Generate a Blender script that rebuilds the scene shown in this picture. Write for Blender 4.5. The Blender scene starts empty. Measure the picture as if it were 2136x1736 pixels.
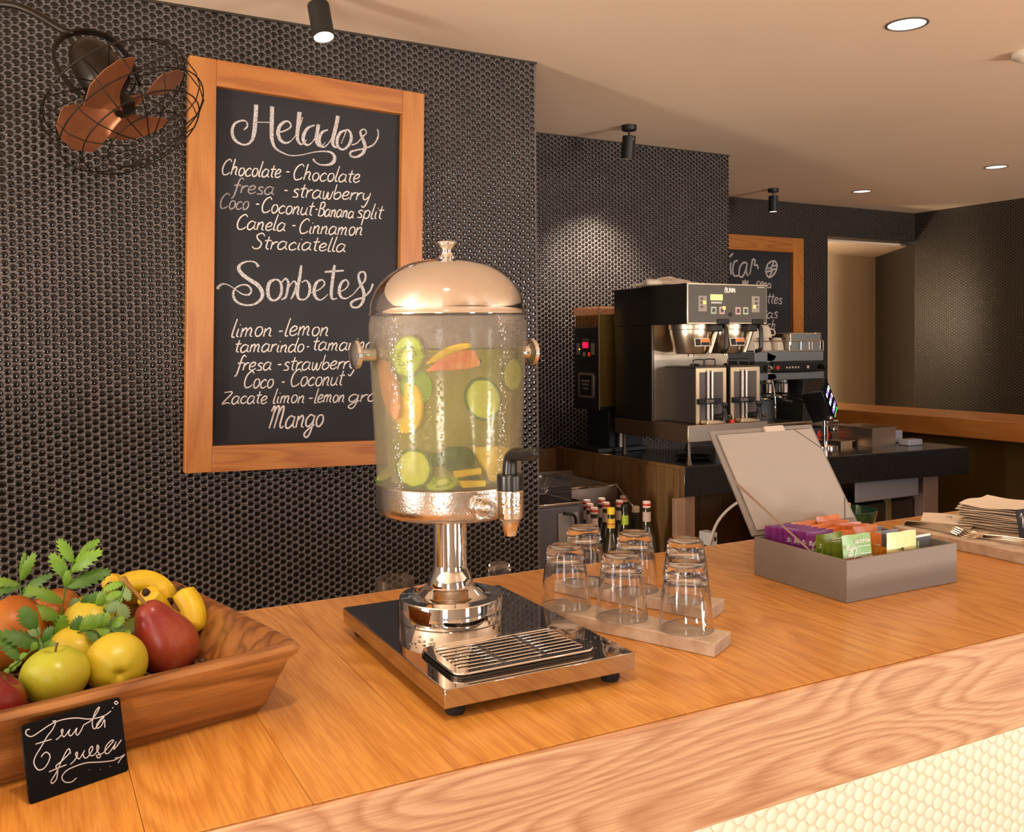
import bpy, math, random
import numpy as np
from mathutils import Vector, Matrix
random.seed(7)
PI = math.pi
scene = bpy.context.scene
COL = scene.collection

# tuning values: exposure, sky, lights, chalkboard placement
EXPOSURE = 0.38
WORLD = 0.35
WINX = ((-2.6, 1.2), (1.4, 0.55), (4.55, 1.8), (7.7, 1.2))
WINP = 50
SIDEP = 35
SPOTP = 26
DOWNP = 22
LEDP = 5.0
BS0 = 0.499
BS1 = 1.209
BZ0 = 1.1505
BZ1 = 2.3105
BFW = 0.074
BROLL = 0.029
CEILFILLP = 125
RECP = 34
BIG=[[0.6666,2.1343,0.0041,0.6762,2.1448,0.0048,0.6745,2.1578,0.0041,0.6615,2.1601,0.0048,0.6426,2.1506,0.0062,0.6341,2.1329,0.0083,0.6345,2.1142,0.009,0.6436,2.1001,0.0083,0.6602,2.0923,0.0055,0.6753,2.0937,0.0055,0.6887,2.1063,0.0076,0.6955,2.1278,0.0118,0.6991,2.1585,0.0118,0.7015,2.1853,0.0118,0.7027,2.21,0.0118],[0.701,2.1595,0.0028,0.7221,2.1617,0.0028,0.7451,2.1634,0.0028],[0.7491,2.2105,0.0118,0.7482,2.1829,0.0118,0.7469,2.1521,0.0118,0.7463,2.1215,0.0111,0.7499,2.1027,0.009,0.7593,2.0883,0.0062,0.7786,2.0785,0.0041,0.8021,2.0729,0.0031,0.834,2.0777,0.0028,0.8703,2.0888,0.0031,0.9029,2.0945,0.0041,0.9255,2.0926,0.0069,0.9356,2.0809,0.0097,0.9312,2.0647,0.0104,0.9146,2.0553,0.0062,0.89,2.0541,0.0041,0.8739,2.0617,0.0048,0.87,2.0692,0.0069],[0.768,2.1371,0.0035,0.7876,2.1449,0.0041,0.8036,2.1581,0.0048,0.7979,2.171,0.0048,0.7841,2.1695,0.0069,0.7702,2.1546,0.0097,0.7652,2.1349,0.0111,0.7715,2.1163,0.0097,0.787,2.1082,0.0062,0.8069,2.1198,0.0028,0.8273,2.1528,0.0021,0.8398,2.1891,0.0028],[0.8301,2.2035,0.0124,0.8277,2.18,0.0124,0.8241,2.1525,0.0118,0.8221,2.129,0.0104,0.8266,2.1139,0.0076,0.8365,2.1091,0.0041,0.8507,2.124,0.0021],[0.8757,2.1695,0.0035,0.8553,2.1596,0.0069,0.8422,2.1388,0.0104,0.8406,2.1192,0.0097,0.8505,2.1084,0.0062,0.8667,2.1178,0.0028,0.8834,2.1468,0.0021],[0.8871,2.1727,0.0104,0.8835,2.1508,0.0104,0.879,2.1268,0.0097,0.8848,2.1117,0.0069,0.895,2.1087,0.0035,0.9074,2.1217,0.0021],[0.9163,2.16,0.0035,0.8977,2.1502,0.0076,0.8892,2.1317,0.0097,0.891,2.1142,0.009,0.9031,2.1075,0.0048,0.9198,2.1229,0.0028,0.9325,2.1478,0.0021],[0.9479,2.2048,0.0118,0.9434,2.1806,0.0118,0.9359,2.1521,0.0118,0.9301,2.1279,0.0111,0.934,2.1124,0.0076,0.9464,2.1096,0.0035],[0.9786,2.1664,0.0048,0.9555,2.1561,0.0076,0.9447,2.1332,0.0097,0.9465,2.1136,0.0083,0.9609,2.105,0.0062,0.9778,2.1165,0.0076,0.9887,2.1375,0.0097,0.9869,2.1573,0.0076,0.9765,2.1662,0.0048,0.9678,2.1474,0.0028,0.957,2.1225,0.0028],[0.9905,2.1217,0.0035,1.0076,2.1293,0.0035,1.0249,2.1491,0.0041,1.0379,2.1624,0.0041,1.0338,2.1721,0.0041,1.0231,2.171,0.0048,1.0187,2.1605,0.0069,1.0269,2.1412,0.0104,1.033,2.1217,0.0111,1.0263,2.101,0.0097,1.0069,2.0872,0.0062,0.9879,2.0875,0.0055,0.986,2.0993,0.0062,1.003,2.1069,0.0048,1.0329,2.1157,0.0048,1.0589,2.1282,0.0048,1.0743,2.1499,0.0048,1.0768,2.1704,0.0041,1.0726,2.1781,0.0028],[0.7012,1.7431,0.009,0.6919,1.7557,0.0048,0.673,1.7582,0.0041,0.654,1.7518,0.0062,0.6444,1.7383,0.0097,0.6535,1.7215,0.0111,0.6758,1.7049,0.0111,0.6984,1.6902,0.0118,0.7114,1.6674,0.0111,0.7053,1.6482,0.0083,0.686,1.6345,0.0055,0.6594,1.6323,0.0055,0.637,1.6416,0.0069,0.628,1.6585,0.0069,0.6321,1.6774,0.0048,0.6491,1.6891,0.0041,0.668,1.6895,0.0048,0.6791,1.6764,0.0055,0.6732,1.663,0.0055,0.6562,1.6627,0.0041,0.6376,1.6738,0.0028,0.6192,1.6866,0.0028,0.6009,1.6919,0.0048,0.5878,1.6841,0.0076,0.584,1.6765,0.009],[0.7488,1.7086,0.0048,0.7331,1.6986,0.0097,0.7269,1.6754,0.0104,0.7323,1.6524,0.009,0.7478,1.6468,0.0055,0.7636,1.6606,0.0076,0.7679,1.6839,0.0083,0.7624,1.7032,0.0062,0.7488,1.7086,0.0048],[0.7682,1.6994,0.0028,0.7802,1.7113,0.0055,0.7879,1.6999,0.0069,0.7856,1.6804,0.0076,0.7792,1.6569,0.0069,0.7654,1.649,0.0028],[0.7876,1.6843,0.0028,0.8038,1.7041,0.0041,0.8123,1.6926,0.0069,0.8052,1.669,0.0069,0.7949,1.6513,0.0041],[0.8277,1.7516,0.0062,0.824,1.7242,0.009,0.8175,1.6927,0.0097,0.815,1.6653,0.0097,0.8208,1.6517,0.0062,0.8388,1.6519,0.0048,0.8512,1.6698,0.0076,0.8516,1.6934,0.0083,0.8418,1.707,0.0041,0.8276,1.7008,0.0028],[0.8573,1.6699,0.0028,0.8839,1.6823,0.0035,0.8985,1.6984,0.0048,0.8905,1.7101,0.0048,0.8741,1.7018,0.0083,0.8655,1.678,0.0104,0.8713,1.6563,0.0083,0.8875,1.6506,0.0041,0.9083,1.6668,0.0028],[0.9304,1.7557,0.0076,0.9258,1.7269,0.0097,0.9211,1.6949,0.0097,0.9186,1.667,0.0097,0.9225,1.6531,0.0055,0.9371,1.6553,0.0028],[0.8991,1.7341,0.0055,0.9259,1.7368,0.0062,0.9593,1.7398,0.0048],[0.9373,1.6713,0.0028,0.9626,1.6838,0.0035,0.9734,1.7,0.0048,0.9652,1.7119,0.0048,0.9503,1.7015,0.0083,0.9437,1.6794,0.0097,0.9497,1.6595,0.0076,0.9664,1.6557,0.0041,0.9877,1.6681,0.0028],[0.9877,1.6681,0.0028,1.0093,1.6927,0.0041,1.0268,1.7134,0.0062,1.0271,1.7336,0.0062,1.0143,1.7373,0.0055,1.0056,1.725,0.0069,1.0116,1.7009,0.0097,1.0219,1.6768,0.0104,1.0193,1.6484,0.0097,1.0041,1.63,0.0062,0.985,1.6298,0.0062,0.9809,1.6418,0.0076,0.9959,1.6521,0.0062,1.0217,1.6606,0.0055,1.0435,1.6812,0.0055,1.0524,1.7018,0.0069]]
WORDS=[["Chocolate", 0.5993, 2.0019, 0.7704, 2.0054, 0.0231, 0], ["-", 0.7834, 2.0126, 0.7964, 2.0129, 0.024, 0], ["Chocolate", 0.8049, 2.0035, 1.0142, 2.0095, 0.024, 0], ["fresa", 0.6297, 1.9525, 0.7512, 1.9533, 0.0233, 1], ["-", 0.7766, 1.9581, 0.7903, 1.9583, 0.0232, 0], ["strawberry", 0.802, 1.9509, 1.0455, 1.9564, 0.0241, 0], ["Coco", 0.5919, 1.9043, 0.6757, 1.9079, 0.0232, 1], ["-", 0.6928, 1.9132, 0.7062, 1.9132, 0.0228, 0], ["Coconut", 0.7098, 1.9001, 0.8652, 1.9015, 0.0237, 0], ["-", 0.8714, 1.9105, 0.8795, 1.9105, 0.0196, 0], ["Banana", 0.8802, 1.9011, 0.9934, 1.9005, 0.0217, 0], ["split", 1.0019, 1.9013, 1.0859, 1.9016, 0.025, 0], ["Canela", 0.6378, 1.8483, 0.7826, 1.851, 0.0234, 0], ["-", 0.7984, 1.8564, 0.8123, 1.8564, 0.0234, 0], ["Cinnamon", 0.8201, 1.8458, 1.0211, 1.8487, 0.0242, 0], ["Straciatella", 0.6812, 1.7957, 0.9665, 1.7969, 0.0237, 0], ["limon", 0.6172, 1.5379, 0.7376, 1.5432, 0.0263, 0], ["-", 0.753, 1.544, 0.7686, 1.5449, 0.0246, 0], ["lemon", 0.7716, 1.5424, 0.9089, 1.5432, 0.0271, 0], ["tamarindo", 0.6267, 1.4967, 0.8313, 1.4953, 0.0225, 0], ["-", 0.8371, 1.4984, 0.8467, 1.4989, 0.0233, 0], ["tamarind", 0.8563, 1.4987, 1.0523, 1.4987, 0.0235, 0], ["fresa", 0.6302, 1.444, 0.7343, 1.4421, 0.0235, 0], ["-", 0.7483, 1.4473, 0.7632, 1.4476, 0.0231, 0], ["strawberry", 0.7662, 1.4407, 0.9936, 1.4411, 0.0241, 0], ["Coco", 0.6501, 1.3927, 0.738, 1.3917, 0.0257, 0], ["-", 0.7591, 1.3947, 0.7716, 1.3949, 0.0246, 0], ["Coconut", 0.7863, 1.3922, 0.951, 1.3923, 0.0264, 0], ["Zacate", 0.5887, 1.3493, 0.7188, 1.3463, 0.0216, 0], ["limon", 0.7341, 1.3439, 0.8313, 1.3439, 0.0221, 0], ["-", 0.8403, 1.3451, 0.8563, 1.3451, 0.0225, 0], ["lemon", 0.8585, 1.3412, 0.9551, 1.341, 0.0226, 0], ["grass", 0.9651, 1.34, 1.1196, 1.337, 0.023, 0], ["Mango", 0.7206, 1.2726, 0.8865, 1.2689, 0.0362, 0]]
BAR=[[4.317,2.064,4.346,2.09],[4.327,2.028,4.324,1.99,4.331,1.948],[4.387,2.044,4.357,2.031,4.344,1.981,4.358,1.942,4.402,1.945],[4.467,2.031,4.435,2.03,4.405,1.993,4.402,1.945,4.428,1.936,4.456,1.975,4.473,2.028,4.464,1.975,4.48,1.942],[4.522,2.059,4.508,2.005,4.495,1.952,4.512,2.015,4.525,2.054,4.545,2.05,4.538,2.018,4.564,2.019,4.571,1.993],[4.697,2.05,4.661,2.027,4.644,1.98,4.661,1.944,4.693,1.944,4.733,1.978,4.747,2.022,4.731,2.049,4.697,2.05],[4.717,2.043,4.693,2.006,4.701,1.982,4.677,1.947],[4.657,2.0,4.693,2.003],[4.653,1.976,4.696,1.986],[4.706,2.016,4.744,2.024],[4.701,1.992,4.739,1.998],[4.428,1.893,4.454,1.886,4.479,1.894],[4.438,1.893,4.434,1.907,4.451,1.898,4.454,1.915,4.461,1.898,4.48,1.908,4.473,1.894]]
BARW=[["cena", 4.555, 1.883, 4.693, 1.864, 0.031, 0], ["paquettes", 4.415, 1.777, 4.794, 1.758, 0.041, 0], ["tostas", 4.479, 1.672, 4.754, 1.659, 0.041, 0], ["sandwich", 4.389, 1.6, 4.732, 1.588, 0.034, 0]]
CARD=[[0.0072,0.0656,0.0041,0.0654,0.0038,0.0618,0.008,0.0587,0.0151,0.0607,0.0241,0.064,0.0314,0.0654,0.0394,0.0653,0.0497,0.0633,0.0592,0.0595,0.0674,0.0579,0.0759,0.0581,0.0822,0.0605],[0.0275,0.0666,0.0306,0.0658,0.0268,0.0595,0.0215,0.0547,0.0153,0.0471,0.0091,0.0396,0.0077,0.0338,0.0109,0.0276,0.0163,0.0278,0.0207,0.0327,0.022,0.0371,0.0192,0.041,0.016,0.0398,0.0143,0.038],[0.0106,0.0509,0.018,0.051,0.025,0.0509],[0.0288,0.0493,0.0321,0.0507,0.0353,0.0538,0.0358,0.0568,0.0343,0.0557,0.0353,0.0505,0.0373,0.0503,0.0422,0.0549,0.0406,0.0513,0.0423,0.0488,0.0459,0.0513,0.0486,0.0542,0.0472,0.0501,0.0487,0.0476,0.0524,0.051,0.0553,0.055,0.0622,0.0571,0.0688,0.0627,0.0717,0.0673,0.0677,0.0646,0.0639,0.0574,0.0632,0.051,0.0654,0.0487,0.0711,0.0537,0.0748,0.0567,0.0727,0.0565,0.0675,0.0522,0.0671,0.0484,0.0714,0.0494,0.075,0.0542,0.0745,0.0468],[0.0196,0.0229,0.0268,0.0236,0.0356,0.0243],[0.0401,0.0329,0.0398,0.0374,0.0369,0.0363,0.0313,0.0285,0.0256,0.02,0.0207,0.0145,0.0216,0.0119,0.0254,0.0145,0.0273,0.0218,0.0263,0.0261,0.0321,0.029,0.0398,0.0338],[0.0391,0.0235,0.0429,0.0255,0.0462,0.0293,0.0462,0.0325,0.0447,0.0306,0.0467,0.0263,0.0487,0.0265,0.0535,0.0319,0.0514,0.0284,0.053,0.0247,0.056,0.0253,0.0607,0.0304,0.0603,0.0334,0.0574,0.0306,0.0581,0.0255,0.0618,0.0251,0.0665,0.0294,0.0656,0.0329,0.0647,0.0283,0.0673,0.0225,0.0654,0.0207,0.0637,0.0237,0.0701,0.0241,0.0775,0.0292,0.0813,0.0322,0.0788,0.033,0.0732,0.0289,0.0721,0.0235,0.0754,0.0224,0.0816,0.0279,0.0837,0.0306,0.0803,0.0242,0.084,0.0264,0.0889,0.0307],[0.0432,0.0097,0.0385,0.0075,0.0327,0.0093,0.0303,0.0144,0.035,0.0189,0.044,0.0203,0.0545,0.0199,0.0666,0.0166,0.0782,0.0142,0.0843,0.0148],[0.0806,0.0158,0.0852,0.015,0.0904,0.016,0.0868,0.0138,0.0829,0.0102],[0.0554,0.0132,0.0555,0.0128],[0.0658,0.0099,0.066,0.0095],[0.075,0.0099,0.0753,0.0096],[0.0841,0.0635,0.0843,0.0627,0.0846,0.0633],[0.0883,0.0684,0.0898,0.0663,0.0879,0.0652,0.0865,0.0673,0.0883,0.0684]]
# ------------------------------------------------------------------ camera
cam_d = bpy.data.cameras.new('camera'); cam = bpy.data.objects.new('camera', cam_d); COL.objects.link(cam)
cam_d.sensor_fit = 'HORIZONTAL'; cam_d.sensor_width = 36.0
cam_d.lens = 36.0 * 1946.4 / 2136.0
cam_d.shift_x = 0.0; cam_d.shift_y = -97.9 / 2136.0
cam_d.clip_start = 0.02; cam_d.clip_end = 100
cam.matrix_world = Matrix(((0.8853, 0.0225, -0.4645, 0), (-0.4649, 0.0217, -0.8851, 0), (-0.0098, 0.9995, 0.0297, 1.52), (0, 0, 0, 1)))
cam_loc = Vector((0, 0, 1.52))
scene.camera = cam

# ------------------------------------------------------------------ colour management, world
scene.view_settings.view_transform = 'Standard'
scene.view_settings.look = 'None'
scene.view_settings.gamma = 1.0
scene.view_settings.use_curve_mapping = False
scene.view_settings.exposure = EXPOSURE
scene.cycles.max_bounces = 14; scene.cycles.transmission_bounces = 12; scene.cycles.transparent_max_bounces = 24
scene.cycles.diffuse_bounces = 4; scene.cycles.glossy_bounces = 5
scene.cycles.sample_clamp_indirect = 6.0
scene.cycles.blur_glossy = 0.5
world = bpy.data.worlds.new('world'); scene.world = world; world.use_nodes = True
wn = world.node_tree.nodes; bgn = wn['Background']
bgn.inputs[0].default_value = (0.78, 0.86, 1.0, 1); bgn.inputs[1].default_value = WORLD

def area(name, loc, target, sx, sy, power, color):
    l = bpy.data.lights.new(name, 'AREA'); l.shape = 'RECTANGLE'; l.size = sx; l.size_y = sy
    l.energy = power; l.color = color
    o = bpy.data.objects.new(name, l); COL.objects.link(o); o.location = loc
    o.rotation_euler = (Vector(target) - Vector(loc)).to_track_quat('-Z', 'Z').to_euler()
    return o
def spot(name, loc, target, power, color, size=0.9, blend=0.6, rad=0.03):
    l = bpy.data.lights.new(name, 'SPOT'); l.energy = power; l.color = color
    l.spot_size = size; l.spot_blend = blend; l.shadow_soft_size = rad
    o = bpy.data.objects.new(name, l); COL.objects.link(o); o.location = loc
    o.rotation_euler = (Vector(target) - Vector(loc)).to_track_quat('-Z', 'Y').to_euler()
    return o
# daylight in the window openings behind the viewer (right behind the panes of window_1..5)
for i, (xc, wd) in enumerate(WINX):
    area('window_daylight', (xc, -3.12, 1.70), (xc, 0.5, 1.70 - 0.6), wd, 1.1, WINP * wd, (0.93, 0.95, 1.0))        # sky light
    area('ceiling_fill', (xc, -3.14, 0.55), (xc, 0.5, 0.55 + 4.2), wd, 0.5, CEILFILLP * wd, (1.0, 0.88, 0.72))         # fill light added low at the window, aimed up to brighten the ceiling
area('side_daylight', (-4.47, 0.4, 1.5), (0.5, 1.0, 1.2), 1.9, 1.5, SIDEP, (0.93, 0.95, 1.0))
area('side_ceiling_fill', (-4.48, 0.4, 0.55), (-0.5, 0.8, 4.5), 1.9, 0.5, CEILFILLP * 2, (1.0, 0.88, 0.72))  # same upward fill added at the side opening for the ceiling

# ------------------------------------------------------------------ helpers
class MB:
    def __init__(s): s.v = []; s.f = []
    def add(s, vs, fs):
        o = len(s.v); s.v += [tuple(p) for p in vs]; s.f += [tuple(o + i for i in f) for f in fs]; return s
    def box(s, x0, x1, y0, y1, z0, z1, M=None):
        vs = [Vector(p) for p in ((x0,y0,z0),(x1,y0,z0),(x1,y1,z0),(x0,y1,z0),(x0,y0,z1),(x1,y0,z1),(x1,y1,z1),(x0,y1,z1))]
        if M: vs = [M @ p for p in vs]
        return s.add(vs, [(0,3,2,1),(4,5,6,7),(0,1,5,4),(1,2,6,5),(2,3,7,6),(3,0,4,7)])
    def prism(s, poly, z0, z1, M=None):
        n = len(poly)
        vs = [Vector((p[0], p[1], z0)) for p in poly] + [Vector((p[0], p[1], z1)) for p in poly]
        if M: vs = [M @ p for p in vs]
        return s.add(vs, [tuple(range(n - 1, -1, -1)), tuple(range(n, 2 * n))] + [(i, (i + 1) % n, n + (i + 1) % n, n + i) for i in range(n)])
    def lathe(s, prof, M=None, seg=48, closed=False):
        # prof: (r, z) pairs from bottom to top; r=0 ends are welded into one vertex
        vs = []; rings = []
        for r, z in prof:
            if r < 1e-6: rings.append([len(vs)]); vs.append(Vector((0, 0, z)))
            else:
                rings.append(list(range(len(vs), len(vs) + seg)))
                vs += [Vector((r * math.cos(2*PI*k/seg), r * math.sin(2*PI*k/seg), z)) for k in range(seg)]
        fs = []
        pairs = list(zip(rings, rings[1:])) + ([(rings[-1], rings[0])] if closed else [])
        for a, b in pairs:
            for k in range(seg):
                k2 = (k + 1) % seg
                if len(a) == 1 and len(b) == 1: continue
                if len(a) == 1: fs.append((a[0], b[k2], b[k]))
                elif len(b) == 1: fs.append((a[k], a[k2], b[0]))
                else: fs.append((a[k], a[k2], b[k2], b[k]))
        if M: vs = [M @ p for p in vs]
        return s.add(vs, fs)
    def tube(s, pts, r, seg=10, M=None, cap=True):
        pts = [Vector(p) for p in pts]; n = len(pts)
        rr = r if isinstance(r, (list, tuple)) else [r] * n
        vs = []; up = None
        for i, p in enumerate(pts):
            d = (pts[min(i + 1, n - 1)] - pts[max(i - 1, 0)]).normalized()
            if up is None:
                up = d.orthogonal().normalized()
            else:
                up = (up - d * up.dot(d))
                up = up.normalized() if up.length > 1e-6 else d.orthogonal().normalized()
            sd = d.cross(up)
            vs += [p + (up * math.cos(2*PI*k/seg) + sd * math.sin(2*PI*k/seg)) * rr[i] for k in range(seg)]
        fs = [(i*seg + k, i*seg + (k+1) % seg, (i+1)*seg + (k+1) % seg, (i+1)*seg + k) for i in range(n-1) for k in range(seg)]
        if cap: fs += [tuple(range(seg - 1, -1, -1)), tuple(range((n-1)*seg, n*seg))]
        if M: vs = [M @ p for p in vs]
        return s.add(vs, fs)
    def build(s, name, m, parent=None, smooth=None, bevel=0, loc=None, seg=2):
        me = bpy.data.meshes.new(name); me.from_pydata(s.v, [], s.f); me.update()
        o = bpy.data.objects.new(name, me); COL.objects.link(o)
        if m: me.materials.append(m)
        if smooth is not None:
            me.polygons.foreach_set('use_smooth', [True] * len(me.polygons))
            if smooth < 180: me.set_sharp_from_angle(angle=math.radians(smooth))
        if bevel:
            b = o.modifiers.new('bevel', 'BEVEL'); b.width = bevel; b.segments = seg; b.limit_method = 'ANGLE'; b.angle_limit = math.radians(40)
            me.polygons.foreach_set('use_smooth', [True] * len(me.polygons)); me.set_sharp_from_angle(angle=math.radians(50))
        if parent: o.parent = parent
        if loc is not None: o.location = loc
        return o
def Box(x0, x1, y0, y1, z0, z1, M=None): return MB().box(x0, x1, y0, y1, z0, z1, M)
def tag(o, label=None, cat=None, group=None, kind=None):
    if label: o['label'] = label
    if cat: o['category'] = cat
    if group: o['group'] = group
    if kind: o['kind'] = kind
    return o
def thing(name, label, cat, loc=(0,0,0), rotz=0, group=None):
    o = bpy.data.objects.new(name, None); COL.objects.link(o); o.empty_display_size = 0.05
    o.location = loc; o.rotation_euler = (0, 0, rotz)
    return tag(o, label, cat, group)
def dup(root, loc=None, rot=None, label=None, name=None):
    r = root.copy(); COL.objects.link(r)
    if loc is not None: r.location = loc
    if rot is not None: r.rotation_euler = rot
    if label: r['label'] = label
    for ch in list(root.children):
        c = ch.copy(); COL.objects.link(c); c.parent = r
        for g in list(ch.children):
            d = g.copy(); COL.objects.link(d); d.parent = c
    return r
def T_(x, y, z): return Matrix.Translation((x, y, z))
def R_(a, ax): return Matrix.Rotation(a, 4, ax)
def along(p, d):   # matrix: local z -> direction d at point p
    return Matrix.Translation(p) @ Vector(d).to_track_quat('Z', 'Y').to_matrix().to_4x4()
def smooth_curve(pts, n=6):
    P = [np.array(p, float) for p in pts]
    if len(P) < 3: return [tuple(p) for p in P]
    P = [2*P[0]-P[1]] + P + [2*P[-1]-P[-2]]; out = []
    for i in range(1, len(P) - 2):
        for k in range(n):
            t = k / n; a, b, c, d = P[i-1], P[i], P[i+1], P[i+2]
            out.append(tuple(0.5*((2*b)+(-a+c)*t+(2*a-5*b+4*c-d)*t*t+(-a+3*b-3*c+d)*t**3)))
    out.append(tuple(P[-2])); return out

# wall frame: the back walls stand 1.86 degrees off the counter's axis
DW = 0.0325
MW = R_(DW, 'Z')
def WF(s, t, z): return MW @ Vector((s, t, z))

# ------------------------------------------------------------------ materials
def mat(name, col, rough=0.5, metal=0.0, coat=0.0, bump=0.0, bscale=60.0, var=0.0, vscale=8.0, spec=0.5, trans=0.0, ior=1.45, emit=None, estr=0.0, alpha=1.0, sss=0.0, coords='Object', aniso=None, col2=None, rvar=0.0, tint=None):
    m = bpy.data.materials.new(name); m.use_nodes = True; nt = m.node_tree; N = nt.nodes; L = nt.links
    b = N['Principled BSDF']; c4 = tuple(col) + (1,)
    b.inputs['Base Color'].default_value = c4; b.inputs['Roughness'].default_value = rough
    b.inputs['Metallic'].default_value = metal; b.inputs['Coat Weight'].default_value = coat
    b.inputs['Coat Roughness'].default_value = 0.08
    b.inputs['Specular IOR Level'].default_value = spec; b.inputs['Transmission Weight'].default_value = trans
    b.inputs['IOR'].default_value = ior; b.inputs['Alpha'].default_value = alpha
    if sss: b.inputs['Subsurface Weight'].default_value = sss; b.inputs['Subsurface Scale'].default_value = 0.01; b.inputs['Subsurface Radius'].default_value = (1, .6, .3)
    if emit: b.inputs['Emission Color'].default_value = tuple(emit) + (1,); b.inputs['Emission Strength'].default_value = estr
    tc = N.new('ShaderNodeTexCoord')
    src = tc.outputs[coords]
    if aniso:
        mp = N.new('ShaderNodeMapping'); mp.inputs['Scale'].default_value = aniso; L.new(src, mp.inputs[0]); src = mp.outputs[0]
    if var or rvar:
        n = N.new('ShaderNodeTexNoise'); n.inputs['Scale'].default_value = vscale; n.inputs['Detail'].default_value = 5; L.new(src, n.inputs['Vector'])
        if var:
            mx = N.new('ShaderNodeMix'); mx.data_type = 'RGBA'
            c2 = col2 if col2 else tuple(x * (1 - var) for x in col)
            mx.inputs[6].default_value = c4; mx.inputs[7].default_value = tuple(c2) + (1,)
            cr = N.new('ShaderNodeMapRange'); cr.inputs[1].default_value = 0.35; cr.inputs[2].default_value = 0.65
            L.new(n.outputs[0], cr.inputs[0]); L.new(cr.outputs[0], mx.inputs[0]); L.new(mx.outputs[2], b.inputs['Base Color'])
        if rvar:
            mr = N.new('ShaderNodeMapRange'); mr.inputs[1].default_value = 0.3; mr.inputs[2].default_value = 0.7
            mr.inputs[3].default_value = max(0, rough - rvar); mr.inputs[4].default_value = rough + rvar
            L.new(n.outputs[0], mr.inputs[0]); L.new(mr.outputs[0], b.inputs['Roughness'])
    if bump:
        n2 = N.new('ShaderNodeTexNoise'); n2.inputs['Scale'].default_value = bscale; n2.inputs['Detail'].default_value = 3; L.new(src, n2.inputs['Vector'])
        bp = N.new('ShaderNodeBump'); bp.inputs['Strength'].default_value = bump; bp.inputs['Distance'].default_value = 0.002
        L.new(n2.outputs[0], bp.inputs['Height']); L.new(bp.outputs[0], b.inputs['Normal'])
    return m
def wood(name, c1, c2, axis='Y', along_s=1.2, across=9.0, rings=7.0, rough=0.35, coat=0.25, c3=None, rnd=True, pore=0.35, ringmix=0.8):
    m = bpy.data.materials.new(name); m.use_nodes = True; nt = m.node_tree; N = nt.nodes; L = nt.links
    b = N['Principled BSDF']; b.inputs['Roughness'].default_value = rough; b.inputs['Coat Weight'].default_value = coat; b.inputs['Coat Roughness'].default_value = 0.18
    tc = N.new('ShaderNodeTexCoord'); src = tc.outputs['Object']
    oi = N.new('ShaderNodeObjectInfo')
    add = N.new('ShaderNodeVectorMath'); add.operation = 'ADD'
    if rnd:
        cm = N.new('ShaderNodeVectorMath'); cm.operation = 'SCALE'; cm.inputs[0].default_value = (37., 53., 71.); L.new(oi.outputs['Random'], cm.inputs['Scale'])
        L.new(src, add.inputs[0]); L.new(cm.outputs[0], add.inputs[1])
    else: L.new(src, add.inputs[0])
    sc = {'X': (along_s, across, across), 'Y': (across, along_s, across), 'Z': (across, across, along_s)}[axis]
    mp = N.new('ShaderNodeMapping'); mp.inputs['Scale'].default_value = sc; L.new(add.outputs[0], mp.inputs[0])
    n1 = N.new('ShaderNodeTexNoise'); n1.inputs['Scale'].default_value = 1.0; n1.inputs['Detail'].default_value = 1.6; n1.inputs['Roughness'].default_value = 0.45; L.new(mp.outputs[0], n1.inputs['Vector'])
    mu = N.new('ShaderNodeMath'); mu.operation = 'MULTIPLY'; mu.inputs[1].default_value = rings * 4; L.new(n1.outputs[0], mu.inputs[0])
    fr = N.new('ShaderNodeMath'); fr.operation = 'FRACT'; L.new(mu.outputs[0], fr.inputs[0])
    ramp = N.new('ShaderNodeValToRGB'); e = ramp.color_ramp.elements
    e[0].position = 0.0; e[0].color = (0, 0, 0, 1); e[1].position = 1.0; e[1].color = (0, 0, 0, 1)
    q = ramp.color_ramp.elements.new(0.72); q.color = (1, 1, 1, 1)
    q = ramp.color_ramp.elements.new(0.35); q.color = (0.25, 0.25, 0.25, 1)
    L.new(fr.outputs[0], ramp.inputs[0])
    # fine pores
    f = 22.0
    sp = {'X': (14., 340., 340.), 'Y': (340., 14., 340.), 'Z': (340., 340., 14.)}[axis]
    mp2 = N.new('ShaderNodeMapping'); mp2.inputs['Scale'].default_value = sp; L.new(add.outputs[0], mp2.inputs[0])
    n2 = N.new('ShaderNodeTexNoise'); n2.inputs['Scale'].default_value = 1.0; n2.inputs['Detail'].default_value = 3; L.new(mp2.outputs[0], n2.inputs['Vector'])
    mr = N.new('ShaderNodeMapRange'); mr.inputs[1].default_value = 0.42; mr.inputs[2].default_value = 0.62; L.new(n2.outputs[0], mr.inputs[0])
    mx = N.new('ShaderNodeMix'); mx.data_type = 'RGBA'; mx.inputs[6].default_value = tuple(c1)+(1,); mx.inputs[7].default_value = tuple(c2)+(1,)
    rm = N.new('ShaderNodeMath'); rm.operation = 'MULTIPLY'; rm.inputs[1].default_value = ringmix; L.new(ramp.outputs[0], rm.inputs[0]); L.new(rm.outputs[0], mx.inputs[0])
    mx2 = N.new('ShaderNodeMix'); mx2.data_type = 'RGBA'; mx2.blend_type = 'MULTIPLY'
    pm = N.new('ShaderNodeMath'); pm.operation = 'MULTIPLY'; pm.inputs[1].default_value = pore; L.new(mr.outputs[0], pm.inputs[0]); L.new(pm.outputs[0], mx2.inputs[0])
    L.new(mx.outputs[2], mx2.inputs[6]); mx2.inputs[7].default_value = (0.72, 0.6, 0.5, 1)
    # slow tone change, and board to board
    n3 = N.new('ShaderNodeTexNoise'); n3.inputs['Scale'].default_value = 0.5; L.new(mp.outputs[0], n3.inputs['Vector'])
    mx3 = N.new('ShaderNodeMix'); mx3.data_type = 'RGBA'
    c3 = c3 or tuple(x * y for x, y in zip(c1, (0.9, 0.78, 0.7)))
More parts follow.
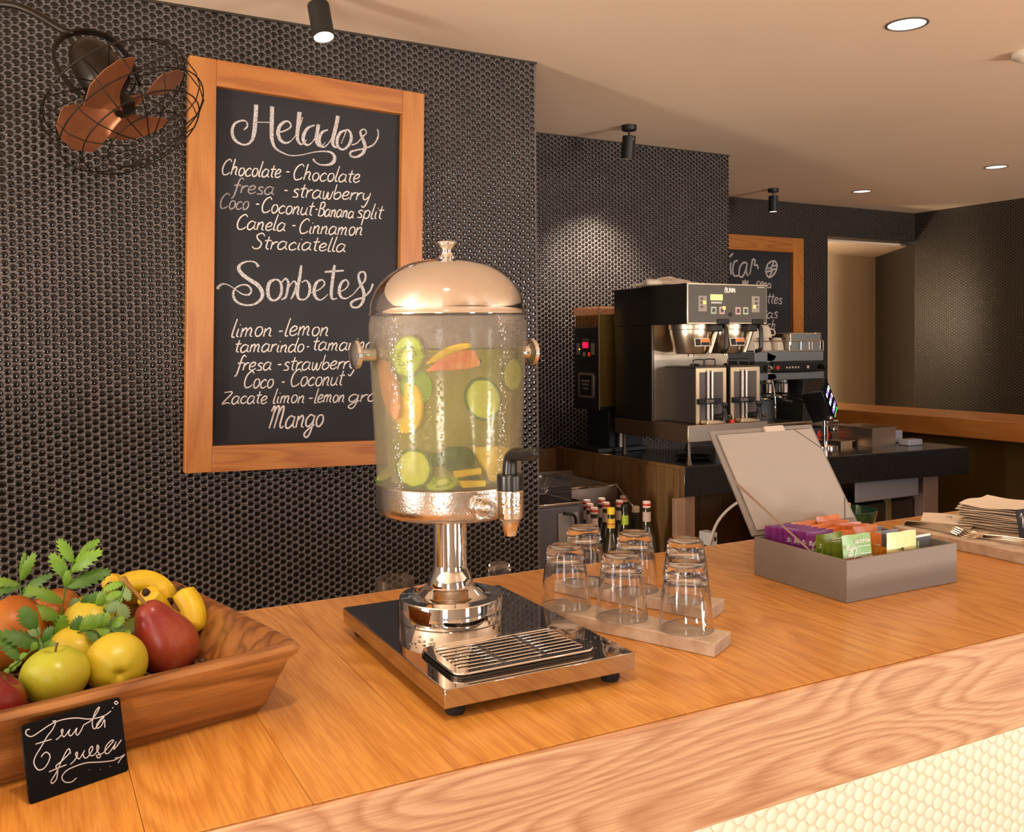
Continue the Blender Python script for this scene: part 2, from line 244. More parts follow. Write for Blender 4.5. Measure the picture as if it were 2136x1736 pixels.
    sm = N.new('ShaderNodeMath'); sm.operation = 'MULTIPLY'; sm.inputs[1].default_value = 0.8; L.new(n3.outputs[0], sm.inputs[0])
    if rnd:
        sm2 = N.new('ShaderNodeMath'); sm2.operation = 'MULTIPLY'; L.new(oi.outputs['Random'], sm2.inputs[0]); sm2.inputs[1].default_value = 0.55
        sm3 = N.new('ShaderNodeMath'); sm3.operation = 'ADD'; L.new(sm2.outputs[0], sm3.inputs[0])
        sm.inputs[1].default_value = 0.45; L.new(sm.outputs[0], sm3.inputs[1]); L.new(sm3.outputs[0], mx3.inputs[0])
    else: L.new(sm.outputs[0], mx3.inputs[0])
    L.new(mx2.outputs[2], mx3.inputs[6])
    mmul = N.new('ShaderNodeMix'); mmul.data_type = 'RGBA'; mmul.blend_type = 'MULTIPLY'; mmul.inputs[0].default_value = 1.0
    L.new(mx2.outputs[2], mmul.inputs[6]); mmul.inputs[7].default_value = (c3[0]/c1[0], c3[1]/c1[1], c3[2]/c1[2], 1)
    L.new(mmul.outputs[2], mx3.inputs[7])
    L.new(mx3.outputs[2], b.inputs['Base Color'])
    bp = N.new('ShaderNodeBump'); bp.inputs['Strength'].default_value = 0.12; bp.inputs['Distance'].default_value = 0.001; bp.invert = True
    L.new(mr.outputs[0], bp.inputs['Height']); L.new(bp.outputs[0], b.inputs['Normal'])
    return m
def thinglass(name, tint=(1, 1, 1), fog=0.0, fogcol=(0.9, 0.9, 0.85), rough=0.03, drops=False, refl=1.0, fogmap=None, glow=0.0):
    m = bpy.data.materials.new(name); m.use_nodes = True; nt = m.node_tree; N = nt.nodes; L = nt.links
    out = N['Material Output']; N.remove(N['Principled BSDF'])
    tr = N.new('ShaderNodeBsdfTransparent'); tr.inputs[0].default_value = tuple(tint)+(1,)
    gl = N.new('ShaderNodeBsdfGlossy'); gl.inputs['Roughness'].default_value = rough
    fz = N.new('ShaderNodeFresnel'); fz.inputs[0].default_value = 1.45
    mx = N.new('ShaderNodeMixShader'); 
    fm = N.new('ShaderNodeMath'); fm.operation = 'MULTIPLY'; fm.inputs[1].default_value = refl; L.new(fz.outputs[0], fm.inputs[0]); L.new(fm.outputs[0], mx.inputs[0])
    L.new(tr.outputs[0], mx.inputs[1]); L.new(gl.outputs[0], mx.inputs[2])
    last = mx
    if fog > 0:
        df = N.new('ShaderNodeBsdfDiffuse'); df.inputs[0].default_value = tuple(fogcol)+(1,)
        tl = N.new('ShaderNodeBsdfTranslucent'); tl.inputs[0].default_value = tuple(fogcol)+(1,)
        m1 = N.new('ShaderNodeMixShader'); m1.inputs[0].default_value = 0.5; L.new(df.outputs[0], m1.inputs[1]); L.new(tl.outputs[0], m1.inputs[2])
        m2 = N.new('ShaderNodeMixShader'); m2.inputs[0].default_value = fog; L.new(last.outputs[0], m2.inputs[1]); L.new(m1.outputs[0], m2.inputs[2])
        tc = N.new('ShaderNodeTexCoord')
        if drops:
            mp = N.new('ShaderNodeMapping'); mp.inputs['Scale'].default_value = (1, 1, 0.22); L.new(tc.outputs['Object'], mp.inputs[0])
            n = N.new('ShaderNodeTexNoise'); n.inputs['Scale'].default_value = 90; n.inputs['Detail'].default_value = 3; L.new(mp.outputs[0], n.inputs['Vector'])
            mr = N.new('ShaderNodeMapRange'); mr.inputs[1].default_value = 0.38; mr.inputs[2].default_value = 0.62; mr.inputs[3].default_value = fog * 0.8; mr.inputs[4].default_value = min(1, fog * 1.2)
            L.new(n.outputs[0], mr.inputs[0]); L.new(mr.outputs[0], m2.inputs[0])
            vo = N.new('ShaderNodeTexVoronoi'); vo.inputs['Scale'].default_value = 230; L.new(tc.outputs['Object'], vo.inputs['Vector'])
            v2 = N.new('ShaderNodeMapRange'); v2.inputs[1].default_value = 0.0; v2.inputs[2].default_value = 0.45; v2.inputs[3].default_value = 1; v2.inputs[4].default_value = 0; L.new(vo.outputs['Distance'], v2.inputs[0])
            bp = N.new('ShaderNodeBump'); bp.inputs['Strength'].default_value = 0.5; bp.inputs['Distance'].default_value = 0.0012; L.new(v2.outputs[0], bp.inputs['Height'])
            L.new(bp.outputs[0], gl.inputs['Normal']); L.new(bp.outputs[0], df.inputs['Normal'])
        last = m2
    L.new(last.outputs[0], out.inputs[0])
    return m

M = {}
M['tile'] = mat('black_glazed_tile', (0.007, 0.005, 0.004), rough=0.06, spec=0.62, rvar=0.02, vscale=25, coords='Object')
M['grout'] = mat('grey_grout', (0.130, 0.108, 0.104), rough=0.9, var=0.25, vscale=12, bump=0.3, bscale=300)
M['white_tile'] = mat('white_glazed_tile', (0.74, 0.67, 0.57), rough=0.3)
M['white_grout'] = mat('white_grout', (0.68, 0.58, 0.46), rough=0.9)
M['ceiling'] = mat('ceiling_paint', (0.90, 0.71, 0.545), rough=0.5, spec=0.3, var=0.04, vscale=1.5, bump=0.05, bscale=6)
M['tan_paint'] = mat('tan_wall_paint', (0.62, 0.45, 0.27), rough=0.85, bump=0.1, bscale=150)
M['dark_wall'] = mat('dark_brown_wall', (0.03, 0.022, 0.015), rough=0.5)
M['floor'] = mat('floor_stone', (0.62, 0.46, 0.33), rough=0.45, var=0.3, vscale=3)
M['room_paint'] = mat('taupe_room_paint', (0.34, 0.30, 0.26), rough=0.8)
M['wood_top'] = wood('oak_top', (0.78, 0.40, 0.10), (0.56, 0.235, 0.04), 'Y', 1.5, 8.0, 3.6, rough=0.26, coat=0.35, c3=(0.72, 0.32, 0.055), pore=0.55, ringmix=0.6)
M['wood_front'] = wood('oak_front', (0.66, 0.42, 0.25), (0.45, 0.225, 0.11), 'X', 1.4, 7.5, 6.5, rough=0.42, coat=0.15, c3=(0.56, 0.32, 0.18), pore=0.6, rnd=False, ringmix=0.85)
M['wood_frame_v'] = wood('frame_wood_upright', (0.50, 0.205, 0.045), (0.40, 0.135, 0.022), 'Z', 1.0, 10.0, 1.9, rough=0.4, coat=0.15, pore=0.3)
M['wood_frame_h'] = wood('frame_wood_rail', (0.50, 0.205, 0.045), (0.34, 0.11, 0.02), 'X', 1.4, 12.0, 1.9, rough=0.4, coat=0.15, pore=0.3)
M['bowl_wood'] = wood('acacia_wood', (0.46, 0.22, 0.07), (0.17, 0.06, 0.014), 'X', 3.0, 26.0, 0.9, rough=0.36, coat=0.25, c3=(0.30, 0.11, 0.025), pore=0.5, ringmix=0.85)
M['brown_panel'] = wood('brown_cabinet', (0.19, 0.105, 0.035), (0.12, 0.06, 0.018), 'Z', 1.5, 14.0, 1.2, rough=0.5, coat=0.0)
M['chalk_black'] = mat('chalkboard', (0.017, 0.0165, 0.021), rough=0.8, var=0.3, vscale=5, col2=(0.024, 0.023, 0.028), bump=0.05, bscale=200)
def chalk(name, col, lo):
    m = mat(name, col, rough=0.95)
    nt = m.node_tree; N = nt.nodes; L = nt.links; b = N['Principled BSDF']
    n = N.new('ShaderNodeTexNoise'); n.inputs['Scale'].default_value = 420; n.inputs['Detail'].default_value = 2
    tc = N.new('ShaderNodeTexCoord'); L.new(tc.outputs['Object'], n.inputs['Vector'])
    mr = N.new('ShaderNodeMapRange'); mr.inputs[1].default_value = 0.35; mr.inputs[2].default_value = 0.62; mr.inputs[3].default_value = lo; mr.inputs[4].default_value = 1
    L.new(n.outputs[0], mr.inputs[0]); L.new(mr.outputs[0], b.inputs['Alpha'])
    return m
M['chalk'] = chalk('white_chalk', (0.62, 0.57, 0.56), 0.35)
M['chalk_thin'] = chalk('white_chalk_pen', (0.72, 0.66, 0.62), 0.75)
M['chalk_faint'] = chalk('faint_chalk', (0.42, 0.38, 0.38), 0.35)
M['chrome'] = mat('polished_steel', (0.80, 0.78, 0.75), rough=0.045, metal=1.0)
M['chrome_wet'] = mat('wet_polished_steel', (0.74, 0.71, 0.67), rough=0.10, metal=1.0, bump=0.25, bscale=330)
M['steel'] = mat('brushed_steel', (0.62, 0.56, 0.49), rough=0.28, metal=1.0, aniso=(1, 1, 30), bump=0.08, bscale=40)
M['dark_steel'] = mat('dark_steel', (0.10, 0.085, 0.07), rough=0.35, metal=0.8)
M['black_plastic'] = mat('black_plastic', (0.012, 0.011, 0.011), rough=0.3)
M['black_matte'] = mat('black_powder_coat', (0.014, 0.013, 0.012), rough=0.5)
M['rubber'] = mat('rubber', (0.012, 0.012, 0.014), rough=0.75)
M['glass'] = mat('clear_glass', (1, 1, 1), rough=0.0, trans=1.0, ior=1.48)
M['stone'] = mat('travertine', (0.62, 0.51, 0.41), rough=0.7, var=0.35, vscale=45, col2=(0.46, 0.35, 0.26), bump=0.35, bscale=130)
M['granite'] = mat('black_granite', (0.012, 0.011, 0.012), rough=0.12, var=0.6, vscale=300, col2=(0.018, 0.016, 0.016))
M['bunn_side'] = mat('black_side_panel', (0.012, 0.010, 0.008), rough=0.32, spec=0.5)
M['panel_grey'] = mat('control_panel_grey', (0.075, 0.062, 0.052), rough=0.4)
M['box_grey'] = mat('grey_beige_leatherette', (0.245, 0.218, 0.198), rough=0.62, bump=0.5, bscale=700, var=0.06, vscale=300)
M['ribbon'] = mat('satin_ribbon', (0.40, 0.28, 0.23), rough=0.4)
M['beige_paper'] = mat('napkin_paper', (0.80, 0.70, 0.60), rough=0.85, bump=0.25, bscale=90)
M['lamp_glow'] = mat('lamp_face', (0.9, 0.8, 0.7), rough=0.4, emit=(1.0, 0.82, 0.66), estr=5.0)

# ================================================================== ROOM
CEIL = 2.465
tag(Box(-4.5, 9.5, -3.4, 7.5, -0.12, 0.0).build('floor', M['floor']), kind='structure')
tag(Box(-4.5, 9.5, -3.4, 7.5, CEIL, CEIL + 0.15).build('ceiling', M['ceiling']), kind='structure')

def tile_template(r, h, seg=11):
    vs = []; fs = []
    rings = [(r, 0.0), (r * 0.93, h * 0.62), (r * 0.6, h * 0.93)]
    for rr, z in rings: vs += [(rr * math.cos(2*PI*k/seg), rr * math.sin(2*PI*k/seg), z) for k in range(seg)]
    vs.append((0, 0, h))
    for a in range(2):
        for k in range(seg): fs.append((a*seg+k, a*seg+(k+1) % seg, (a+1)*seg+(k+1) % seg, (a+1)*seg+k))
    for k in range(seg): fs.append((2*seg+k, 2*seg+(k+1) % seg, 3*seg))
    return vs, fs
def penny(parent, s0, s1, z0, z1, t, m, flip=1, pitch=0.0215, nparts=300, avoid=None, r=0.00935, h=0.0021):
    """tiles in the local frame of parent: s along X, z up, face towards -Y at y=t"""
    vs, fs = tile_template(r, h)
    # template local: x,z in plane, bump towards -y
    base = [(v[0], -v[2], v[1]) for v in vs]
    me = bpy.data.meshes.new('tile'); me.from_pydata(base, [], fs); me.materials.append(m); me.update()
    me.polygons.foreach_set('use_smooth', [True] * len(me.polygons))
    cs = pitch * 0.866; pos = []; c = 0; s = s0
    rnd = random.Random(3)
    while s <= s1 + 1e-6:
        z = z1 - r - 0.002 - (pitch / 2 if c % 2 else 0)
        while z > z0 + r:
            if not (avoid and any(a0 < s < a1 and b0 < z < b1 for a0, a1, b0, b1 in avoid)):
                pos.append((s + rnd.uniform(-.0004, .0004), z + rnd.uniform(-.0004, .0004)))
            z -= pitch
        s += cs; c += 1
    W = parent.matrix_basis
    def key(p):
        d = (W @ Vector((p[0], t, p[1]))) - cam_loc
        return d.length
    def inview(p):
        q = cam.matrix_world.inverted() @ (W @ Vector((p[0], t, p[1])))
        if q.z > -0.1: return False
        u = 1068 + 1946.4 * q.x / -q.z; v = 770 - 1946.4 * q.y / -q.z
        return 5 < u < 2130 and 5 < v < 1730
    vis = [p for p in pos if inview(p)]
    vis.sort(key=key)
    near = set(vis[:nparts])
    for p in vis[:nparts]:
        o = bpy.data.objects.new('tile', me); COL.objects.link(o); o.parent = parent; o.location = (p[0], t, p[1])
        o.rotation_euler = (rnd.uniform(-.03, .03), 0, rnd.uniform(-.03, .03))
    rest = [p for p in pos if p not in near]
    B = np.array(base); nb = len(B); P = np.array([(p[0], t, p[1]) for p in rest])
    if len(P):
        rs = np.random.RandomState(4)
        tilt = rs.uniform(-.03, .03, (len(P), 2))
        V = B[None] + P[:, None]
        V[:, :, 1] += B[None, :, 0] * tilt[:, :1] + B[None, :, 2] * tilt[:, 1:]
        F = [tuple(i + k * nb for i in f) for k in range(len(P)) for f in fs]
        m2 = bpy.data.meshes.new('tile_field'); m2.from_pydata(V.reshape(-1, 3).tolist(), [], F); m2.materials.append(m); m2.update()
        m2.polygons.foreach_set('use_smooth', [True] * len(m2.polygons))
        o = bpy.data.objects.new('tile_field', m2); COL.objects.link(o); o.parent = parent; o['kind'] = 'stuff'
def wallobj(name, x0, x1, y0, y1, z0, z1, m):
    o = Box(x0, x1, y0, y1, z0, z1).build(name, m); o.rotation_euler = (0, 0, DW); o.matrix_basis = MW.copy(); return tag(o, kind='structure')
wallA = wallobj('wall_left', -4.6, 1.652, 2.733, 3.9, 0.0, CEIL, M['grout'])
penny(wallA, -0.30, 1.645, 0.55, CEIL, 2.733, M['tile'])
wallobj('trim_3', -0.3, 1.656, 2.728, 2.7329, CEIL - .007, CEIL, M['dark_wall']); wallobj('trim_4', 1.656, 3.356, 3.633, 3.6379, CEIL - .007, CEIL, M['dark_wall'])
wallB = wallobj('wall_middle', 1.652, 3.352, 3.638, 5.2, 0.0, CEIL, M['grout'])
penny(wallB, 1.668, 3.348, 0.95, CEIL, 3.638, M['tile'])

# tiles smaller than ten pixels: hexagon-packed round tiles by material on the far walls
def far_tiles(name, ax):
    m = bpy.data.materials.new(name); m.use_nodes = True; nt = m.node_tree; N = nt.nodes; L = nt.links; b = N['Principled BSDF']
    tc = N.new('ShaderNodeTexCoord'); sx = N.new('ShaderNodeSeparateXYZ'); L.new(tc.outputs['Object'], sx.inputs[0])
    def mth(op, a, bb=None, c=None):
        n = N.new('ShaderNodeMath'); n.operation = op
        for i, q in enumerate((a, bb, c)):
            if q is None: continue
            if isinstance(q, (int, float)): n.inputs[i].default_value = q
            else: L.new(q, n.inputs[i])
        return n.outputs[0]
    s = sx.outputs[ax]; z = sx.outputs['Z']; p = 0.0215; cs = p * 0.866
    def dist(os, oz):
        a = mth('DIVIDE', mth('ADD', s, os + 50 * cs * 2), cs * 2); fa = mth('MULTIPLY', mth('SUBTRACT', mth('FRACT', a), 0.5), cs * 2)
        c = mth('DIVIDE', mth('ADD', z, oz + 50 * p), p); fc = mth('MULTIPLY', mth('SUBTRACT', mth('FRACT', c), 0.5), p)
        return mth('SQRT', mth('ADD', mth('MULTIPLY', fa, fa), mth('MULTIPLY', fc, fc)))
    d = mth('MINIMUM', dist(0, 0), dist(cs, p / 2))
    mask = mth('LESS_THAN', d, 0.0093)
    mx = N.new('ShaderNodeMix'); mx.data_type = 'RGBA'; L.new(mask, mx.inputs[0]); mx.inputs[6].default_value = (0.085, 0.066, 0.056, 1); mx.inputs[7].default_value = (0.011, 0.009, 0.007, 1)
    L.new(mx.outputs[2], b.inputs['Base Color'])
    mr = N.new('ShaderNodeMapRange'); L.new(mask, mr.inputs[0]); mr.inputs[3].default_value = 0.9; mr.inputs[4].default_value = 0.38; L.new(mr.outputs[0], b.inputs['Roughness'])
    h = N.new('ShaderNodeMapRange'); L.new(d, h.inputs[0]); h.inputs[1].default_value = 0.0; h.inputs[2].default_value = 0.0096; h.inputs[3].default_value = 1; h.inputs[4].default_value = 0
    sq = mth('SQRT', h.outputs[0])
    bp = N.new('ShaderNodeBump'); bp.inputs['Strength'].default_value = 0.5; bp.inputs['Distance'].default_value = 0.0015; L.new(sq, bp.inputs['Height']); L.new(bp.outputs[0], b.inputs['Normal'])
    return m
M['far_x'] = far_tiles('small_round_tiles_x', 'X'); M['far_y'] = far_tiles('small_round_tiles_y', 'Y')
wallobj('wall_back', 3.352, 5.255, 4.69, 4.84, 0.0, CEIL, M['far_x'])
wallobj('wall_lintel', 5.255, 6.20, 4.69, 6.2, 2.25, CEIL, M['far_x'])
# recess: painted back wall and soffit
wallobj('wall_recess', 3.6, 7.6, 5.62, 5.8, 0.0, 2.25, M['tan_paint'])
wallobj('trim_1', 3.6, 7.0, 4.845, 5.62, 2.235, 2.2495, M['ceiling'])
# splayed right-hand side of the recess
rs = MB().prism([(6.20, 4.69), (6.785, 5.46), (6.9, 5.62), (7.6, 5.62), (7.6, 4.2), (6.20, 4.2)], 0.0, CEIL).build('wall_right', M['far_y']); rs.matrix_basis = MW.copy(); tag(rs, kind='structure')
wr = wallobj('wall_right_long', 6.20, 6.4, -3.0, 4.2, 0.0, CEIL, M['far_y'])

rl_ = bpy.data.lights.new('recess_fill', 'POINT'); rl_.energy = RECP; rl_.color = (1.0, 0.78, 0.52); rl_.shadow_soft_size = 0.08  # unseen point light added behind the wall to brighten the recess
ro = bpy.data.objects.new('recess_fill', rl_); COL.objects.link(ro); ro.location = WF(4.75, 5.2, 1.7)
# window wall behind the viewer: piers, sill, head, mullions and panes
for i, (xc, wd) in enumerate(WINX):
    fr = MB()
    for k in range(5):
        xx = xc - wd / 2 + wd * k / 4
        fr.box(xx - 0.03, xx + 0.03, -3.06, -2.98, 0.3, 2.3)
    for zz in (0.3, 1.75, 2.3): fr.box(xc - wd / 2 - 0.03, xc + wd / 2 + 0.03, -3.06, -2.98, zz - 0.03, zz + 0.03)
    f = tag(fr.build('window_%d' % (i + 1), M['black_matte']), kind='structure')
    Box(xc - wd / 2, xc + wd / 2, -3.025, -3.015, 0.3, 2.3).build('pane', thinglass('window_glass') if i == 0 else bpy.data.materials['window_glass'], f)
edges = [-4.5] + [q for xc, wd in WINX for q in (xc - wd / 2, xc + wd / 2)] + [9.5]
wb = MB()
for a, b_ in zip(edges[0::2], edges[1::2]): wb.box(a, b_, -3.2, -3.0, 0, CEIL)
for xc, wd in WINX: wb.box(xc - wd/2, xc + wd/2, -3.2, -3.0, 0, 0.3); wb.box(xc - wd/2, xc + wd/2, -3.2, -3.0, 2.3, CEIL)
tag(wb.build('wall_front', M['room_paint']), kind='structure')
ws = MB().box(-4.5, -4.4, -3.2, -0.6, 0, CEIL).box(-4.5, -4.4, 1.4, 3.0, 0, CEIL).box(-4.5, -4.4, -0.6, 1.4, 0, 0.3).box(-4.5, -4.4, -0.6, 1.4, 2.3, CEIL)
tag(ws.build('wall_side', M['room_paint']), kind='structure')
fr = MB()
for k in range(4): fr.box(-4.40, -4.32, -0.6 + 2*k/3 - 0.03, -0.6 + 2*k/3 + 0.03, 0.3, 2.3)
tag(fr.build('window_side', M['black_matte']), kind='structure')

# ================================================================== MAIN BAR COUNTER
bar = thing('bar_counter', 'long oak topped bar counter with white tiled front running the width of the room', 'counter', (0, 0, 0))
Y0, Y1, ZT, ZB = 0.823, 1.492, 1.10, 0.965
MB().box(-1.2, 4.32, Y0, Y0 + 0.007, ZB, ZT - .0004).build('fascia', M['wood_front'], bar, bevel=0.0035)
seams = [0.0845 - 0.1417 * k for k in range(9, 0, -1)] + [0.0845, 0.2262, 0.3685, 0.508, 0.6525, 0.794, 0.93, 1.060, 1.2092, 1.345, 1.478]
while seams[-1] < 4.2: seams.append(seams[-1] + 0.1417)
rp = random.Random(5)
split = {5: 1.19, 13: 1.31, 14: 1.02, 17: 1.15, 19: 1.25}
for i, (a, b_) in enumerate(zip(seams, seams[1:])):
    ya = [Y0 + 0.0072, Y1 - 0.006]
    if (i - 8) in split: ya = [ya[0], split[i - 8], ya[1]]
    for p, q in zip(ya, ya[1:]):
        g = 0.00022
        MB().box(a + g - (a+b_)/2, b_ - g - (a+b_)/2, p + g, q - g, ZT - 0.03, ZT - rp.uniform(0, .0003)).build('plank', M['wood_top'], bar, bevel=0.0005, loc=((a+b_)/2, 0, 0))
MB().box(-1.2, 4.32, Y1 - 0.0055, Y1, ZB, ZT - .0004).build('back_edge', M['wood_front'], bar, bevel=0.003)
Box(-1.2, 4.32, Y0 + 0.03, Y1 - 0.03, ZB, ZT - 0.031).build('substrate', M['dark_wall'], bar)
Box(-1.2, 4.32, 0.945, 1.42, 0.0, ZB).build('base', M['white_grout'], bar)
penny(bar, -0.1, 1.75, 0.55, ZB - 0.004, 0.945, M['white_tile'], pitch=0.0215, r=0.0106, h=0.0024)
led = bpy.data.objects.new('led_strip', None)
MB().box(-1.2, 4.32, 0.852, 0.872, 0.957, 0.9645).build('light_strip', mat('led_strip_glow', (1, .9, .75), emit=(1.0, 0.80, 0.56), estr=LEDP), bar)
bpy.data.objects.remove(led)

# ================================================================== BACK BAR
bb = MB().prism([(2.243, 2.855), (3.70, 2.705), (3.80, 4.80), (3.46, 4.80), (3.40, 3.744), (2.17, 3.70)], 0.915, 1.033).build('granite_counter', M['granite'], bevel=0.004)
tag(bb, 'black granite back bar counter top under the coffee machines', 'counter')
cb = thing('back_bar_cabinet', 'brown panelled cabinet carrying the black granite counter top', 'cabinet', (0, 0, 0))
MB().prism([(2.235, 2.857), (2.243, 2.857), (2.243, 2.90), (2.18, 3.70), (2.15, 3.70)], 0.0, 1.034).build('side_panel', M['brown_panel'], cb)
for q in range(4):
    y = 2.87 + q * 0.21
    Box(0, 0.0035, 0, 0.20, 0.02, 1.02, T_(2.2275 - (y - 2.87) * 0.0862, y, 0) @ R_(0.093, 'Z')).build('panel', M['brown_panel'], cb, bevel=0.001)
Box(2.26, 3.66, 3.40, 3.44, 0, 0.915).build('back_panel', M['brown_panel'], cb)
Box(2.25, 2.30, 2.865, 2.90, 0, 0.915).build('post', mat('pinkish_post', (0.28, 0.17, 0.11), 0.5), cb, bevel=0.002)
Box(2.185, 2.232, 2.835, 2.86, 0, 0.915).build('post', bpy.data.materials['pinkish_post'], cb, bevel=0.002)
Box(3.525, 3.62, 2.80, 2.86, 0, 0.915).build('post', mat('grey_pink_post', (0.22, 0.15, 0.13), 0.5), cb, bevel=0.002)
Box(3.33, 3.355, 2.83, 2.85, 0, 0.83).build('rail', mat('olive_rail', (0.16, 0.12, 0.05), 0.5), cb)
Box(3.094, 3.478, 2.79, 2.80, 0.826, 0.91).build('door', mat('grey_blue_panel', (0.20, 0.20, 0.23), 0.55, bump=.1), cb, bevel=0.002)
Box(2.95, 3.5, 2.84, 3.2, 0.0, 0.80).build('door', M['dark_wall'], cb)
s = thing('cable_hose', 'pale curved hose under the black granite counter', 'hose', (0, 0, 0))
MB().tube(smooth_curve([(2.30, 2.80, 0.70), (2.36, 2.80, 0.82), (2.46, 2.80, 0.885), (2.58, 2.82, 0.90), (2.66, 2.84, 0.86)]), 0.006, 8).build('hose', mat('pale_hose', (0.45, 0.42, 0.38), 0.5), s, smooth=180)
so = thing('power_outlet', 'small white double power outlet below the black granite counter', 'outlet', (2.335, 2.80, 0.752))
Box(-0.02, 0.02, 0, 0.06, -0.025, 0.025).build('cover_plate', mat('outlet_plate', (0.5, 0.5, 0.5), 0.5), so, bevel=0.002)
for dx in (-0.009, 0.009): Box(dx - 0.004, dx + 0.004, -0.002, 0.001, -0.008, 0.008).build('socket', M['black_plastic'], so)
lp = Box(-0.62, 0.0, -0.03, 0.0, 0.0, 1.03).build('trim_2', M['brown_panel']); lp.matrix_basis = MW @ T_(2.29, 3.634, 0); tag(lp, kind='structure')

# wood counter at the far right
wc = thing('far_counter', 'far oak bar counter running towards the viewer in front of the dark tiled right wall', 'counter'); wc.matrix_basis = MW.copy()
Box(4.385, 4.845, -0.6, 4.68, 1.002, 1.10).build('top', wood('oak_far', (0.66, 0.30, 0.08), (0.52, 0.20, 0.045), 'Y', 1.0, 9.0, 1.6, rough=0.35), wc, bevel=0.004)
Box(4.50, 4.80, -0.6, 4.68, 0, 1.002).build('base', mat('olive_brown_tile', (0.085, 0.052, 0.014), 0.35, bump=0.3, bscale=40), wc)

# ================================================================== LIGHT FITTINGS
def spotlight(loc, aim, label, pw=1.0, ang=1.0):
    t = thing('spotlight', label, 'light', loc, 0, 'black cylinder spotlights on the ceiling')
    MB().lathe([(0, -0.022), (0.031, -0.022), (0.033, -0.018), (0.033, 0.0), (0, 0.0)], seg=32).build('mount', M['black_matte'], t, smooth=40)
    MB().tube([(0, 0, -0.02), (0, 0, -0.05)], 0.004, 8).build('stem', M['black_matte'], t, smooth=60)
    d = Vector(aim).normalized(); A = Vector((0, 0, -0.045))
    Mx = along(A, d)
    MB().lathe([(0, 0), (0.026, 0), (0.029, 0.003), (0.029, 0.098), (0.0265, 0.10), (0.0255, 0.085), (0, 0.085)], Mx, 40).build('housing', M['black_matte'], t, smooth=40)
    MB().lathe([(0, 0.087), (0.024, 0.0865), (0.0245, 0.0945), (0.0255, 0.097), (0.0235, 0.0925), (0, 0.0915)], Mx, 32).build('lens', M['lamp_glow'], t, smooth=60)
    MB().lathe([(0, -0.001), (0.003, -0.001), (0.003, 0.002), (0, 0.002)], along(A + Vector((0, -0.029, -0.02)), (0, -1, 0)), 12).build('screw', M['steel'], t)
    p = Vector(loc) + A + d * 0.115
    spot('spot_beam', p, p + d, SPOTP * pw, (1.0, 0.84, 0.70), ang, 0.9, 0.02)
    return t
spotlight((0.717, 2.4545, CEIL), (0.06, -0.31, -1.0), 'black cylinder spotlight above the large chalkboard, its lit face showing', 0.6)
spotlight((2.389, 3.42, CEIL), (0.0, 0.16, -1.0), 'black cylinder spotlight in front of the middle tiled wall above the grinder', 3.4, 1.65)
spotlight((4.211, 4.46, CEIL), (0.02, 0.02, -1.0), 'farthest black cylinder spotlight above the small chalkboard')
def downlight(loc, r, label, pw=1.0):
    t = thing('downlight', label, 'light', loc, 0, 'round recessed downlights in the ceiling')
    MB().lathe([(r, 0), (r, -0.002), (r * 0.93, -0.004), (r * 0.88, -0.002), (r * 0.88, 0)], None, 40, closed=True).build('trim_ring', M['ring'], t, smooth=50)
    MB().lathe([(0, -0.0008), (r * 0.88, -0.0008), (r * .88, -0.0002), (0, -0.0002)], None, 40).build('diffuser', M['down_glow'], t)
    spot('down_beam', (loc[0], loc[1], loc[2] - 0.02), (loc[0], loc[1], 0), DOWNP * pw, (1.0, 0.80, 0.58), 2.2, 0.8, 0.05)
M['ring'] = mat('downlight_ring', (0.10, 0.085, 0.07), 0.4); M['down_glow'] = mat('downlight_face', (0.9, 0.8, 0.75), emit=(1, 0.84, 0.74), estr=0.9)
downlight((2.384, 1.959, CEIL), 0.062, 'nearest round recessed downlight, with a dark ring, above the bar')
downlight((4.823, 3.368, CEIL), 0.062, 'round recessed downlight above the far wooden counter', 0.3)
downlight((4.814, 4.297, CEIL), 0.062, 'farthest round recessed downlight near the dark corner', 0.3)
for q in ((0.2, 0.5, 'round recessed downlight right above the near end of the bar, out of the photo'), (-1.6, 0.9, 'round recessed downlight left of the viewer, out of the photo'), (1.8, -0.6, 'round recessed downlight over the seats before the tea box, out of the photo'), (4.2, 0.6, 'round recessed downlight above the far end of the bar, out of the photo'), (-0.8, -1.6, 'round recessed downlight near the windows at the left, out of the photo'), (3.6, -1.8, 'round recessed downlight near the windows at the right, out of the photo')):
    downlight((q[0], q[1], CEIL), 0.062, q[2])
sd = thing('smoke_detector', 'small white smoke detector at the right edge of the ceiling', 'detector', (2.99, 1.975, CEIL))
MB().lathe([(0, -0.034), (0.022, -0.034), (0.030, -0.026), (0.045, -0.02), (0.05, -0.014), (0.05, 0), (0, 0)], seg=32).build('cover', mat('detector_white', (0.7, 0.62, 0.52), 0.5), sd, smooth=40)

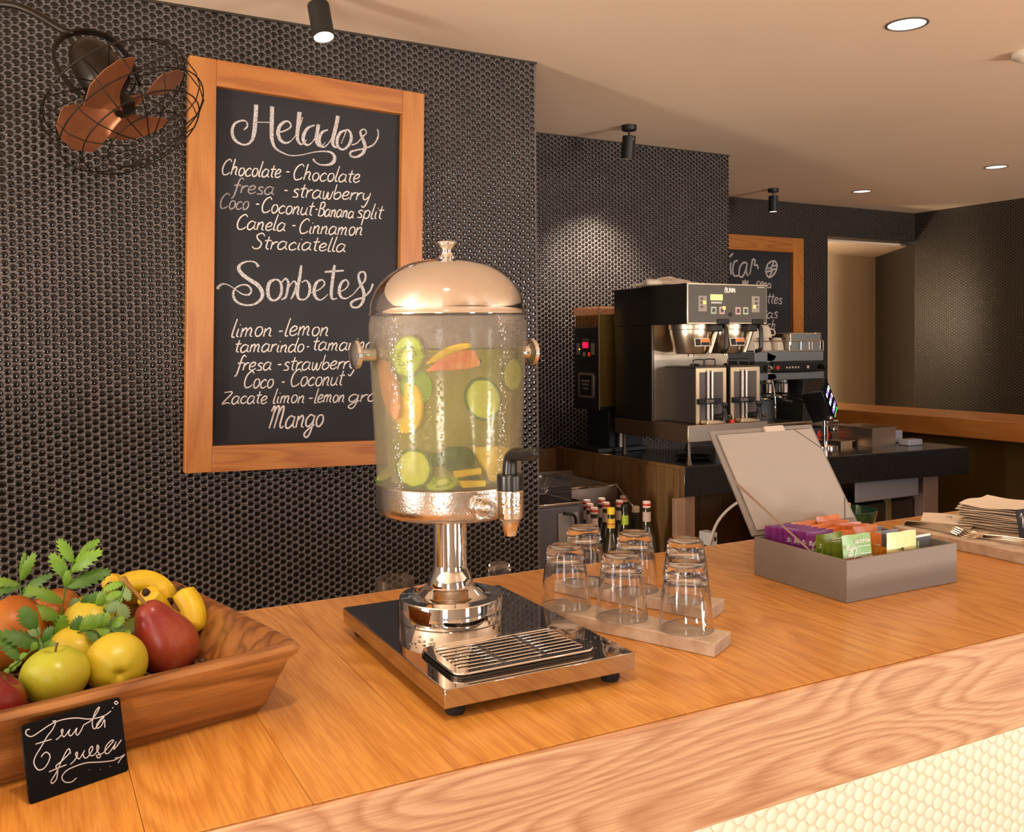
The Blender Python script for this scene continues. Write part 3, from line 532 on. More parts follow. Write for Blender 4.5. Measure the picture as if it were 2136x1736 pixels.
# ================================================================== CHALKBOARDS
GL = {
 'a': (1.0, [[(.75,.85),(.4,1),(.08,.6),(.12,.1),(.4,0),(.7,.35),(.8,.95)], [(.8,.95),(.74,.25),(.95,0)]]),
 'b': (.9, [[(.2,1.9),(.12,.6),(.2,.06),(.5,0),(.78,.38),(.65,.85),(.38,.85),(.13,.5)]]),
 'c': (.8, [[(.7,.8),(.45,1),(.1,.62),(.15,.12),(.45,0),(.75,.22)]]),
 'd': (1.0, [[(.72,.85),(.4,1),(.08,.6),(.12,.1),(.4,0),(.7,.35)], [(.92,1.9),(.76,.6),(.78,.12),(.98,0)]]),
 'e': (.82, [[(.1,.42),(.5,.52),(.66,.85),(.4,1),(.1,.62),(.15,.12),(.45,0),(.78,.25)]]),
 'f': (.7, [[(.85,1.7),(.6,1.92),(.42,1.5),(.3,.2),(.18,-.6),(0,-.75)], [(.08,.92),(.68,.98)]]),
 'g': (.98, [[(.75,.85),(.4,1),(.08,.6),(.14,.12),(.4,.02),(.7,.35),(.82,.95)], [(.82,.95),(.72,-.3),(.45,-.9),(.12,-.65),(.45,-.2),(.95,.15)]]),
 'h': (.9, [[(.25,1.9),(.1,0)], [(.12,.5),(.42,.97),(.65,.82),(.6,.2),(.82,0)]]),
 'i': (.42, [[(.18,.95),(.12,.22),(.32,0)], [(.25,1.35),(.28,1.42)]]),
 'k': (.8, [[(.2,1.9),(.1,0)], [(.65,.95),(.15,.5),(.7,0)]]),
 'l': (.42, [[(.3,1.9),(.12,.4),(.18,.02),(.38,.05)]]),
 'm': (1.25, [[(.12,.95),(.08,0)], [(.1,.5),(.38,.97),(.52,.7),(.48,0)], [(.5,.5),(.78,.97),(.95,.7),(.9,.15),(1.12,0)]]),
 'n': (.88, [[(.12,.95),(.08,0)], [(.1,.5),(.42,.97),(.62,.75),(.58,.15),(.8,0)]]),
 'o': (.82, [[(.5,1),(.2,.9),(.08,.45),(.25,.02),(.55,.08),(.72,.5),(.6,.92),(.42,.98)]]),
 'p': (.85, [[(.15,.95),(.02,-.85)], [(.12,.55),(.4,.98),(.72,.75),(.62,.12),(.3,0),(.1,.25)]]),
 'q': (.9, [[(.72,.85),(.4,1),(.08,.6),(.14,.1),(.4,.02),(.7,.35)], [(.78,.95),(.7,-.85)]]),
 'r': (.62, [[(.12,.95),(.08,0)], [(.1,.5),(.36,.9),(.62,.92)]]),
 's': (.7, [[(.62,.85),(.38,1),(.14,.75),(.5,.42),(.5,.08),(.08,.06)]]),
 't': (.6, [[(.34,1.6),(.24,.25),(.5,0)], [(.02,1.05),(.62,1.12)]]),
 'u': (.9, [[(.12,.95),(.08,.25),(.32,0),(.62,.3),(.72,.95)], [(.72,.95),(.66,.2),(.86,0)]]),
 'w': (1.05, [[(.08,.95),(.12,.12),(.36,.08),(.52,.85),(.58,.1),(.82,.1),(.98,.98)]]),
 'y': (.85, [[(.12,.95),(.12,.35),(.36,.1),(.68,.5)], [(.8,.98),(.62,-.2),(.34,-.85),(.08,-.65)]]),
 'z': (.8, [[(.1,.95),(.65,.95),(.1,.02),(.7,.02)]]),
 '-': (.6, [[(.08,.5),(.5,.52)]]),
 'C': (1.1, [[(.98,1.6),(.7,1.9),(.25,1.5),(.08,.7),(.3,.05),(.75,.1),(1.0,.35)]]),
 'S': (1.05, [[(1.0,1.55),(.7,1.9),(.3,1.6),(.45,1.1),(.8,.7),(.7,.1),(.3,-.02),(.05,.25)]]),
 'B': (1.0, [[(.2,1.85),(.1,0)], [(.1,1.75),(.6,1.9),(.8,1.5),(.55,1.05),(.25,1.0)], [(.3,1.0),(.8,.85),(.85,.3),(.5,0),(.05,.03)]]),
 'M': (1.5, [[(0,1.35),(.16,1.75),(.27,1.6),(.22,.8),(.1,0)], [(.2,.9),(.42,1.65),(.62,1.75),(.68,1.3),(.55,0)], [(.64,.9),(.88,1.65),(1.08,1.7),(1.1,1.1),(1.04,.3),(1.2,0),(1.4,.15)]]),
 'Z': (1.1, [[(.1,1.5),(1.0,1.5),(.1,.02),(.6,.12),(1.0,0)]]),
 'R': (1.0, [[(.2,1.85),(.1,0)], [(.1,1.75),(.6,1.9),(.8,1.5),(.5,1.0),(.25,.95)], [(.4,.95),(.9,0)]]),
 'N': (1.1, [[(.1,0),(.1,1.8),(.85,0),(.85,1.8)]]), 'U': (1.0, [[(.1,1.8),(.1,.4),(.45,0),(.8,.4),(.8,1.8)]]), 'T': (.9, [[(.05,1.8),(.85,1.8)], [(.45,1.8),(.45,0)]]),
}
def ribbon(mb, pts, toP, nrm):
    """pts: (x, y, width) centreline in a plane; toP maps (x, y, lift) to 3D"""
    n = len(pts); L = []; 
    for i in range(n):
        a = pts[max(i-1, 0)]; b = pts[min(i+1, n-1)]
        dx, dy = b[0]-a[0], b[1]-a[1]; l = math.hypot(dx, dy) or 1e-6
        nx, ny = -dy/l, dx/l; w = pts[i][2] / 2
        L.append(((pts[i][0]+nx*w, pts[i][1]+ny*w), (pts[i][0]-nx*w, pts[i][1]-ny*w)))
    vs = []
    for a, b in L: vs += [toP(a[0], a[1], 0), toP(b[0], b[1], 0), toP(b[0], b[1], -nrm), toP(a[0], a[1], -nrm)]
    fs = []
    for i in range(n - 1):
        p = 4*i; q = 4*(i+1)
        fs += [(p, q, q+1, p+1), (p+1, q+1, q+2, p+2), (p+2, q+2, q+3, p+3), (p+3, q+3, q, p)]
    fs += [(0, 1, 2, 3), (4*n-1, 4*n-2, 4*n-3, 4*n-4)]
    mb.add(vs, fs)
def word(mb, text, x0, z0, x1, z1, xh, wd, toP, slant=0.22, jitter=0.05, nrm=0.0004, rs=None):
    rs = rs or random.Random(sum(map(ord, text)))
    tot = sum(GL[c][0] if c in GL else 0.5 for c in text)
    L = math.hypot(x1-x0, z1-z0); ux, uz = (x1-x0)/L, (z1-z0)/L
    k = L / tot; x = 0
    for c in text:
        if c in GL:
            jy = rs.uniform(-jitter, jitter) * xh; js = 1 + rs.uniform(-jitter, jitter)
            for st in GL[c][1]:
                pp = []
                for gx, gy in st:
                    yy = gy * xh * js; a = (x + gx) * k + yy * slant
                    pp.append((x0 + ux*a, z0 + uz*a + yy + jy))
                sp = smooth_curve(pp, 5); m_ = len(sp)
                ribbon(mb, [(p[0], p[1], wd * (0.75 + 0.35 * math.sin(PI * (i + .6) / m_))) for i, p in enumerate(sp)], toP, nrm)
            x += GL[c][0]
        else: x += 0.5
FW = 0.088
def chalkboard(name, label, s0, s1, z0, z1, t, fw, depth, roll=0.0):
    b = thing(name, label, 'chalkboard'); C0 = T_((s0+s1)/2, t, (z0+z1)/2)
    b.matrix_basis = MW @ C0 @ R_(roll, 'Y')
    hw, hh = (s1-s0)/2, (z1-z0)/2
    Box(-hw, -hw+fw, -depth, 0, -hh, hh).build('frame_side', M['wood_frame_v'], b, bevel=0.002)
    Box(hw-fw, hw, -depth, 0, -hh, hh).build('frame_side', M['wood_frame_v'], b, bevel=0.002)
    Box(-hw+fw, hw-fw, -depth, 0, hh-fw, hh).build('frame_rail', M['wood_frame_h'], b, bevel=0.0012)
    Box(-hw+fw, hw-fw, -depth, 0, -hh, -hh+fw).build('frame_rail', M['wood_frame_h'], b, bevel=0.0012)
    Box(-hw+fw-0.005, hw-fw+0.005, -0.010, -0.002, -hh+fw-0.005, hh-fw+0.005).build('slate', M['chalk_black'], b)
    return b
TBD = 2.7315
cbd = chalkboard('chalkboard', 'large chalkboard lettered Helados and Sorbetes in a wide orange wood frame', BS0, BS1, BZ0, BZ1, TBD, BFW, 0.032, BROLL)
inv = cbd.matrix_basis.inverted()
def onslate(x, z, lift): 
    p = inv @ WF(x, TBD - 0.018, z); return Vector((p.x, -0.0105 + lift, p.z))
for rng in (range(0, 11), range(11, len(BIG))):
    mb = MB()
    for q in rng: ribbon(mb, smooth_curve([(BIG[q][i], BIG[q][i+1], BIG[q][i+2]) for i in range(0, len(BIG[q]), 3)], 5), onslate, 0.0002)
    mb.build('chalk_title', M['chalk'], cbd)
for tx, x0, z0, x1, z1, h, f in WORDS:
    mb = MB(); word(mb, tx, x0, z0, x1, z1, h, 0.0036 if h < 0.03 else 0.0048, onslate, nrm=0.0002); mb.build('chalk_word', M['chalk_faint'] if f else M['chalk_thin'], cbd)
cb2 = chalkboard('chalkboard', 'smaller chalkboard half hidden behind the coffee brewer on the far wall', 3.42, 4.972, 1.40, 2.213, 4.688, 0.10, 0.04)
inv2 = cb2.matrix_basis.inverted()
def onslate2(x, z, lift):
    p = inv2 @ WF(x, 4.678, z); return Vector((p.x, -0.0105 + lift, p.z))
mb = MB()
for st in BAR: ribbon(mb, [(p[0], p[1], 0.012) for p in smooth_curve([(st[i], st[i+1]) for i in range(0, len(st), 2)], 5)], onslate2, 0.0003)
for tx, x0, z0, x1, z1, h, f in BARW: word(mb, tx, x0, z0, x1, z1, h, 0.008, onslate2, nrm=0.0003)
mb.build('chalk_lettering', M['chalk'], cb2)

# ================================================================== WALL FAN
ax = (Vector((0.8853, -0.4649, -0.0098))*0.575 + Vector((-0.0225, -0.0217, -0.9995))*0.80 + Vector((0.4645, 0.8851, -0.0297))*-0.10).normalized()
fan = thing('wall_fan', 'dark bronze caged wall fan with copper blades at top left', 'fan', (0.166, 2.306, 2.141))
FO = Vector((0.166, 2.306, 2.141)); FM = Vector((0, 0, 0)).to_track_quat if False else None
fx = along((0, 0, 0), ax)   # local z = fan axis, origin at motor centre
M['bronze'] = mat('dark_bronze', (0.022, 0.015, 0.010), rough=0.42, metal=0.6)
M['copper'] = mat('copper_blade', (0.36, 0.13, 0.055), rough=0.42, metal=0.35, var=0.3, vscale=12)
MB().lathe([(0, -0.075), (0.02, -0.073), (0.036, -0.062), (0.046, -0.04), (0.052, -0.005), (0.053, 0.03), (0.050, 0.05), (0.042, 0.055), (0, 0.055)], fx, 40).build('motor_housing', M['bronze'], fan, smooth=50)
mb = MB()
for z, r in ((0.062, 0.160), (0.072, 0.172), (0.150, 0.172), (0.185, 0.140), (0.203, 0.092), (0.055, 0.06)):
    mb.tube([fx @ Vector((r*math.cos(a), r*math.sin(a), z)) for a in [2*PI*k/48 for k in range(49)]], 0.0016, 6, cap=False)
for k in range(16):
    a = 2*PI*k/16 + 0.1; c, s_ = math.cos(a), math.sin(a)
    mb.tube([fx @ Vector((r*c, r*s_, z)) for r, z in ((0.045, 0.048), (0.10, 0.052), (0.160, 0.062), (0.172, 0.075), (0.175, 0.13), (0.166, 0.162), (0.140, 0.186), (0.092, 0.204), (0.03, 0.213))], 0.0014, 5)
mb.build('cage', M['bronze'], fan, smooth=180)
MB().lathe([(0, 0.05), (0.012, 0.05), (0.012, 0.09), (0.026, 0.092), (0.026, 0.118), (0.012, 0.126), (0, 0.127)], fx, 24).build('hub', M['bronze'], fan, smooth=50)
for k in range(4):
    a0 = 2*PI*k/4 + 1.15; bl = MB(); nr, na = 7, 5; vs = []
    for side in (0, 1):
        for i in range(nr):
            r = 0.022 + 0.130 * i / (nr-1); sp = (0.28 + 0.34 * math.sin(PI * min(1, i / (nr-1) * 0.62 + .12)))
            for j in range(na):
                v = j / (na-1) - .5; an = a0 + v * sp * 2
                rr = r * (1 - 0.12 * abs(v*2)**3 * (i == nr-1))
                vs.append(fx @ Vector((rr*math.cos(an), rr*math.sin(an), 0.105 + v * 0.040 + side * 0.0018)))
    fs = []; nn_ = nr * na
    for i in range(nr-1):
        for j in range(na-1):
            p = i*na + j; fs.append((p, p+1, p+na+1, p+na)); fs.append((nn_+p, nn_+p+na, nn_+p+na+1, nn_+p+1))
    rim = [i*na for i in range(nr)] + [(nr-1)*na + j for j in range(1, na)] + [i*na + na-1 for i in range(nr-2, -1, -1)] + [j for j in range(na-2, 0, -1)]
    for q in range(len(rim)):
        a, b_ = rim[q], rim[(q+1) % len(rim)]; fs.append((a, nn_+a, nn_+b_, b_))
    bl.add(vs, fs).build('blade', M['copper'], fan, smooth=60)
# yoke: flat bent strap around the motor, to pivots on the cage's back ring
yk = MB(); ax2 = R_(0.0, 'Z')
ydir = (fx.to_3x3() @ Vector((1, 0, 0))); 
side = ax.cross(Vector((0, 0.85, -0.3))).normalized()     # across the axis, seen broadside
back = -ax
P0 = [side * 0.062 + ax * 0.065, side * 0.075 + ax * 0.02, side * 0.076 - ax * 0.03, side * 0.066 - ax * 0.07, side * 0.035 - ax * 0.098, -ax * 0.107, -side * 0.035 - ax * 0.098, -side * 0.066 - ax * 0.07, -side * 0.076 - ax * 0.03, -side * 0.075 + ax * 0.02, -side * 0.062 + ax * 0.065]
cv = smooth_curve([tuple(p) for p in P0], 5)
nrm = ax.cross(side).normalized(); vs = []; 
for i, p in enumerate(cv):
    p = Vector(p); d = (Vector(cv[min(i+1, len(cv)-1)]) - Vector(cv[max(i-1, 0)])).normalized(); o_ = d.cross(nrm).normalized()
    vs += [p + nrm*0.009 + o_*0.0025, p + nrm*0.009 - o_*0.0025, p - nrm*0.009 - o_*0.0025, p - nrm*0.009 + o_*0.0025]
fs = [(0, 1, 2, 3)] + [(len(vs)-1, len(vs)-2, len(vs)-3, len(vs)-4)]
for i in range(len(cv)-1):
    for k in range(4): fs.append((4*i+k, 4*i+4+k, 4*i+4+(k+1) % 4, 4*i+(k+1) % 4))
yk.add(vs, fs).build('yoke', M['bronze'], fan)
arm = [(0.0967-.166, 2.3458-2.306, 2.2312-2.141), (0.0308-.166, 2.3818-2.306, 2.275-2.141), (-0.0262-.166, 2.4123-2.306, 2.2908-2.141), (-0.17-.166, 2.52-2.306, 2.30-2.141), (-0.30-.166, 2.66-2.306, 2.30-2.141), (-0.31-.166, 2.722-2.306, 2.30-2.141)]
MB().tube(smooth_curve([tuple(-ax*0.105)] + arm, 6), 0.0085, 12).build('arm', M['bronze'], fan, smooth=180)
MB().lathe([(0, 0), (0.045, 0), (0.045, 0.008), (0.02, 0.014), (0, 0.014)], along((-0.477, 0.4165, 0.159), (0.03, -1, 0)), 32).build('wall_plate', M['bronze'], fan, smooth=40)
for sg in (1, -1):
    MB().lathe([(0, -0.002), (0.0045, -0.002), (0.0045, 0.004), (0, 0.005)], along(side * 0.0655 * sg + ax * 0.055, side * sg), 12).build('screw', mat('brass_screw', (0.5, 0.36, 0.2), 0.35, 1.0) if sg == 1 else bpy.data.materials['brass_screw'], fan)

# ================================================================== JUICE DISPENSER
DX, DY = 0.5215, 1.184
dsp = thing('drink_dispenser', 'domed steel drink dispenser of fruit infused water with a black tap', 'dispenser', (DX, DY, 1.10))
def rr_poly(x0, x1, y0, y1, r, n=6):
    P = []
    for cx_, cy_, a0 in ((x1-r, y1-r, 0), (x0+r, y1-r, 90), (x0+r, y0+r, 180), (x1-r, y0+r, 270)):
        for k in range(n+1):
            a = math.radians(a0 + 90*k/n); P.append((cx_ + r*math.cos(a), cy_ + r*math.sin(a)))
    return P
x0, x1, y0, y1 = 0.4035-DX, 0.6575-DX, 0.936-DY, 1.303-DY
M['mirror_top'] = mat('mirror_steel_top', (0.52, 0.48, 0.45), rough=0.035, metal=1.0)
MB().box(x0, x1, y0, y1, 0.015, 0.037).build('base_plate', M['mirror_top'], dsp, bevel=0.0012)
for fx_, fy_ in ((x0+0.022, y0+0.022), (x1-0.022, y0+0.022), (x0+0.022, y1-0.022), (x1-0.022, y1-0.022)):
    MB().lathe([(0, 0.0004), (0.0105, 0.0004), (0.012, 0.004), (0.0115, 0.0152), (0, 0.0152)], T_(fx_, fy_, 0), 24).build('foot', M['rubber'], dsp, smooth=40)
MB().lathe([(0, .0368), (0.0705, 0.0368), (0.0715, 0.038), (0.0715, 0.0665), (0.0705, 0.0685), (0.060, 0.0695), (0.047, 0.071), (0.045, 0.0725), (0.038, 0.079), (0.032, 0.083), (0, 0.083)], None, 72).build('base_drum', M['chrome'], dsp, smooth=35)
MB().lathe([(0, 0.0825), (0.0315, 0.0825), (0.0318, 0.086), (0.0285, 0.0955), (0.0250, 0.104), (0.0236, 0.112), (0.0236, 0.184), (0, 0.184)], None, 64).build('column', M['chrome'], dsp, smooth=40)
M['wet_collar'] = mat('wet_steel_collar', (0.70, 0.66, 0.61), rough=0.22, metal=1.0, bump=0.22, bscale=300)
MB().lathe([(0, 0.179), (0.05, 0.179), (0.085, 0.183), (0.097, 0.188), (0.1005, 0.193), (0.1015, 0.200), (0.1015, 0.2265), (0.1005, 0.2275), (0.0965, 0.2275), (0.0965, 0.222), (0, 0.222)], None, 96).build('collar', M['wet_collar'], dsp, smooth=35)
# tank
def tr(z): return 0.0995 + (0.1085 - 0.0995) * min(1, (z - 0.228) / 0.21)
prof = [(tr(z), z) for z in (0.2276, 0.26, 0.30, 0.34, 0.38, 0.42, 0.44, 0.4545)]
prof[-2] = (0.1082, 0.444); prof[-1] = (0.1055, 0.4552)
inner = [(r - 0.0022, z) for r, z in reversed(prof)]
M['tank'] = thinglass('misted_tank_glass', fog=0.13, fogcol=(0.66, 0.60, 0.52), rough=0.12, drops=True, refl=0.5)
MB().lathe(prof + inner, None, 96, closed=True).build('tank', M['tank'], dsp, smooth=50)
WL = 0.4115
def water_mat():
    m = bpy.data.materials.new('fruit_water'); m.use_nodes = True; nt = m.node_tree; N = nt.nodes; L = nt.links
    out = N['Material Output']; N.remove(N['Principled BSDF'])
    tr_ = N.new('ShaderNodeBsdfTransparent'); tr_.inputs[0].default_value = (0.90, 0.90, 0.62, 1)
    tl = N.new('ShaderNodeBsdfTranslucent'); df = N.new('ShaderNodeBsdfDiffuse')
    tc = N.new('ShaderNodeTexCoord'); n = N.new('ShaderNodeTexNoise'); n.inputs['Scale'].default_value = 11; L.new(tc.outputs['Object'], n.inputs['Vector'])
    cr = N.new('ShaderNodeValToRGB'); cr.color_ramp.elements[0].position = 0.35; cr.color_ramp.elements[0].color = (0.52, 0.52, 0.14, 1); cr.color_ramp.elements[1].position = 0.68; cr.color_ramp.elements[1].color = (0.42, 0.50, 0.05, 1)
    L.new(n.outputs[0], cr.inputs[0]); L.new(cr.outputs[0], tl.inputs[0]); L.new(cr.outputs[0], df.inputs[0])
    m1 = N.new('ShaderNodeMixShader'); m1.inputs[0].default_value = 0.45; L.new(tl.outputs[0], m1.inputs[1]); L.new(df.outputs[0], m1.inputs[2])
    m2 = N.new('ShaderNodeMixShader'); m2.inputs[0].default_value = 0.14; L.new(tr_.outputs[0], m2.inputs[1]); L.new(m1.outputs[0], m2.inputs[2])
    L.new(m2.outputs[0], out.inputs[0]); return m
wp = [(0, 0.2285)] + [(tr(z) - 0.0032, z) for z in (0.2285, 0.26, 0.30, 0.34, 0.38, WL)] + [(0, WL)]
MB().lathe(wp, None, 72).build('water', water_mat(), dsp, smooth=50)
# back-side misted liner is the tank itself; a second, milky water layer deeper in the tank (cloudy juice)
def cloud_mat():
    m = bpy.data.materials.new('cloudy_water'); m.use_nodes = True; nt = m.node_tree; N = nt.nodes; L = nt.links
    out = N['Material Output']; N.remove(N['Principled BSDF'])
    tr_ = N.new('ShaderNodeBsdfTransparent'); tr_.inputs[0].default_value = (0.9, 0.9, 0.7, 1)
    tl = N.new('ShaderNodeBsdfTranslucent'); df = N.new('ShaderNodeBsdfDiffuse')
    for q in (tl, df): q.inputs[0].default_value = (0.62, 0.59, 0.25, 1)
    m1 = N.new('ShaderNodeMixShader'); m1.inputs[0].default_value = 0.5; L.new(tl.outputs[0], m1.inputs[1]); L.new(df.outputs[0], m1.inputs[2])
    m2 = N.new('ShaderNodeMixShader'); m2.inputs[0].default_value = 0.82; L.new(tr_.outputs[0], m2.inputs[1]); L.new(m1.outputs[0], m2.inputs[2])
    L.new(m2.outputs[0], out.inputs[0]); return m
MB().lathe([(0, 0.232), (0.084, 0.232), (0.086, 0.30), (0.0885, WL - 0.002), (0, WL - 0.002)], None, 48).build('cloudy_core', cloud_mat(), dsp, smooth=50)
MB().lathe([(tr(z) - 0.0190, z) for z in (WL + .0005, 0.42, 0.435, 0.4535)] + [(tr(z) - 0.0194, z) for z in (0.4535, 0.435, 0.42, WL + .0005)], None, 72, closed=True).build('mist', thinglass('mist_film', fog=0.55, fogcol=(0.56, 0.49, 0.42), rough=.2, refl=.1), dsp, smooth=50)
# dome lid
zb, H_, R0 = 0.4560, 0.0785, 0.1065
dome = [(0.1045, zb), (0.1078, zb + 0.0005), (0.1080, zb + 0.0028), (R0, zb + 0.0042)]
for k in range(1, 25):
    a = PI/2 * k / 24; dome.append((R0 * (math.cos(a) ** 0.86), zb + 0.0042 + H_ * 0.945 * math.sin(a) ** 0.97))
dome[-1] = (0, dome[-1][1])
MB().lathe([(0, zb)] + dome, None, 128).build('dome_lid', M['chrome'], dsp, smooth=60)
zk = dome[-1][1] - 0.001
MB().lathe([(0, zk), (0.0155, zk), (0.0158, zk+0.002), (0.010, zk+0.0045), (0.0085, zk+0.008), (0.0088, zk+0.014), (0.0125, zk+0.0185), (0.0148, zk+0.021), (0.0146, zk+0.0235), (0.012, zk+0.025), (0, zk+0.0255)], None, 40).build('knob', M['chrome'], dsp, smooth=60)
for sg in (-1, 1):
    h = MB().lathe([(0, 0), (0.0088, 0), (0.0088, 0.018), (0.0100, 0.020), (0.0188, 0.0225), (0.0198, 0.025), (0.0190, 0.0285), (0.012, 0.0315), (0, 0.033)], along((sg * 0.1065, 0, 0.404), (sg, 0, 0)), 40).build('side_handle', M['chrome'], dsp, smooth=50)
# tap
ty = 1.002 - DY
MB().lathe([(0, 0), (0.0125, 0), (0.0165, 0.004), (0.0165, 0.008), (0.010, 0.011), (0.0095, 0.03)], along((0, -0.099, 0.207), (0, -1, 0)), 32).build('tap_shank', M['chrome_wet'], dsp, smooth=50)
hexn = MB(); hexn.prism([(0.0185*math.cos(PI*k/3), 0.0185*math.sin(PI*k/3)) for k in range(6)], 0, 0.007, along((0, -0.1018, 0.207), (0, -1, 0))); hexn.build('hex_nut', M['chrome_wet'], dsp, bevel=0.001)
MB().lathe([(0, 0.184), (0.0072, 0.184), (0.0076, 0.186), (0.0118, 0.2025), (0.0150, 0.2055), (0.0162, 0.214), (0.0168, 0.2385), (0.0160, 0.2395), (0, 0.2395)], T_(0, ty, 0), 48).build('tap_barrel', M['chrome_wet'], dsp, smooth=35)
tc_ = MB().lathe([(0, 0.2392), (0.0158, 0.2392), (0.0160, 0.241), (0.0160, 0.2575), (0.0148, 0.259), (0, 0.259)], T_(0, ty, 0), 40).build('tap_cap', M['black_plastic'], dsp, smooth=35)
lv = smooth_curve([(0, ty, 0.250), (0, ty, 0.268), (0.0005, ty - 0.003, 0.279), (0.002, ty - 0.014, 0.2845), (0.004, ty - 0.030, 0.2845), (0.007, ty - 0.047, 0.2885), (0.009, ty - 0.055, 0.290)], 6)
MB().tube(lv, [0.0095 - 0.003 * (i / (len(lv)-1)) for i in range(len(lv))], 14).build('tap_lever', M['black_plastic'], dsp, smooth=180)
# drip grate
gx0, gx1, gy0, gy1 = 0.424-DX, 0.619-DX, 0.953-DY, 1.067-DY
MB().prism(rr_poly(gx0, gx1, gy0, gy1, 0.018), 0.0372, 0.0400).build('drip_tray', mat('dark_tray_steel', (0.10, 0.09, 0.08), 0.25, 1.0), dsp)
gr = MB(); gz0, gz1 = 0.0402, 0.0435
def ringpoly(mb, outer, inner_, z0, z1):
    n = len(outer); vs = [Vector((p[0], p[1], z)) for z in (z0, z1) for pl in (outer, inner_) for p in pl]
    fs = []
    for i in range(n):
        j = (i+1) % n
        fs += [(i, j, 2*n+j, 2*n+i), (n+j, n+i, 3*n+i, 3*n+j), (2*n+i, 2*n+j, 3*n+j, 3*n+i), (j, i, n+i, n+j)]
    mb.add(vs, fs)
ringpoly(gr, rr_poly(gx0+.002, gx1-.002, gy0+.002, gy1-.002, 0.016), rr_poly(gx0+.014, gx1-.014, gy0+.014, gy1-.014, 0.008), gz0, gz1)
gr.build('grate_rim', M['chrome'], dsp, bevel=0.0012)
ox0, ox1, oy0, oy1 = gx0+.0135, gx1-.0135, gy0+.0135, gy1-.0135
cw = (ox1-ox0)/3
for k in range(1, 3): Box(ox0+cw*k-.004, ox0+cw*k+.004, oy0, oy1, gz0, gz1-.0004).build('grate_divider', M['chrome'], dsp, bevel=0.0006)
for k in range(8):
    y = oy0 + (oy1-oy0) * (k+.5) / 8
    MB().box(ox0, ox1, y-0.0031, y+0.0031, gz0, gz1-.0002).build('grate_bar', M['chrome'], dsp, bevel=0.0009)
# beads of water on the plate
dr = MB(); rq = random.Random(2)
for k in range(60):
    if k < 26: px_, py_ = x0 + 0.02 + rq.random()*0.035, -0.10 + rq.gauss(0, 0.02)
    elif k < 44: px_, py_ = x1 - rq.random()*0.05, y0 + 0.02 + rq.random()*0.06
    else: px_, py_ = rq.uniform(x0+.01, x1-.01), rq.uniform(y0+.01, y1-.01)
    if gx0-.003 < px_ < gx1+.003 and gy0-.003 < py_ < gy1+.003: continue
    if math.hypot(px_, py_) < 0.075: continue
    r = rq.uniform(0.0008, 0.0024)
    dr.lathe([(r, 0), (r*.9, r*.3), (r*.6, r*.5), (0, r*.6)], T_(px_, py_, 0.0371), 10)
o = dr.build('water_drops', mat('water_bead', (1, 1, 1), 0.0, trans=1.0, ior=1.33), dsp, smooth=180); o['kind'] = 'stuff'
# droplets on the tank's front half
dr = MB()
for k in range(900):
    a = rq.uniform(-PI, 0.15) ; z = rq.choice((rq.uniform(0.375, 0.45), rq.uniform(0.23, 0.45))); r = rq.uniform(0.0003, 0.0009) * (1.5 if z > .38 else 1)
    if k > 620: a = rq.choice((-1.05, -.92, -.45, -.62)) + rq.gauss(0, .03)
    d = Vector((math.cos(a), math.sin(a), 0))
    dr.lathe([(r, 0), (r*.75, r*.45), (0, r*.65)], along(d * (tr(z) + .0001) + Vector((0, 0, z)), d), 7)
for k in range(420):
    a = rq.gauss(-1.5, 0.5); z = rq.uniform(0.196, 0.225); r = rq.uniform(0.0005, 0.0014)
    d = Vector((math.cos(a), math.sin(a), 0)); dr.lathe([(r, 0), (r*.75, r*.45), (0, r*.65)], along(d * 0.1014 + Vector((0, 0, z)), d), 7)
o = dr.build('condensation', bpy.data.materials['water_bead'], dsp, smooth=180); o['kind'] = 'stuff'

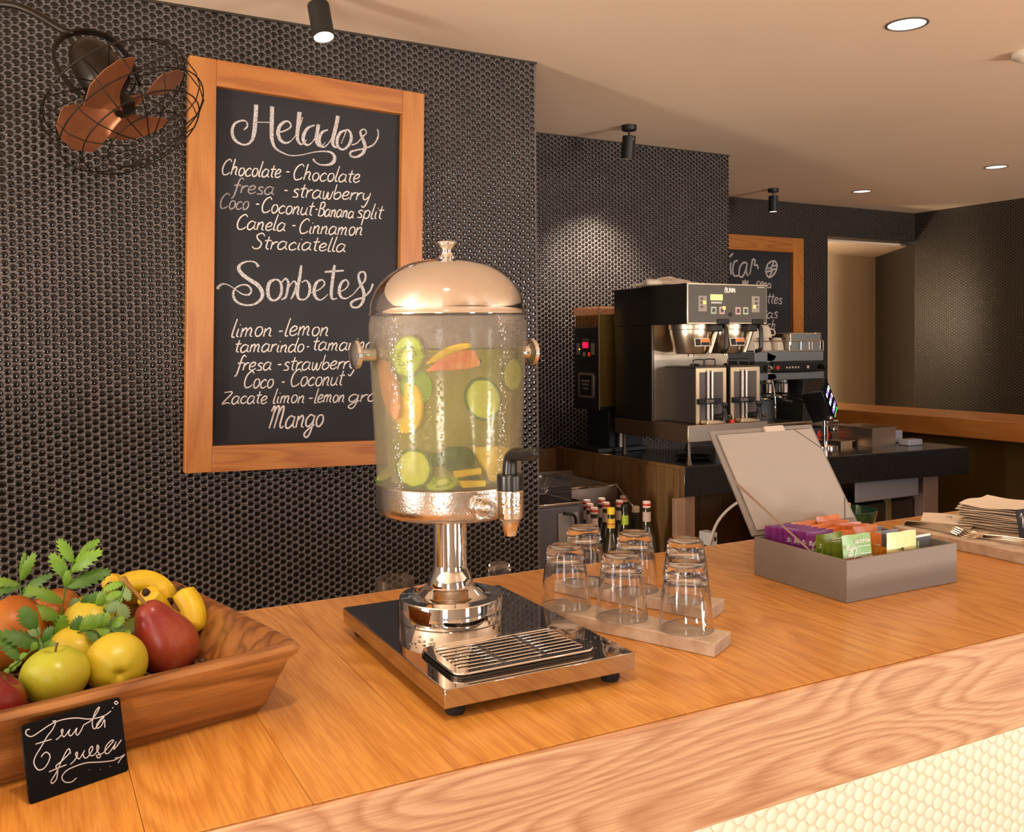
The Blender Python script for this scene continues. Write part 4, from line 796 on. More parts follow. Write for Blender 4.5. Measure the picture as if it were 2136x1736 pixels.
# fruit in the tank: each slice is a thing of its own
def slicemat(name, rim, flesh, core, seeds=False, rimw=0.9, corer=0.35, pith=None):
    m = bpy.data.materials.new(name); m.use_nodes = True; nt = m.node_tree; N = nt.nodes; L = nt.links; b = N['Principled BSDF']
    b.inputs['Roughness'].default_value = 0.3; b.inputs['Subsurface Weight'].default_value = 0.0
    tc = N.new('ShaderNodeTexCoord'); mp = N.new('ShaderNodeMapping'); L.new(tc.outputs['Object'], mp.inputs[0]); mp.inputs['Scale'].default_value = (1, 1, 0)
    ln = N.new('ShaderNodeVectorMath'); ln.operation = 'LENGTH'; L.new(mp.outputs[0], ln.inputs[0])
    dv = N.new('ShaderNodeMath'); dv.operation = 'DIVIDE'; dv.inputs[1].default_value = 0.026; L.new(ln.outputs['Value'], dv.inputs[0])
    nz = N.new('ShaderNodeTexNoise'); nz.inputs['Scale'].default_value = 160; L.new(tc.outputs['Object'], nz.inputs['Vector'])
    ad = N.new('ShaderNodeMath'); ad.operation = 'MULTIPLY_ADD'; ad.inputs[1].default_value = 0.14; L.new(nz.outputs[0], ad.inputs[0]); L.new(dv.outputs[0], ad.inputs[2])
    cr = N.new('ShaderNodeValToRGB'); E = cr.color_ramp.elements
    E[0].position = corer * 0.85; E[0].color = tuple(core)+(1,); E[1].position = corer * 1.25; E[1].color = tuple(flesh)+(1,)
    q = E.new(rimw); q.color = tuple(flesh)+(1,); q = E.new(min(1, rimw + 0.06)); q.color = tuple(rim)+(1,)
    L.new(ad.outputs[0], cr.inputs[0]); last = cr.outputs[0]
    if seeds:
        gr_ = N.new('ShaderNodeTexGradient'); gr_.gradient_type = 'RADIAL'; L.new(tc.outputs['Object'], gr_.inputs[0])
        cb_ = N.new('ShaderNodeCombineXYZ'); sc1 = N.new('ShaderNodeMath'); sc1.operation = 'MULTIPLY'; sc1.inputs[1].default_value = 34; L.new(gr_.outputs[1], sc1.inputs[0])
        sc2 = N.new('ShaderNodeMath'); sc2.operation = 'MULTIPLY'; sc2.inputs[1].default_value = 10; L.new(dv.outputs[0], sc2.inputs[0])
        L.new(sc1.outputs[0], cb_.inputs[0]); L.new(sc2.outputs[0], cb_.inputs[1])
        vo = N.new('ShaderNodeTexVoronoi'); vo.inputs['Scale'].default_value = 1.0; L.new(cb_.outputs[0], vo.inputs['Vector'])
        lt = N.new('ShaderNodeMath'); lt.operation = 'LESS_THAN'; lt.inputs[1].default_value = 0.42; L.new(vo.outputs['Distance'], lt.inputs[0])
        g1 = N.new('ShaderNodeMath'); g1.operation = 'GREATER_THAN'; g1.inputs[1].default_value = corer * 0.95; L.new(dv.outputs[0], g1.inputs[0])
        g2 = N.new('ShaderNodeMath'); g2.operation = 'LESS_THAN'; g2.inputs[1].default_value = corer * 1.75; L.new(dv.outputs[0], g2.inputs[0])
        a1 = N.new('ShaderNodeMath'); a1.operation = 'MULTIPLY'; L.new(lt.outputs[0], a1.inputs[0]); L.new(g1.outputs[0], a1.inputs[1])
        a2 = N.new('ShaderNodeMath'); a2.operation = 'MULTIPLY'; L.new(a1.outputs[0], a2.inputs[0]); L.new(g2.outputs[0], a2.inputs[1])
        mx = N.new('ShaderNodeMix'); mx.data_type = 'RGBA'; L.new(a2.outputs[0], mx.inputs[0]); L.new(last, mx.inputs[6]); mx.inputs[7].default_value = (0.01, 0.008, 0.004, 1); last = mx.outputs[2]
    L.new(last, b.inputs['Base Color']); return m
M['kiwi'] = slicemat('kiwi_slice', (0.20, 0.24, 0.02), (0.42, 0.56, 0.03), (0.70, 0.72, 0.30), True, 0.93, 0.34)
M['cucumber'] = slicemat('cucumber_slice', (0.05, 0.14, 0.015), (0.60, 0.68, 0.14), (0.56, 0.60, 0.16), False, 0.90, 0.5)
M['grapefruit'] = mat('papaya_flesh', (0.80, 0.36, 0.16), 0.35, var=0.3, vscale=40, col2=(0.72, 0.30, 0.14)); M['melon_rind'] = mat('pink_melon_flesh', (0.72, 0.16, 0.09), 0.35, var=.4, vscale=60, col2=(.8, .3, .15))
M['mango'] = mat('mango_flesh', (0.95, 0.66, 0.012), 0.3, var=.25, vscale=30); M['mint'] = mat('mint_leaf', (0.035, 0.13, 0.008), 0.5, var=.5, vscale=60)
M['lime'] = mat('lime_peel', (0.20, 0.40, 0.02), 0.4); M['rind_green'] = mat('cucumber_skin', (0.035, 0.13, 0.015), 0.4)
VDIR = (Vector((0, 0, 1.52)) - Vector((DX, DY, 1.44))).normalized()
vr = Vector((0.8853, -0.4649, 0)); vf = Vector((-0.4649, -0.8853, 0))   # right / towards viewer, horizontal
def inpos(u, h, dep=0.006, zdir=None):
    """u: metres right of the axis as seen, h: height; just inside the tank wall facing the viewer"""
    R = tr(h) - 0.004 - dep; f = math.sqrt(max(R*R - u*u, 0.0001))
    p = vr * u + vf * f; return Vector((DX, DY, 1.10 + h)) + p, p.normalized()
def slice_thing(name, label, cat, u, h, rad, m, squash=1.0, roll=0, thick=0.004, dep=0.006, grp=None, tilt=0, skin=None):
    p, nrm = inpos(u, h, dep)
    prof = [(0, -thick/2), (0.92, -thick/2), (1.0, -thick*.3), (1.0, thick*.3), (0.92, thick/2), (0, thick/2)]
    mb = MB().lathe([(r * 0.026 if r else 0, z) for r, z in prof], None, 48)
    o = mb.build(name, m, smooth=40)
    nn_ = (nrm + vf * 0.35 + Vector((0, 0, tilt))).normalized()
    o.matrix_basis = along(p, nn_) @ R_(roll, 'Z') @ Matrix.Diagonal((rad/0.026, rad/0.026*squash, 1, 1))
    return tag(o, label, cat, grp)
slice_thing('kiwi_slice', 'large kiwi slice near the top of the dispenser tank', 'fruit slice', -0.0465, 0.402, 0.0280, M['kiwi'], 0.84, 1.2, dep=0.008, grp='fruit slices in the dispenser')
slice_thing('cucumber_slice', 'upright round cucumber slice at the bottom of the dispenser tank', 'fruit slice', -0.040, 0.256, 0.0265, M['cucumber'], 1.0, 0.3, grp='fruit slices in the dispenser')
slice_thing('kiwi_slice', 'kiwi slice lying low beside the upright cucumber slice', 'fruit slice', -0.003, 0.238, 0.0235, M['kiwi'], 0.55, 0.2, grp='fruit slices in the dispenser', tilt=.5, dep=0.012)
slice_thing('kiwi_slice', 'pale kiwi slice under the large kiwi slice near the tank wall', 'fruit slice', -0.036, 0.362, 0.0225, M['lime'], 1.0, 0.3, grp='fruit slices in the dispenser', dep=0.013)
slice_thing('cucumber_slice', 'cucumber slice standing at the right edge of the tank under the lid', 'fruit slice', 0.088, 0.375, 0.024, M['cucumber'], 1.0, 0.2, grp='fruit slices in the dispenser', dep=0.010)
slice_thing('cucumber_slice', 'blurred cucumber slice floating in the right half of the tank', 'fruit slice', 0.050, 0.345, 0.026, M['cucumber'], 1.15, 0.5, grp='fruit slices in the dispenser', dep=0.013)
slice_thing('cucumber_slice', 'cucumber slice lying at the bottom left of the tank', 'fruit slice', -0.078, 0.243, 0.027, M['cucumber'], 1.0, 0.2, grp='fruit slices in the dispenser', tilt=1.6, dep=0.018)
def chunk(name, label, pts, u, h, m, thick=0.006, dep=0.006, tilt=0, m2=None):
    p, nrm = inpos(u, h, dep); sp = smooth_curve([(a, b) for a, b in pts + [pts[0]]], 3)[:-1]
    o = MB().prism(sp if len(pts) > 4 else pts, -thick/2, thick/2).build(name, m, bevel=0.0012)
    zax = (nrm + Vector((0, 0, tilt))).normalized(); xax = Vector((0, 0, 1)).cross(zax).normalized(); yax = zax.cross(xax)
    o.matrix_basis = Matrix.Translation(p) @ Matrix((xax, yax, zax)).transposed().to_4x4()
    return tag(o, label, 'fruit slice', 'fruit slices in the dispenser')
chunk('papaya_slice', 'curved orange papaya slice at the left of the tank below the handle', [(-.024, .036), (.002, .032), (.020, .008), (.026, -.022), (.022, -.042), (.008, -.036), (-.008, -.020), (-.018, .008)], -0.075, 0.362, M['grapefruit'], dep=0.004)
chunk('papaya_slice', 'pink melon wedge with a yellow rind at the top of the tank', [(-.040, -.014), (-.02, .002), (.004, .011), (.022, .012), (.026, .006), (.030, -.006), (.022, -.010), (0, -.013)], 0.018, 0.397, M['melon_rind'])
chunk('mango_slice', 'yellow mango strip behind the pink melon wedge', [(-.038, -.010), (-.018, .008), (.004, .016), (.02, .017), (.02, .011), (.0, .004), (-.02, -.006)], 0.014, 0.401, M['mango'], dep=0.014)
chunk('mango_slice', 'large yellow mango piece in the upper left of the tank', [(-.024, .030), (.014, .026), (.022, -.012), (.006, -.034), (-.018, -.030)], -0.046, 0.338, M['mango'], dep=0.010)
chunk('mango_slice', 'bright yellow mango triangle low at the right of the tank', [(-.032, .022), (.028, .016), (.026, -.018), (.0, -.026), (-.010, -.012)], 0.060, 0.262, M['mango'])
chunk('mango_slice', 'thin yellow mango strip lying at the tank bottom by the tap', [(-.020, .004), (.018, .006), (.018, -.002), (-.018, -.005)], 0.030, 0.250, M['mango'], dep=0.005)
chunk('mango_slice', 'low yellow mango sliver on the tank floor by the tap', [(-.018, .004), (.020, .002), (.020, -.006), (-.012, -.006)], 0.034, 0.237, M['mango'], dep=0.005)
def leaf_shape(L_, W_, n=7): return [(-L_/2 + L_*k/n, W_*math.sin(PI*k/n)**.8) for k in range(n+1)] + [(L_/2 - L_*k/n, -W_*math.sin(PI*k/n)**.8) for k in range(1, n)]
for u, h, L_, W_, a, lab in ((0.004, 0.272, .036, .011, .7, 'mint leaf standing beside the upright cucumber slice'), (0.026, 0.272, .034, .011, -.8, 'mint leaf with its tip down in the middle of the tank bottom'), (0.020, 0.256, .042, .009, -.15, 'dark mint leaf lying over the mango strips'), (0.036, 0.244, .028, .006, -.6, 'small dark mint leaf between the mango strips'), (0.038, 0.396, .026, .007, -.1, 'mint leaf under the mist next to the pink melon wedge'), (-0.012, 0.268, .026, .009, -.3, 'dark mint leaf tucked behind the upright cucumber slice')):
    c, s_ = math.cos(a), math.sin(a)
    chunk('mint_leaf', lab, [(x*c - y*s_, x*s_ + y*c) for x, y in leaf_shape(L_, W_)], u, h, M['mint'], 0.0016, 0.008)

# ================================================================== TUMBLERS ON STONE SLABS
def slab(label, P4, z0, z1, seedv):
    cx_, cy_ = sum(p[0] for p in P4)/4, sum(p[1] for p in P4)/4
    o = MB().prism([(p[0]-cx_, p[1]-cy_) for p in P4], 0, z1-z0).build('stone_slab', M['stone'], bevel=0.0015, loc=(cx_, cy_, z0)); return tag(o, label, 'slab', 'stone slabs under the tumblers')
slab('front travertine slab holding three upturned tumblers', [(0.7993, 0.9568), (0.8530, 0.986), (0.7340, 1.246), (0.6800, 1.222)], 1.1001, 1.119, 1)
slab('rear travertine slab holding three upturned tumblers', [(0.9039, 1.0882), (0.9525, 1.1156), (0.8330, 1.375), (0.7800, 1.350)], 1.1001, 1.119, 2)
gp = [(0.0378, 0.0002), (0.0384, 0.0012), (0.0378, 0.004), (0.0362, 0.020), (0.0340, 0.042), (0.0312, 0.062), (0.0292, 0.074), (0.0287, 0.0775), (0.0283, 0.082), (0.0272, 0.0885), (0.0240, 0.0922), (0.020, 0.093), (0.014, 0.0915), (0, 0.0910)]
gi = [(0, 0.0745), (0.012, 0.0748), (0.022, 0.0735), (0.0265, 0.070), (0.0288, 0.061), (0.0318, 0.042), (0.0340, 0.020), (0.0358, 0.004), (0.0366, 0.0004)]
def tumbler_mesh():
    mb = MB(); seg = 72; prof = gp + gi
    vs = []; rings = []
    for idx, (r, z) in enumerate(prof):
        if r == 0: rings.append([len(vs)]); vs.append((0, 0, z)); continue
        rings.append(list(range(len(vs), len(vs)+seg)))
        inner_ = idx >= len(gp)
        for k in range(seg):
            a = 2*PI*k/seg; rr = r
            if inner_ and 0.03 < z < 0.073: rr = r * (1 - 0.010 * abs(math.cos(5*a)) * min(1, (z-.03)/.03))
            vs.append((rr*math.cos(a), rr*math.sin(a), z))
    fs = []
    pairs = list(zip(rings, rings[1:])) + [(rings[-1], rings[0])]
    for a, b in pairs:
        if len(a) == 1 and len(b) == 1: continue
        for k in range(seg):
            k2 = (k+1) % seg
            if len(a) == 1: fs.append((a[0], b[k2], b[k]))
            elif len(b) == 1: fs.append((a[k], a[k2], b[0]))
            else: fs.append((a[k], a[k2], b[k2], b[k]))
    return mb.add(vs, fs)
TL = [(0.7196, 1.2042, 'upturned glass tumbler on the front slab, nearest the steel column'), (0.7605, 1.1150, 'upturned glass tumbler in the middle of the front slab'), (0.8077, 1.0265, 'upturned glass tumbler at the near right end of the front slab'),
      (0.8193, 1.3098, 'upturned glass tumbler on the rear slab, farthest from the tea box'), (0.8658, 1.2306, 'upturned glass tumbler in the middle of the rear slab'), (0.9036, 1.1493, 'upturned glass tumbler at the right end of the rear slab')]
t0 = tumbler_mesh().build('glass_tumbler', M['glass'], smooth=50)
def bubble(m=None): return MB().lathe([(0, -0.003), (0.0018, -0.0022), (0.0028, 0), (0.0018, 0.0022), (0, 0.003)], None, 16)
for i, (x, y, lab) in enumerate(TL):
    o = t0 if i == 0 else t0.copy()
    if i: COL.objects.link(o)
    o.location = (x, y, 1.1191); o.rotation_euler = (0, 0, i * 0.4); tag(o, lab, 'glass', 'upturned tumblers on the slabs')
    
# two glasses standing below, on the service shelf behind the bar
sh = thing('service_shelf', 'dark service shelf behind the bar counter', 'shelf', (0, 0, 0))
Box(0.2, 1.35, 1.50, 1.80, 0.92, 0.943).build('shelf_board', M['dark_steel'], sh, bevel=0.002)
for xx in (0.22, 0.78, 1.33): Box(xx - .01, xx + .01, 1.51, 1.79, 0, 0.92).build('leg', M['dark_steel'], sh)
g2 = MB().lathe([(0, 0), (0.030, 0), (0.031, 0.002), (0.0345, 0.1), (0.0348, 0.1315), (0.0335, 0.1315), (0.0330, 0.1), (0.0295, 0.008), (0, 0.008)], None, 56).build('glass_tumbler', thinglass('clear_thin_glass', (0.93, 0.93, 0.92), fog=0.10, fogcol=(0.6, 0.5, 0.42), refl=1.2), smooth=50, loc=(0.614, 1.6555, 0.9432))
tag(g2, 'empty straight glass peeking over the back edge of the bar, left of the steel column', 'glass')
g3 = t0.copy(); COL.objects.link(g3); g3.location = (0.838, 1.66, 0.9433); g3.scale = (0.82, 0.82, 1.43)
tag(g3, 'upturned glass behind the bar between the steel column and the tumblers', 'glass')
if 'group' in g3: del g3['group']

# ================================================================== TEA BOX
bx = thing('tea_box', 'open grey beige tea box with a propped lid', 'box', (1.278, 1.1585, 1.1003))
hx, hy, bz, wt = 0.131, 0.1055, 0.0675, 0.0042
Box(-hx, hx, -hy, -hy+wt, 0, bz).build('front_wall', M['box_grey'], bx, bevel=0.0008)
Box(-hx, hx, hy-wt, hy, 0, bz).build('back_wall', M['box_grey'], bx, bevel=0.0008)
Box(-hx, -hx+wt, -hy+wt, hy-wt, 0, bz).build('side_wall', M['box_grey'], bx, bevel=0.0008)
Box(hx-wt, hx, -hy+wt, hy-wt, 0, bz).build('side_wall', M['box_grey'], bx, bevel=0.0008)
Box(-hx+wt, hx-wt, -hy+wt, hy-wt, 0, 0.004).build('bottom', M['box_grey'], bx)
th = math.atan2(0.119, 0.178); LM = T_(0, hy+0.003, bz+0.001) @ R_(-th, 'X')     # lid leans back
lid = MB().box(-hx, hx, 0, 0.0045, 0, 0.214, LM); lid.build('lid', M['box_grey'], bx, bevel=0.001)
MB().box(-hx+0.012, hx-0.008, -0.004, -0.0002, 0.008, 0.203, LM).build('lid_panel', mat('lid_panel_grey', (0.36, 0.318, 0.285), 0.6, bump=.3, bscale=700), bx, bevel=0.0015)
lm2 = MB(); 
for a, b_ in (((0.075, 0.203), (0.123, 0.158)), ((0.123, 0.05), (0.098, 0.008))):
    d = Vector((b_[0]-a[0], 0, b_[1]-a[1])); n_ = Vector((d.z, 0, -d.x)).normalized() * 0.0007
    A, B_ = Vector((a[0], -0.0044, a[1])), Vector((b_[0], -0.0044, b_[1]))
    vs = [A-n_, B_-n_, B_+n_, A+n_]; vs += [v + Vector((0, 0.0006, 0)) for v in vs]
    lm2.add([LM @ v for v in vs], [(0,1,2,3), (7,6,5,4), (0,4,5,1), (1,5,6,2), (2,6,7,3), (3,7,4,0)])
lm2.build('lid_pocket_slit', M['black_matte'], bx)
MB().box(0.000, 0.050, -0.0062, -0.0002, 0.2015, 0.2135, LM).build('magnet_tab', mat('tab_grey', (0.55, 0.47, 0.40), 0.5), bx, bevel=0.0008)
ra = LM @ Vector((-hx+0.006, -0.004, 0.105)); rb = Vector((-hx+0.006, -0.045, 0.055))
rv = [ra + Vector((0, -.003, -.005)), ra + Vector((0, .003, .005)), rb + Vector((0, .005, .004)), rb + Vector((0, -.005, -.004))]
MB().add(rv + [v + Vector((0.0006, 0, 0)) for v in rv], [(0,1,2,3), (7,6,5,4), (0,4,5,1), (1,5,6,2), (2,6,7,3), (3,7,4,0)]).build('ribbon', M['ribbon'], bx)
def packet(kind, label, x, y, z, lean, w=0.064, h=0.068, rz=0, grp='tea packets in the box', puff=0.0028):
    base, top, dark = PK[kind]
    t = thing('tea_packet', label, 'tea packet', (x, y, z), rz, grp); t.rotation_euler = (lean, 0, rz)
    n = 8; vs = []
    for s_ in (-1, 1):
        for j in range(n+1):
            for i in range(n+1):
                u, v = i/n, j/n; f = (math.sin(PI*u)*math.sin(PI*v))**.6 * puff
                vs.append((-w/2 + w*u + 0.0006*math.sin(9*v), s_*(0.0004 + f), h*v + 0.0005*math.sin(11*u)))
    m_ = (n+1)**2; fs = []
    for j in range(n):
        for i in range(n):
            p = j*(n+1)+i; fs.append((p, p+1, p+n+2, p+n+1)); fs.append((m_+p, m_+p+n+1, m_+p+n+2, m_+p+1))
    rim = [i for i in range(n+1)] + [j*(n+1)+n for j in range(1, n+1)] + [n*(n+1)+i for i in range(n-1, -1, -1)] + [j*(n+1) for j in range(n-1, 0, -1)]
    for q in range(len(rim)): a, b_ = rim[q], rim[(q+1) % len(rim)]; fs.append((a, m_+a, m_+b_, b_))
    MB().add(vs, fs).build('pouch', base, t, smooth=60)
    return t
def pk_mat(name, c, c2): return mat(name, c, rough=0.28, spec=0.6, bump=0.25, bscale=60, var=0.2, vscale=30, col2=c2)
PK = {'purple': (pk_mat('purple_pouch', (0.30, 0.06, 0.28), (0.20, 0.03, 0.20)), (0.4, 0.1, 0.35), None),
 'green': (pk_mat('green_pouch', (0.24, 0.32, 0.035), (0.13, 0.19, 0.016)), None, None),
 'light': (pk_mat('pale_green_pouch', (0.22, 0.42, 0.16), (0.30, 0.50, 0.26)), None, None),
 'orange': (pk_mat('orange_pouch', (0.78, 0.24, 0.045), (0.62, 0.16, 0.03)), None, None),
 'amber': (pk_mat('amber_pouch', (0.55, 0.22, 0.02), (0.38, 0.15, 0.01)), None, None),
 'cream': (pk_mat('cream_envelope', (0.72, 0.62, 0.26), (0.78, 0.70, 0.36)), None, None),
 'grey': (pk_mat('grey_envelope', (0.12, 0.12, 0.14), (0.16, 0.15, 0.17)), None, None)}
M['print_white'] = mat('white_print', (0.85, 0.8, 0.75), 0.5); M['print_dark'] = mat('dark_print', (0.10, 0.12, 0.04), 0.5); M['print_brown'] = mat('brown_band', (0.26, 0.11, 0.07), 0.35)
bxz = 1.105; rp = random.Random(12)
def lean(): return rp.uniform(-0.10, 0.0)
ords = ['rearmost', 'second from the back', 'third from the back', 'fourth from the back', 'fifth from the back', 'sixth from the back', 'seventh from the back', 'eighth from the back', 'ninth from the back']
def mk(text, front, t, h0=0.043, xw=0.026, x0=0.0, mm='print_white'):
    mb = MB(); toP = lambda a, b, l: Vector((a, -0.0042 + l, b))
    word(mb, text, x0 - xw/2, h0, x0 + xw/2, h0, 0.0042, 0.0009, toP, nrm=0.0002); mb.build('lettering', M[mm], t)
def lines(t, rows, mm='print_white', y=-0.0040):
    mb = MB()
    for xa, xb, z in rows: mb.box(xa, xb, y - 0.0002, y + 0.001, z - .0006, z + .0006)
    mb.build('small_print', M[mm], t)
for k in range(7):
    t = packet('purple', 'purple foil tea packet, %s in the left column of the tea box' % ords[k], 1.188, 1.244 - k*0.0165, bxz + 0.016 + .001*k, lean(), w=0.062)
    if k >= 3: mk('Mighty', 1, t, 0.046, 0.024, -0.018); 
    if k == 6: mk('leaf', 1, t, 0.036, 0.016, -0.018); lines(t, [(0.002, .024, .056), (0.004, .020, .052), (0.002, .026, .044), (0.004, .022, .040)])
for k in range(4):
    t = packet('green', 'olive green tea packet, %s in front of the purple packets' % ('rearmost', 'second from the back', 'third from the back', 'front')[k], 1.1885, 1.128 - k*0.0125, bxz + (0.021 if k == 0 else 0.008), lean(), w=0.060, grp='green tea packets')
    if k == 0: mk('Mighty', 1, t, 0.046, 0.022, -0.016); mk('leaf', 1, t, 0.036, 0.016, -0.016); lines(t, [(0.004, .026, .058), (0.004, .022, .054), (0.006, .026, .046)])
t = packet('light', 'pale green tea packet leaning against the front wall of the tea box', 1.1905, 1.0640, bxz + 0.026, -0.16, w=0.064, h=0.072)
mk('Mighty', 1, t, 0.048, 0.024, -0.017); mk('leaf', 1, t, 0.038, 0.018, -0.017); mk('oatstraw', 1, t, 0.058, 0.034, 0.010); lines(t, [(-0.002, .026, .052), (0.002, .026, .040), (0.004, .028, .034)])
MB().box(-0.0315, 0.0315, -0.0040, 0.0022, 0.020, 0.036).build('brown_band', M['print_brown'], t, bevel=.0008)
for k in range(6):
    packet('orange', 'orange tea packet, %s in the second column of the tea box' % ords[k], 1.2535, 1.244 - k*0.019, bxz + 0.013 + rp.uniform(-.003, .004), lean() * 1.6, rz=rp.uniform(-.08, .08), w=0.060)
for k in range(5):
    packet('orange', 'orange tea packet, %s in the third column of the tea box' % ords[k], 1.3185, 1.246 - k*0.020, bxz + 0.014 + rp.uniform(-.003, .005), lean() * 1.6, rz=rp.uniform(-.1, .1), w=0.060)
t = packet('orange', 'orange tea packet facing front behind the cream envelope', 1.2690, 1.112, bxz + 0.014, -0.08, w=0.058); mk('rooibos', 1, t, .045, .03, 0.006); lines(t, [(0.0, .024, .040), (0.002, .022, .036)])
for k in range(3):
    packet('amber', 'amber tea packet, %s edge on beside the pale green packet' % ('nearest', 'middle', 'farthest')[k], 1.236 + 0.011*k, 1.090, bxz + 0.002, 0, rz=1.50, w=0.040, h=0.066, grp='amber tea packets')
t = packet('cream', 'cream tea envelope printed with a small green tree, at the front of the tea box', 1.2915, 1.0665, bxz + 0.026, -0.06, w=0.070, h=0.066, puff=0.0008)
mb = MB(); toP = lambda a, b, l: Vector((a, -0.0020 + l, b))
word(mb, 'Tea', -0.014, 0.030, 0.016, 0.030, 0.0040, 0.0007, toP, nrm=.0002)
mb.box(-0.0004, .0004, -0.0022, -0.001, 0.033, 0.038); 
for a in (-1, 0, 1): mb.box(a*.0022 - .0014, a*.0022 + .0014, -0.0022, -0.001, 0.037 - abs(a)*.001, 0.0395 - abs(a)*.001)
mb.build('emblem', M['print_dark'], t)
for k in range(4):
    t = packet('grey', 'dark grey tea envelope, %s at the right side of the tea box' % ('rearmost', 'second from the back', 'third from the back', 'front one lying upright')[k], 1.366, 1.190 - k*0.034, bxz + (0.010 if k < 3 else 0.013), -0.16 if k < 3 else -.10, w=0.058, h=0.060, puff=.001, rz=rp.uniform(-.05, .05), grp='grey tea envelopes')
    if k == 3: MB().box(-0.028, 0.028, -0.0018, 0.0018, 0.0575, 0.0608).build('white_edge', M['print_white'], t)
t = packet('light', 'thin bright green packet edge on beside the cream envelope', 1.3335, 1.0855, bxz + 0.008, 0, w=0.04, h=0.064, rz=1.4, puff=.0008)

# ================================================================== FRUIT BOWL
BR_ = math.radians(13.0)
bu = Vector((math.cos(BR_), math.sin(BR_), 0)); bv = Vector((-math.sin(BR_), math.cos(BR_), 0))
Rc = Vector((0.2765, 1.0425, 0))                 # front right rim corner
BL_, BW_, BH_ = 0.56, 0.385, 0.080
bo = Rc - bu * BL_/2 + bv * BW_/2
bowl = thing('fruit_bowl', 'rectangular carved wooden bowl with flared sides holding the fruit', 'bowl', (bo.x, bo.y, 1.1002), BR_)
def rring(hx_, hy_, r, z, n=5): return [(x, y, z) for x, y in rr_poly(-hx_, hx_, -hy_, hy_, r, n)]
fl = 0.036
RG = [rring(BL_/2-fl-.03, BW_/2-fl-.03, .02, 0.0), rring(BL_/2-fl, BW_/2-fl, .010, 0.0), rring(BL_/2-fl+.006, BW_/2-fl+.006, .010, .008), rring(BL_/2-.010, BW_/2-.010, .012, .060), rring(BL_/2-.002, BW_/2-.002, .013, .068), rring(BL_/2, BW_/2, .014, .074), rring(BL_/2-.003, BW_/2-.003, .014, .0795), rring(BL_/2-.012, BW_/2-.012, .015, .0805), rring(BL_/2-.017, BW_/2-.017, .016, .0775), rring(BL_/2-.052, BW_/2-.052, .03, .018), rring(BL_/2-.07, BW_/2-.07, .03, .011)]
vs = [p for r_ in RG for p in r_]; n_ = len(RG[0]); fs = []
for a in range(len(RG)-1):
    for k in range(n_): fs.append((a*n_+k, a*n_+(k+1) % n_, (a+1)*n_+(k+1) % n_, (a+1)*n_+k))
fs += [tuple(range(n_-1, -1, -1)), tuple(range((len(RG)-1)*n_, len(RG)*n_))]
rb = random.Random(8)
MB().add(vs, fs).build('bowl_body', M['bowl_wood'], bowl, smooth=42)
def BP(a, b, z): # bowl local -> world; a,b from the bowl's centre
    p = bo + bu * a + bv * b; return Vector((p.x, p.y, 1.1002 + z))
# coffee beans covering the bowl floor
bm_ = MB()
for k in range(1500):
    a = rb.uniform(-BL_/2+.07, BL_/2-.054); b_ = rb.uniform(-BW_/2+.06, BW_/2-.06); z = 0.0145 + rb.uniform(0, .011)
    if a > 0.20: z += (a - .20) * .35
    if a > 0.14 and b_ > 0.06: continue
    Mx = T_(a, b_, z) @ R_(rb.uniform(0, 6.3), 'Z') @ R_(rb.uniform(-.7, .7), 'X') @ R_(rb.uniform(-.5, .5), 'Y')
    vv = []; 
    for zz, r in ((-.8, .62), (0.0, 1.0), (.8, .62)):
        vv += [Mx @ Vector((0.0052*r*math.cos(q*PI/3), 0.0038*r*math.sin(q*PI/3), .0027*zz)) for q in range(6)]
    ff = [tuple(range(5, -1, -1)), tuple(range(12, 18))] + [(i*6+q, i*6+(q+1) % 6, (i+1)*6+(q+1) % 6, (i+1)*6+q) for i in range(2) for q in range(6)]
    bm_.add(vv, ff)
o = bm_.build('coffee_beans', mat('roasted_bean', (0.075, 0.028, 0.010), 0.4, var=.5, vscale=50), smooth=60)
o.location = bowl.location; o.rotation_euler = bowl.rotation_euler; tag(o, 'dark coffee beans covering the floor of the wooden bowl', 'coffee beans', kind='stuff')

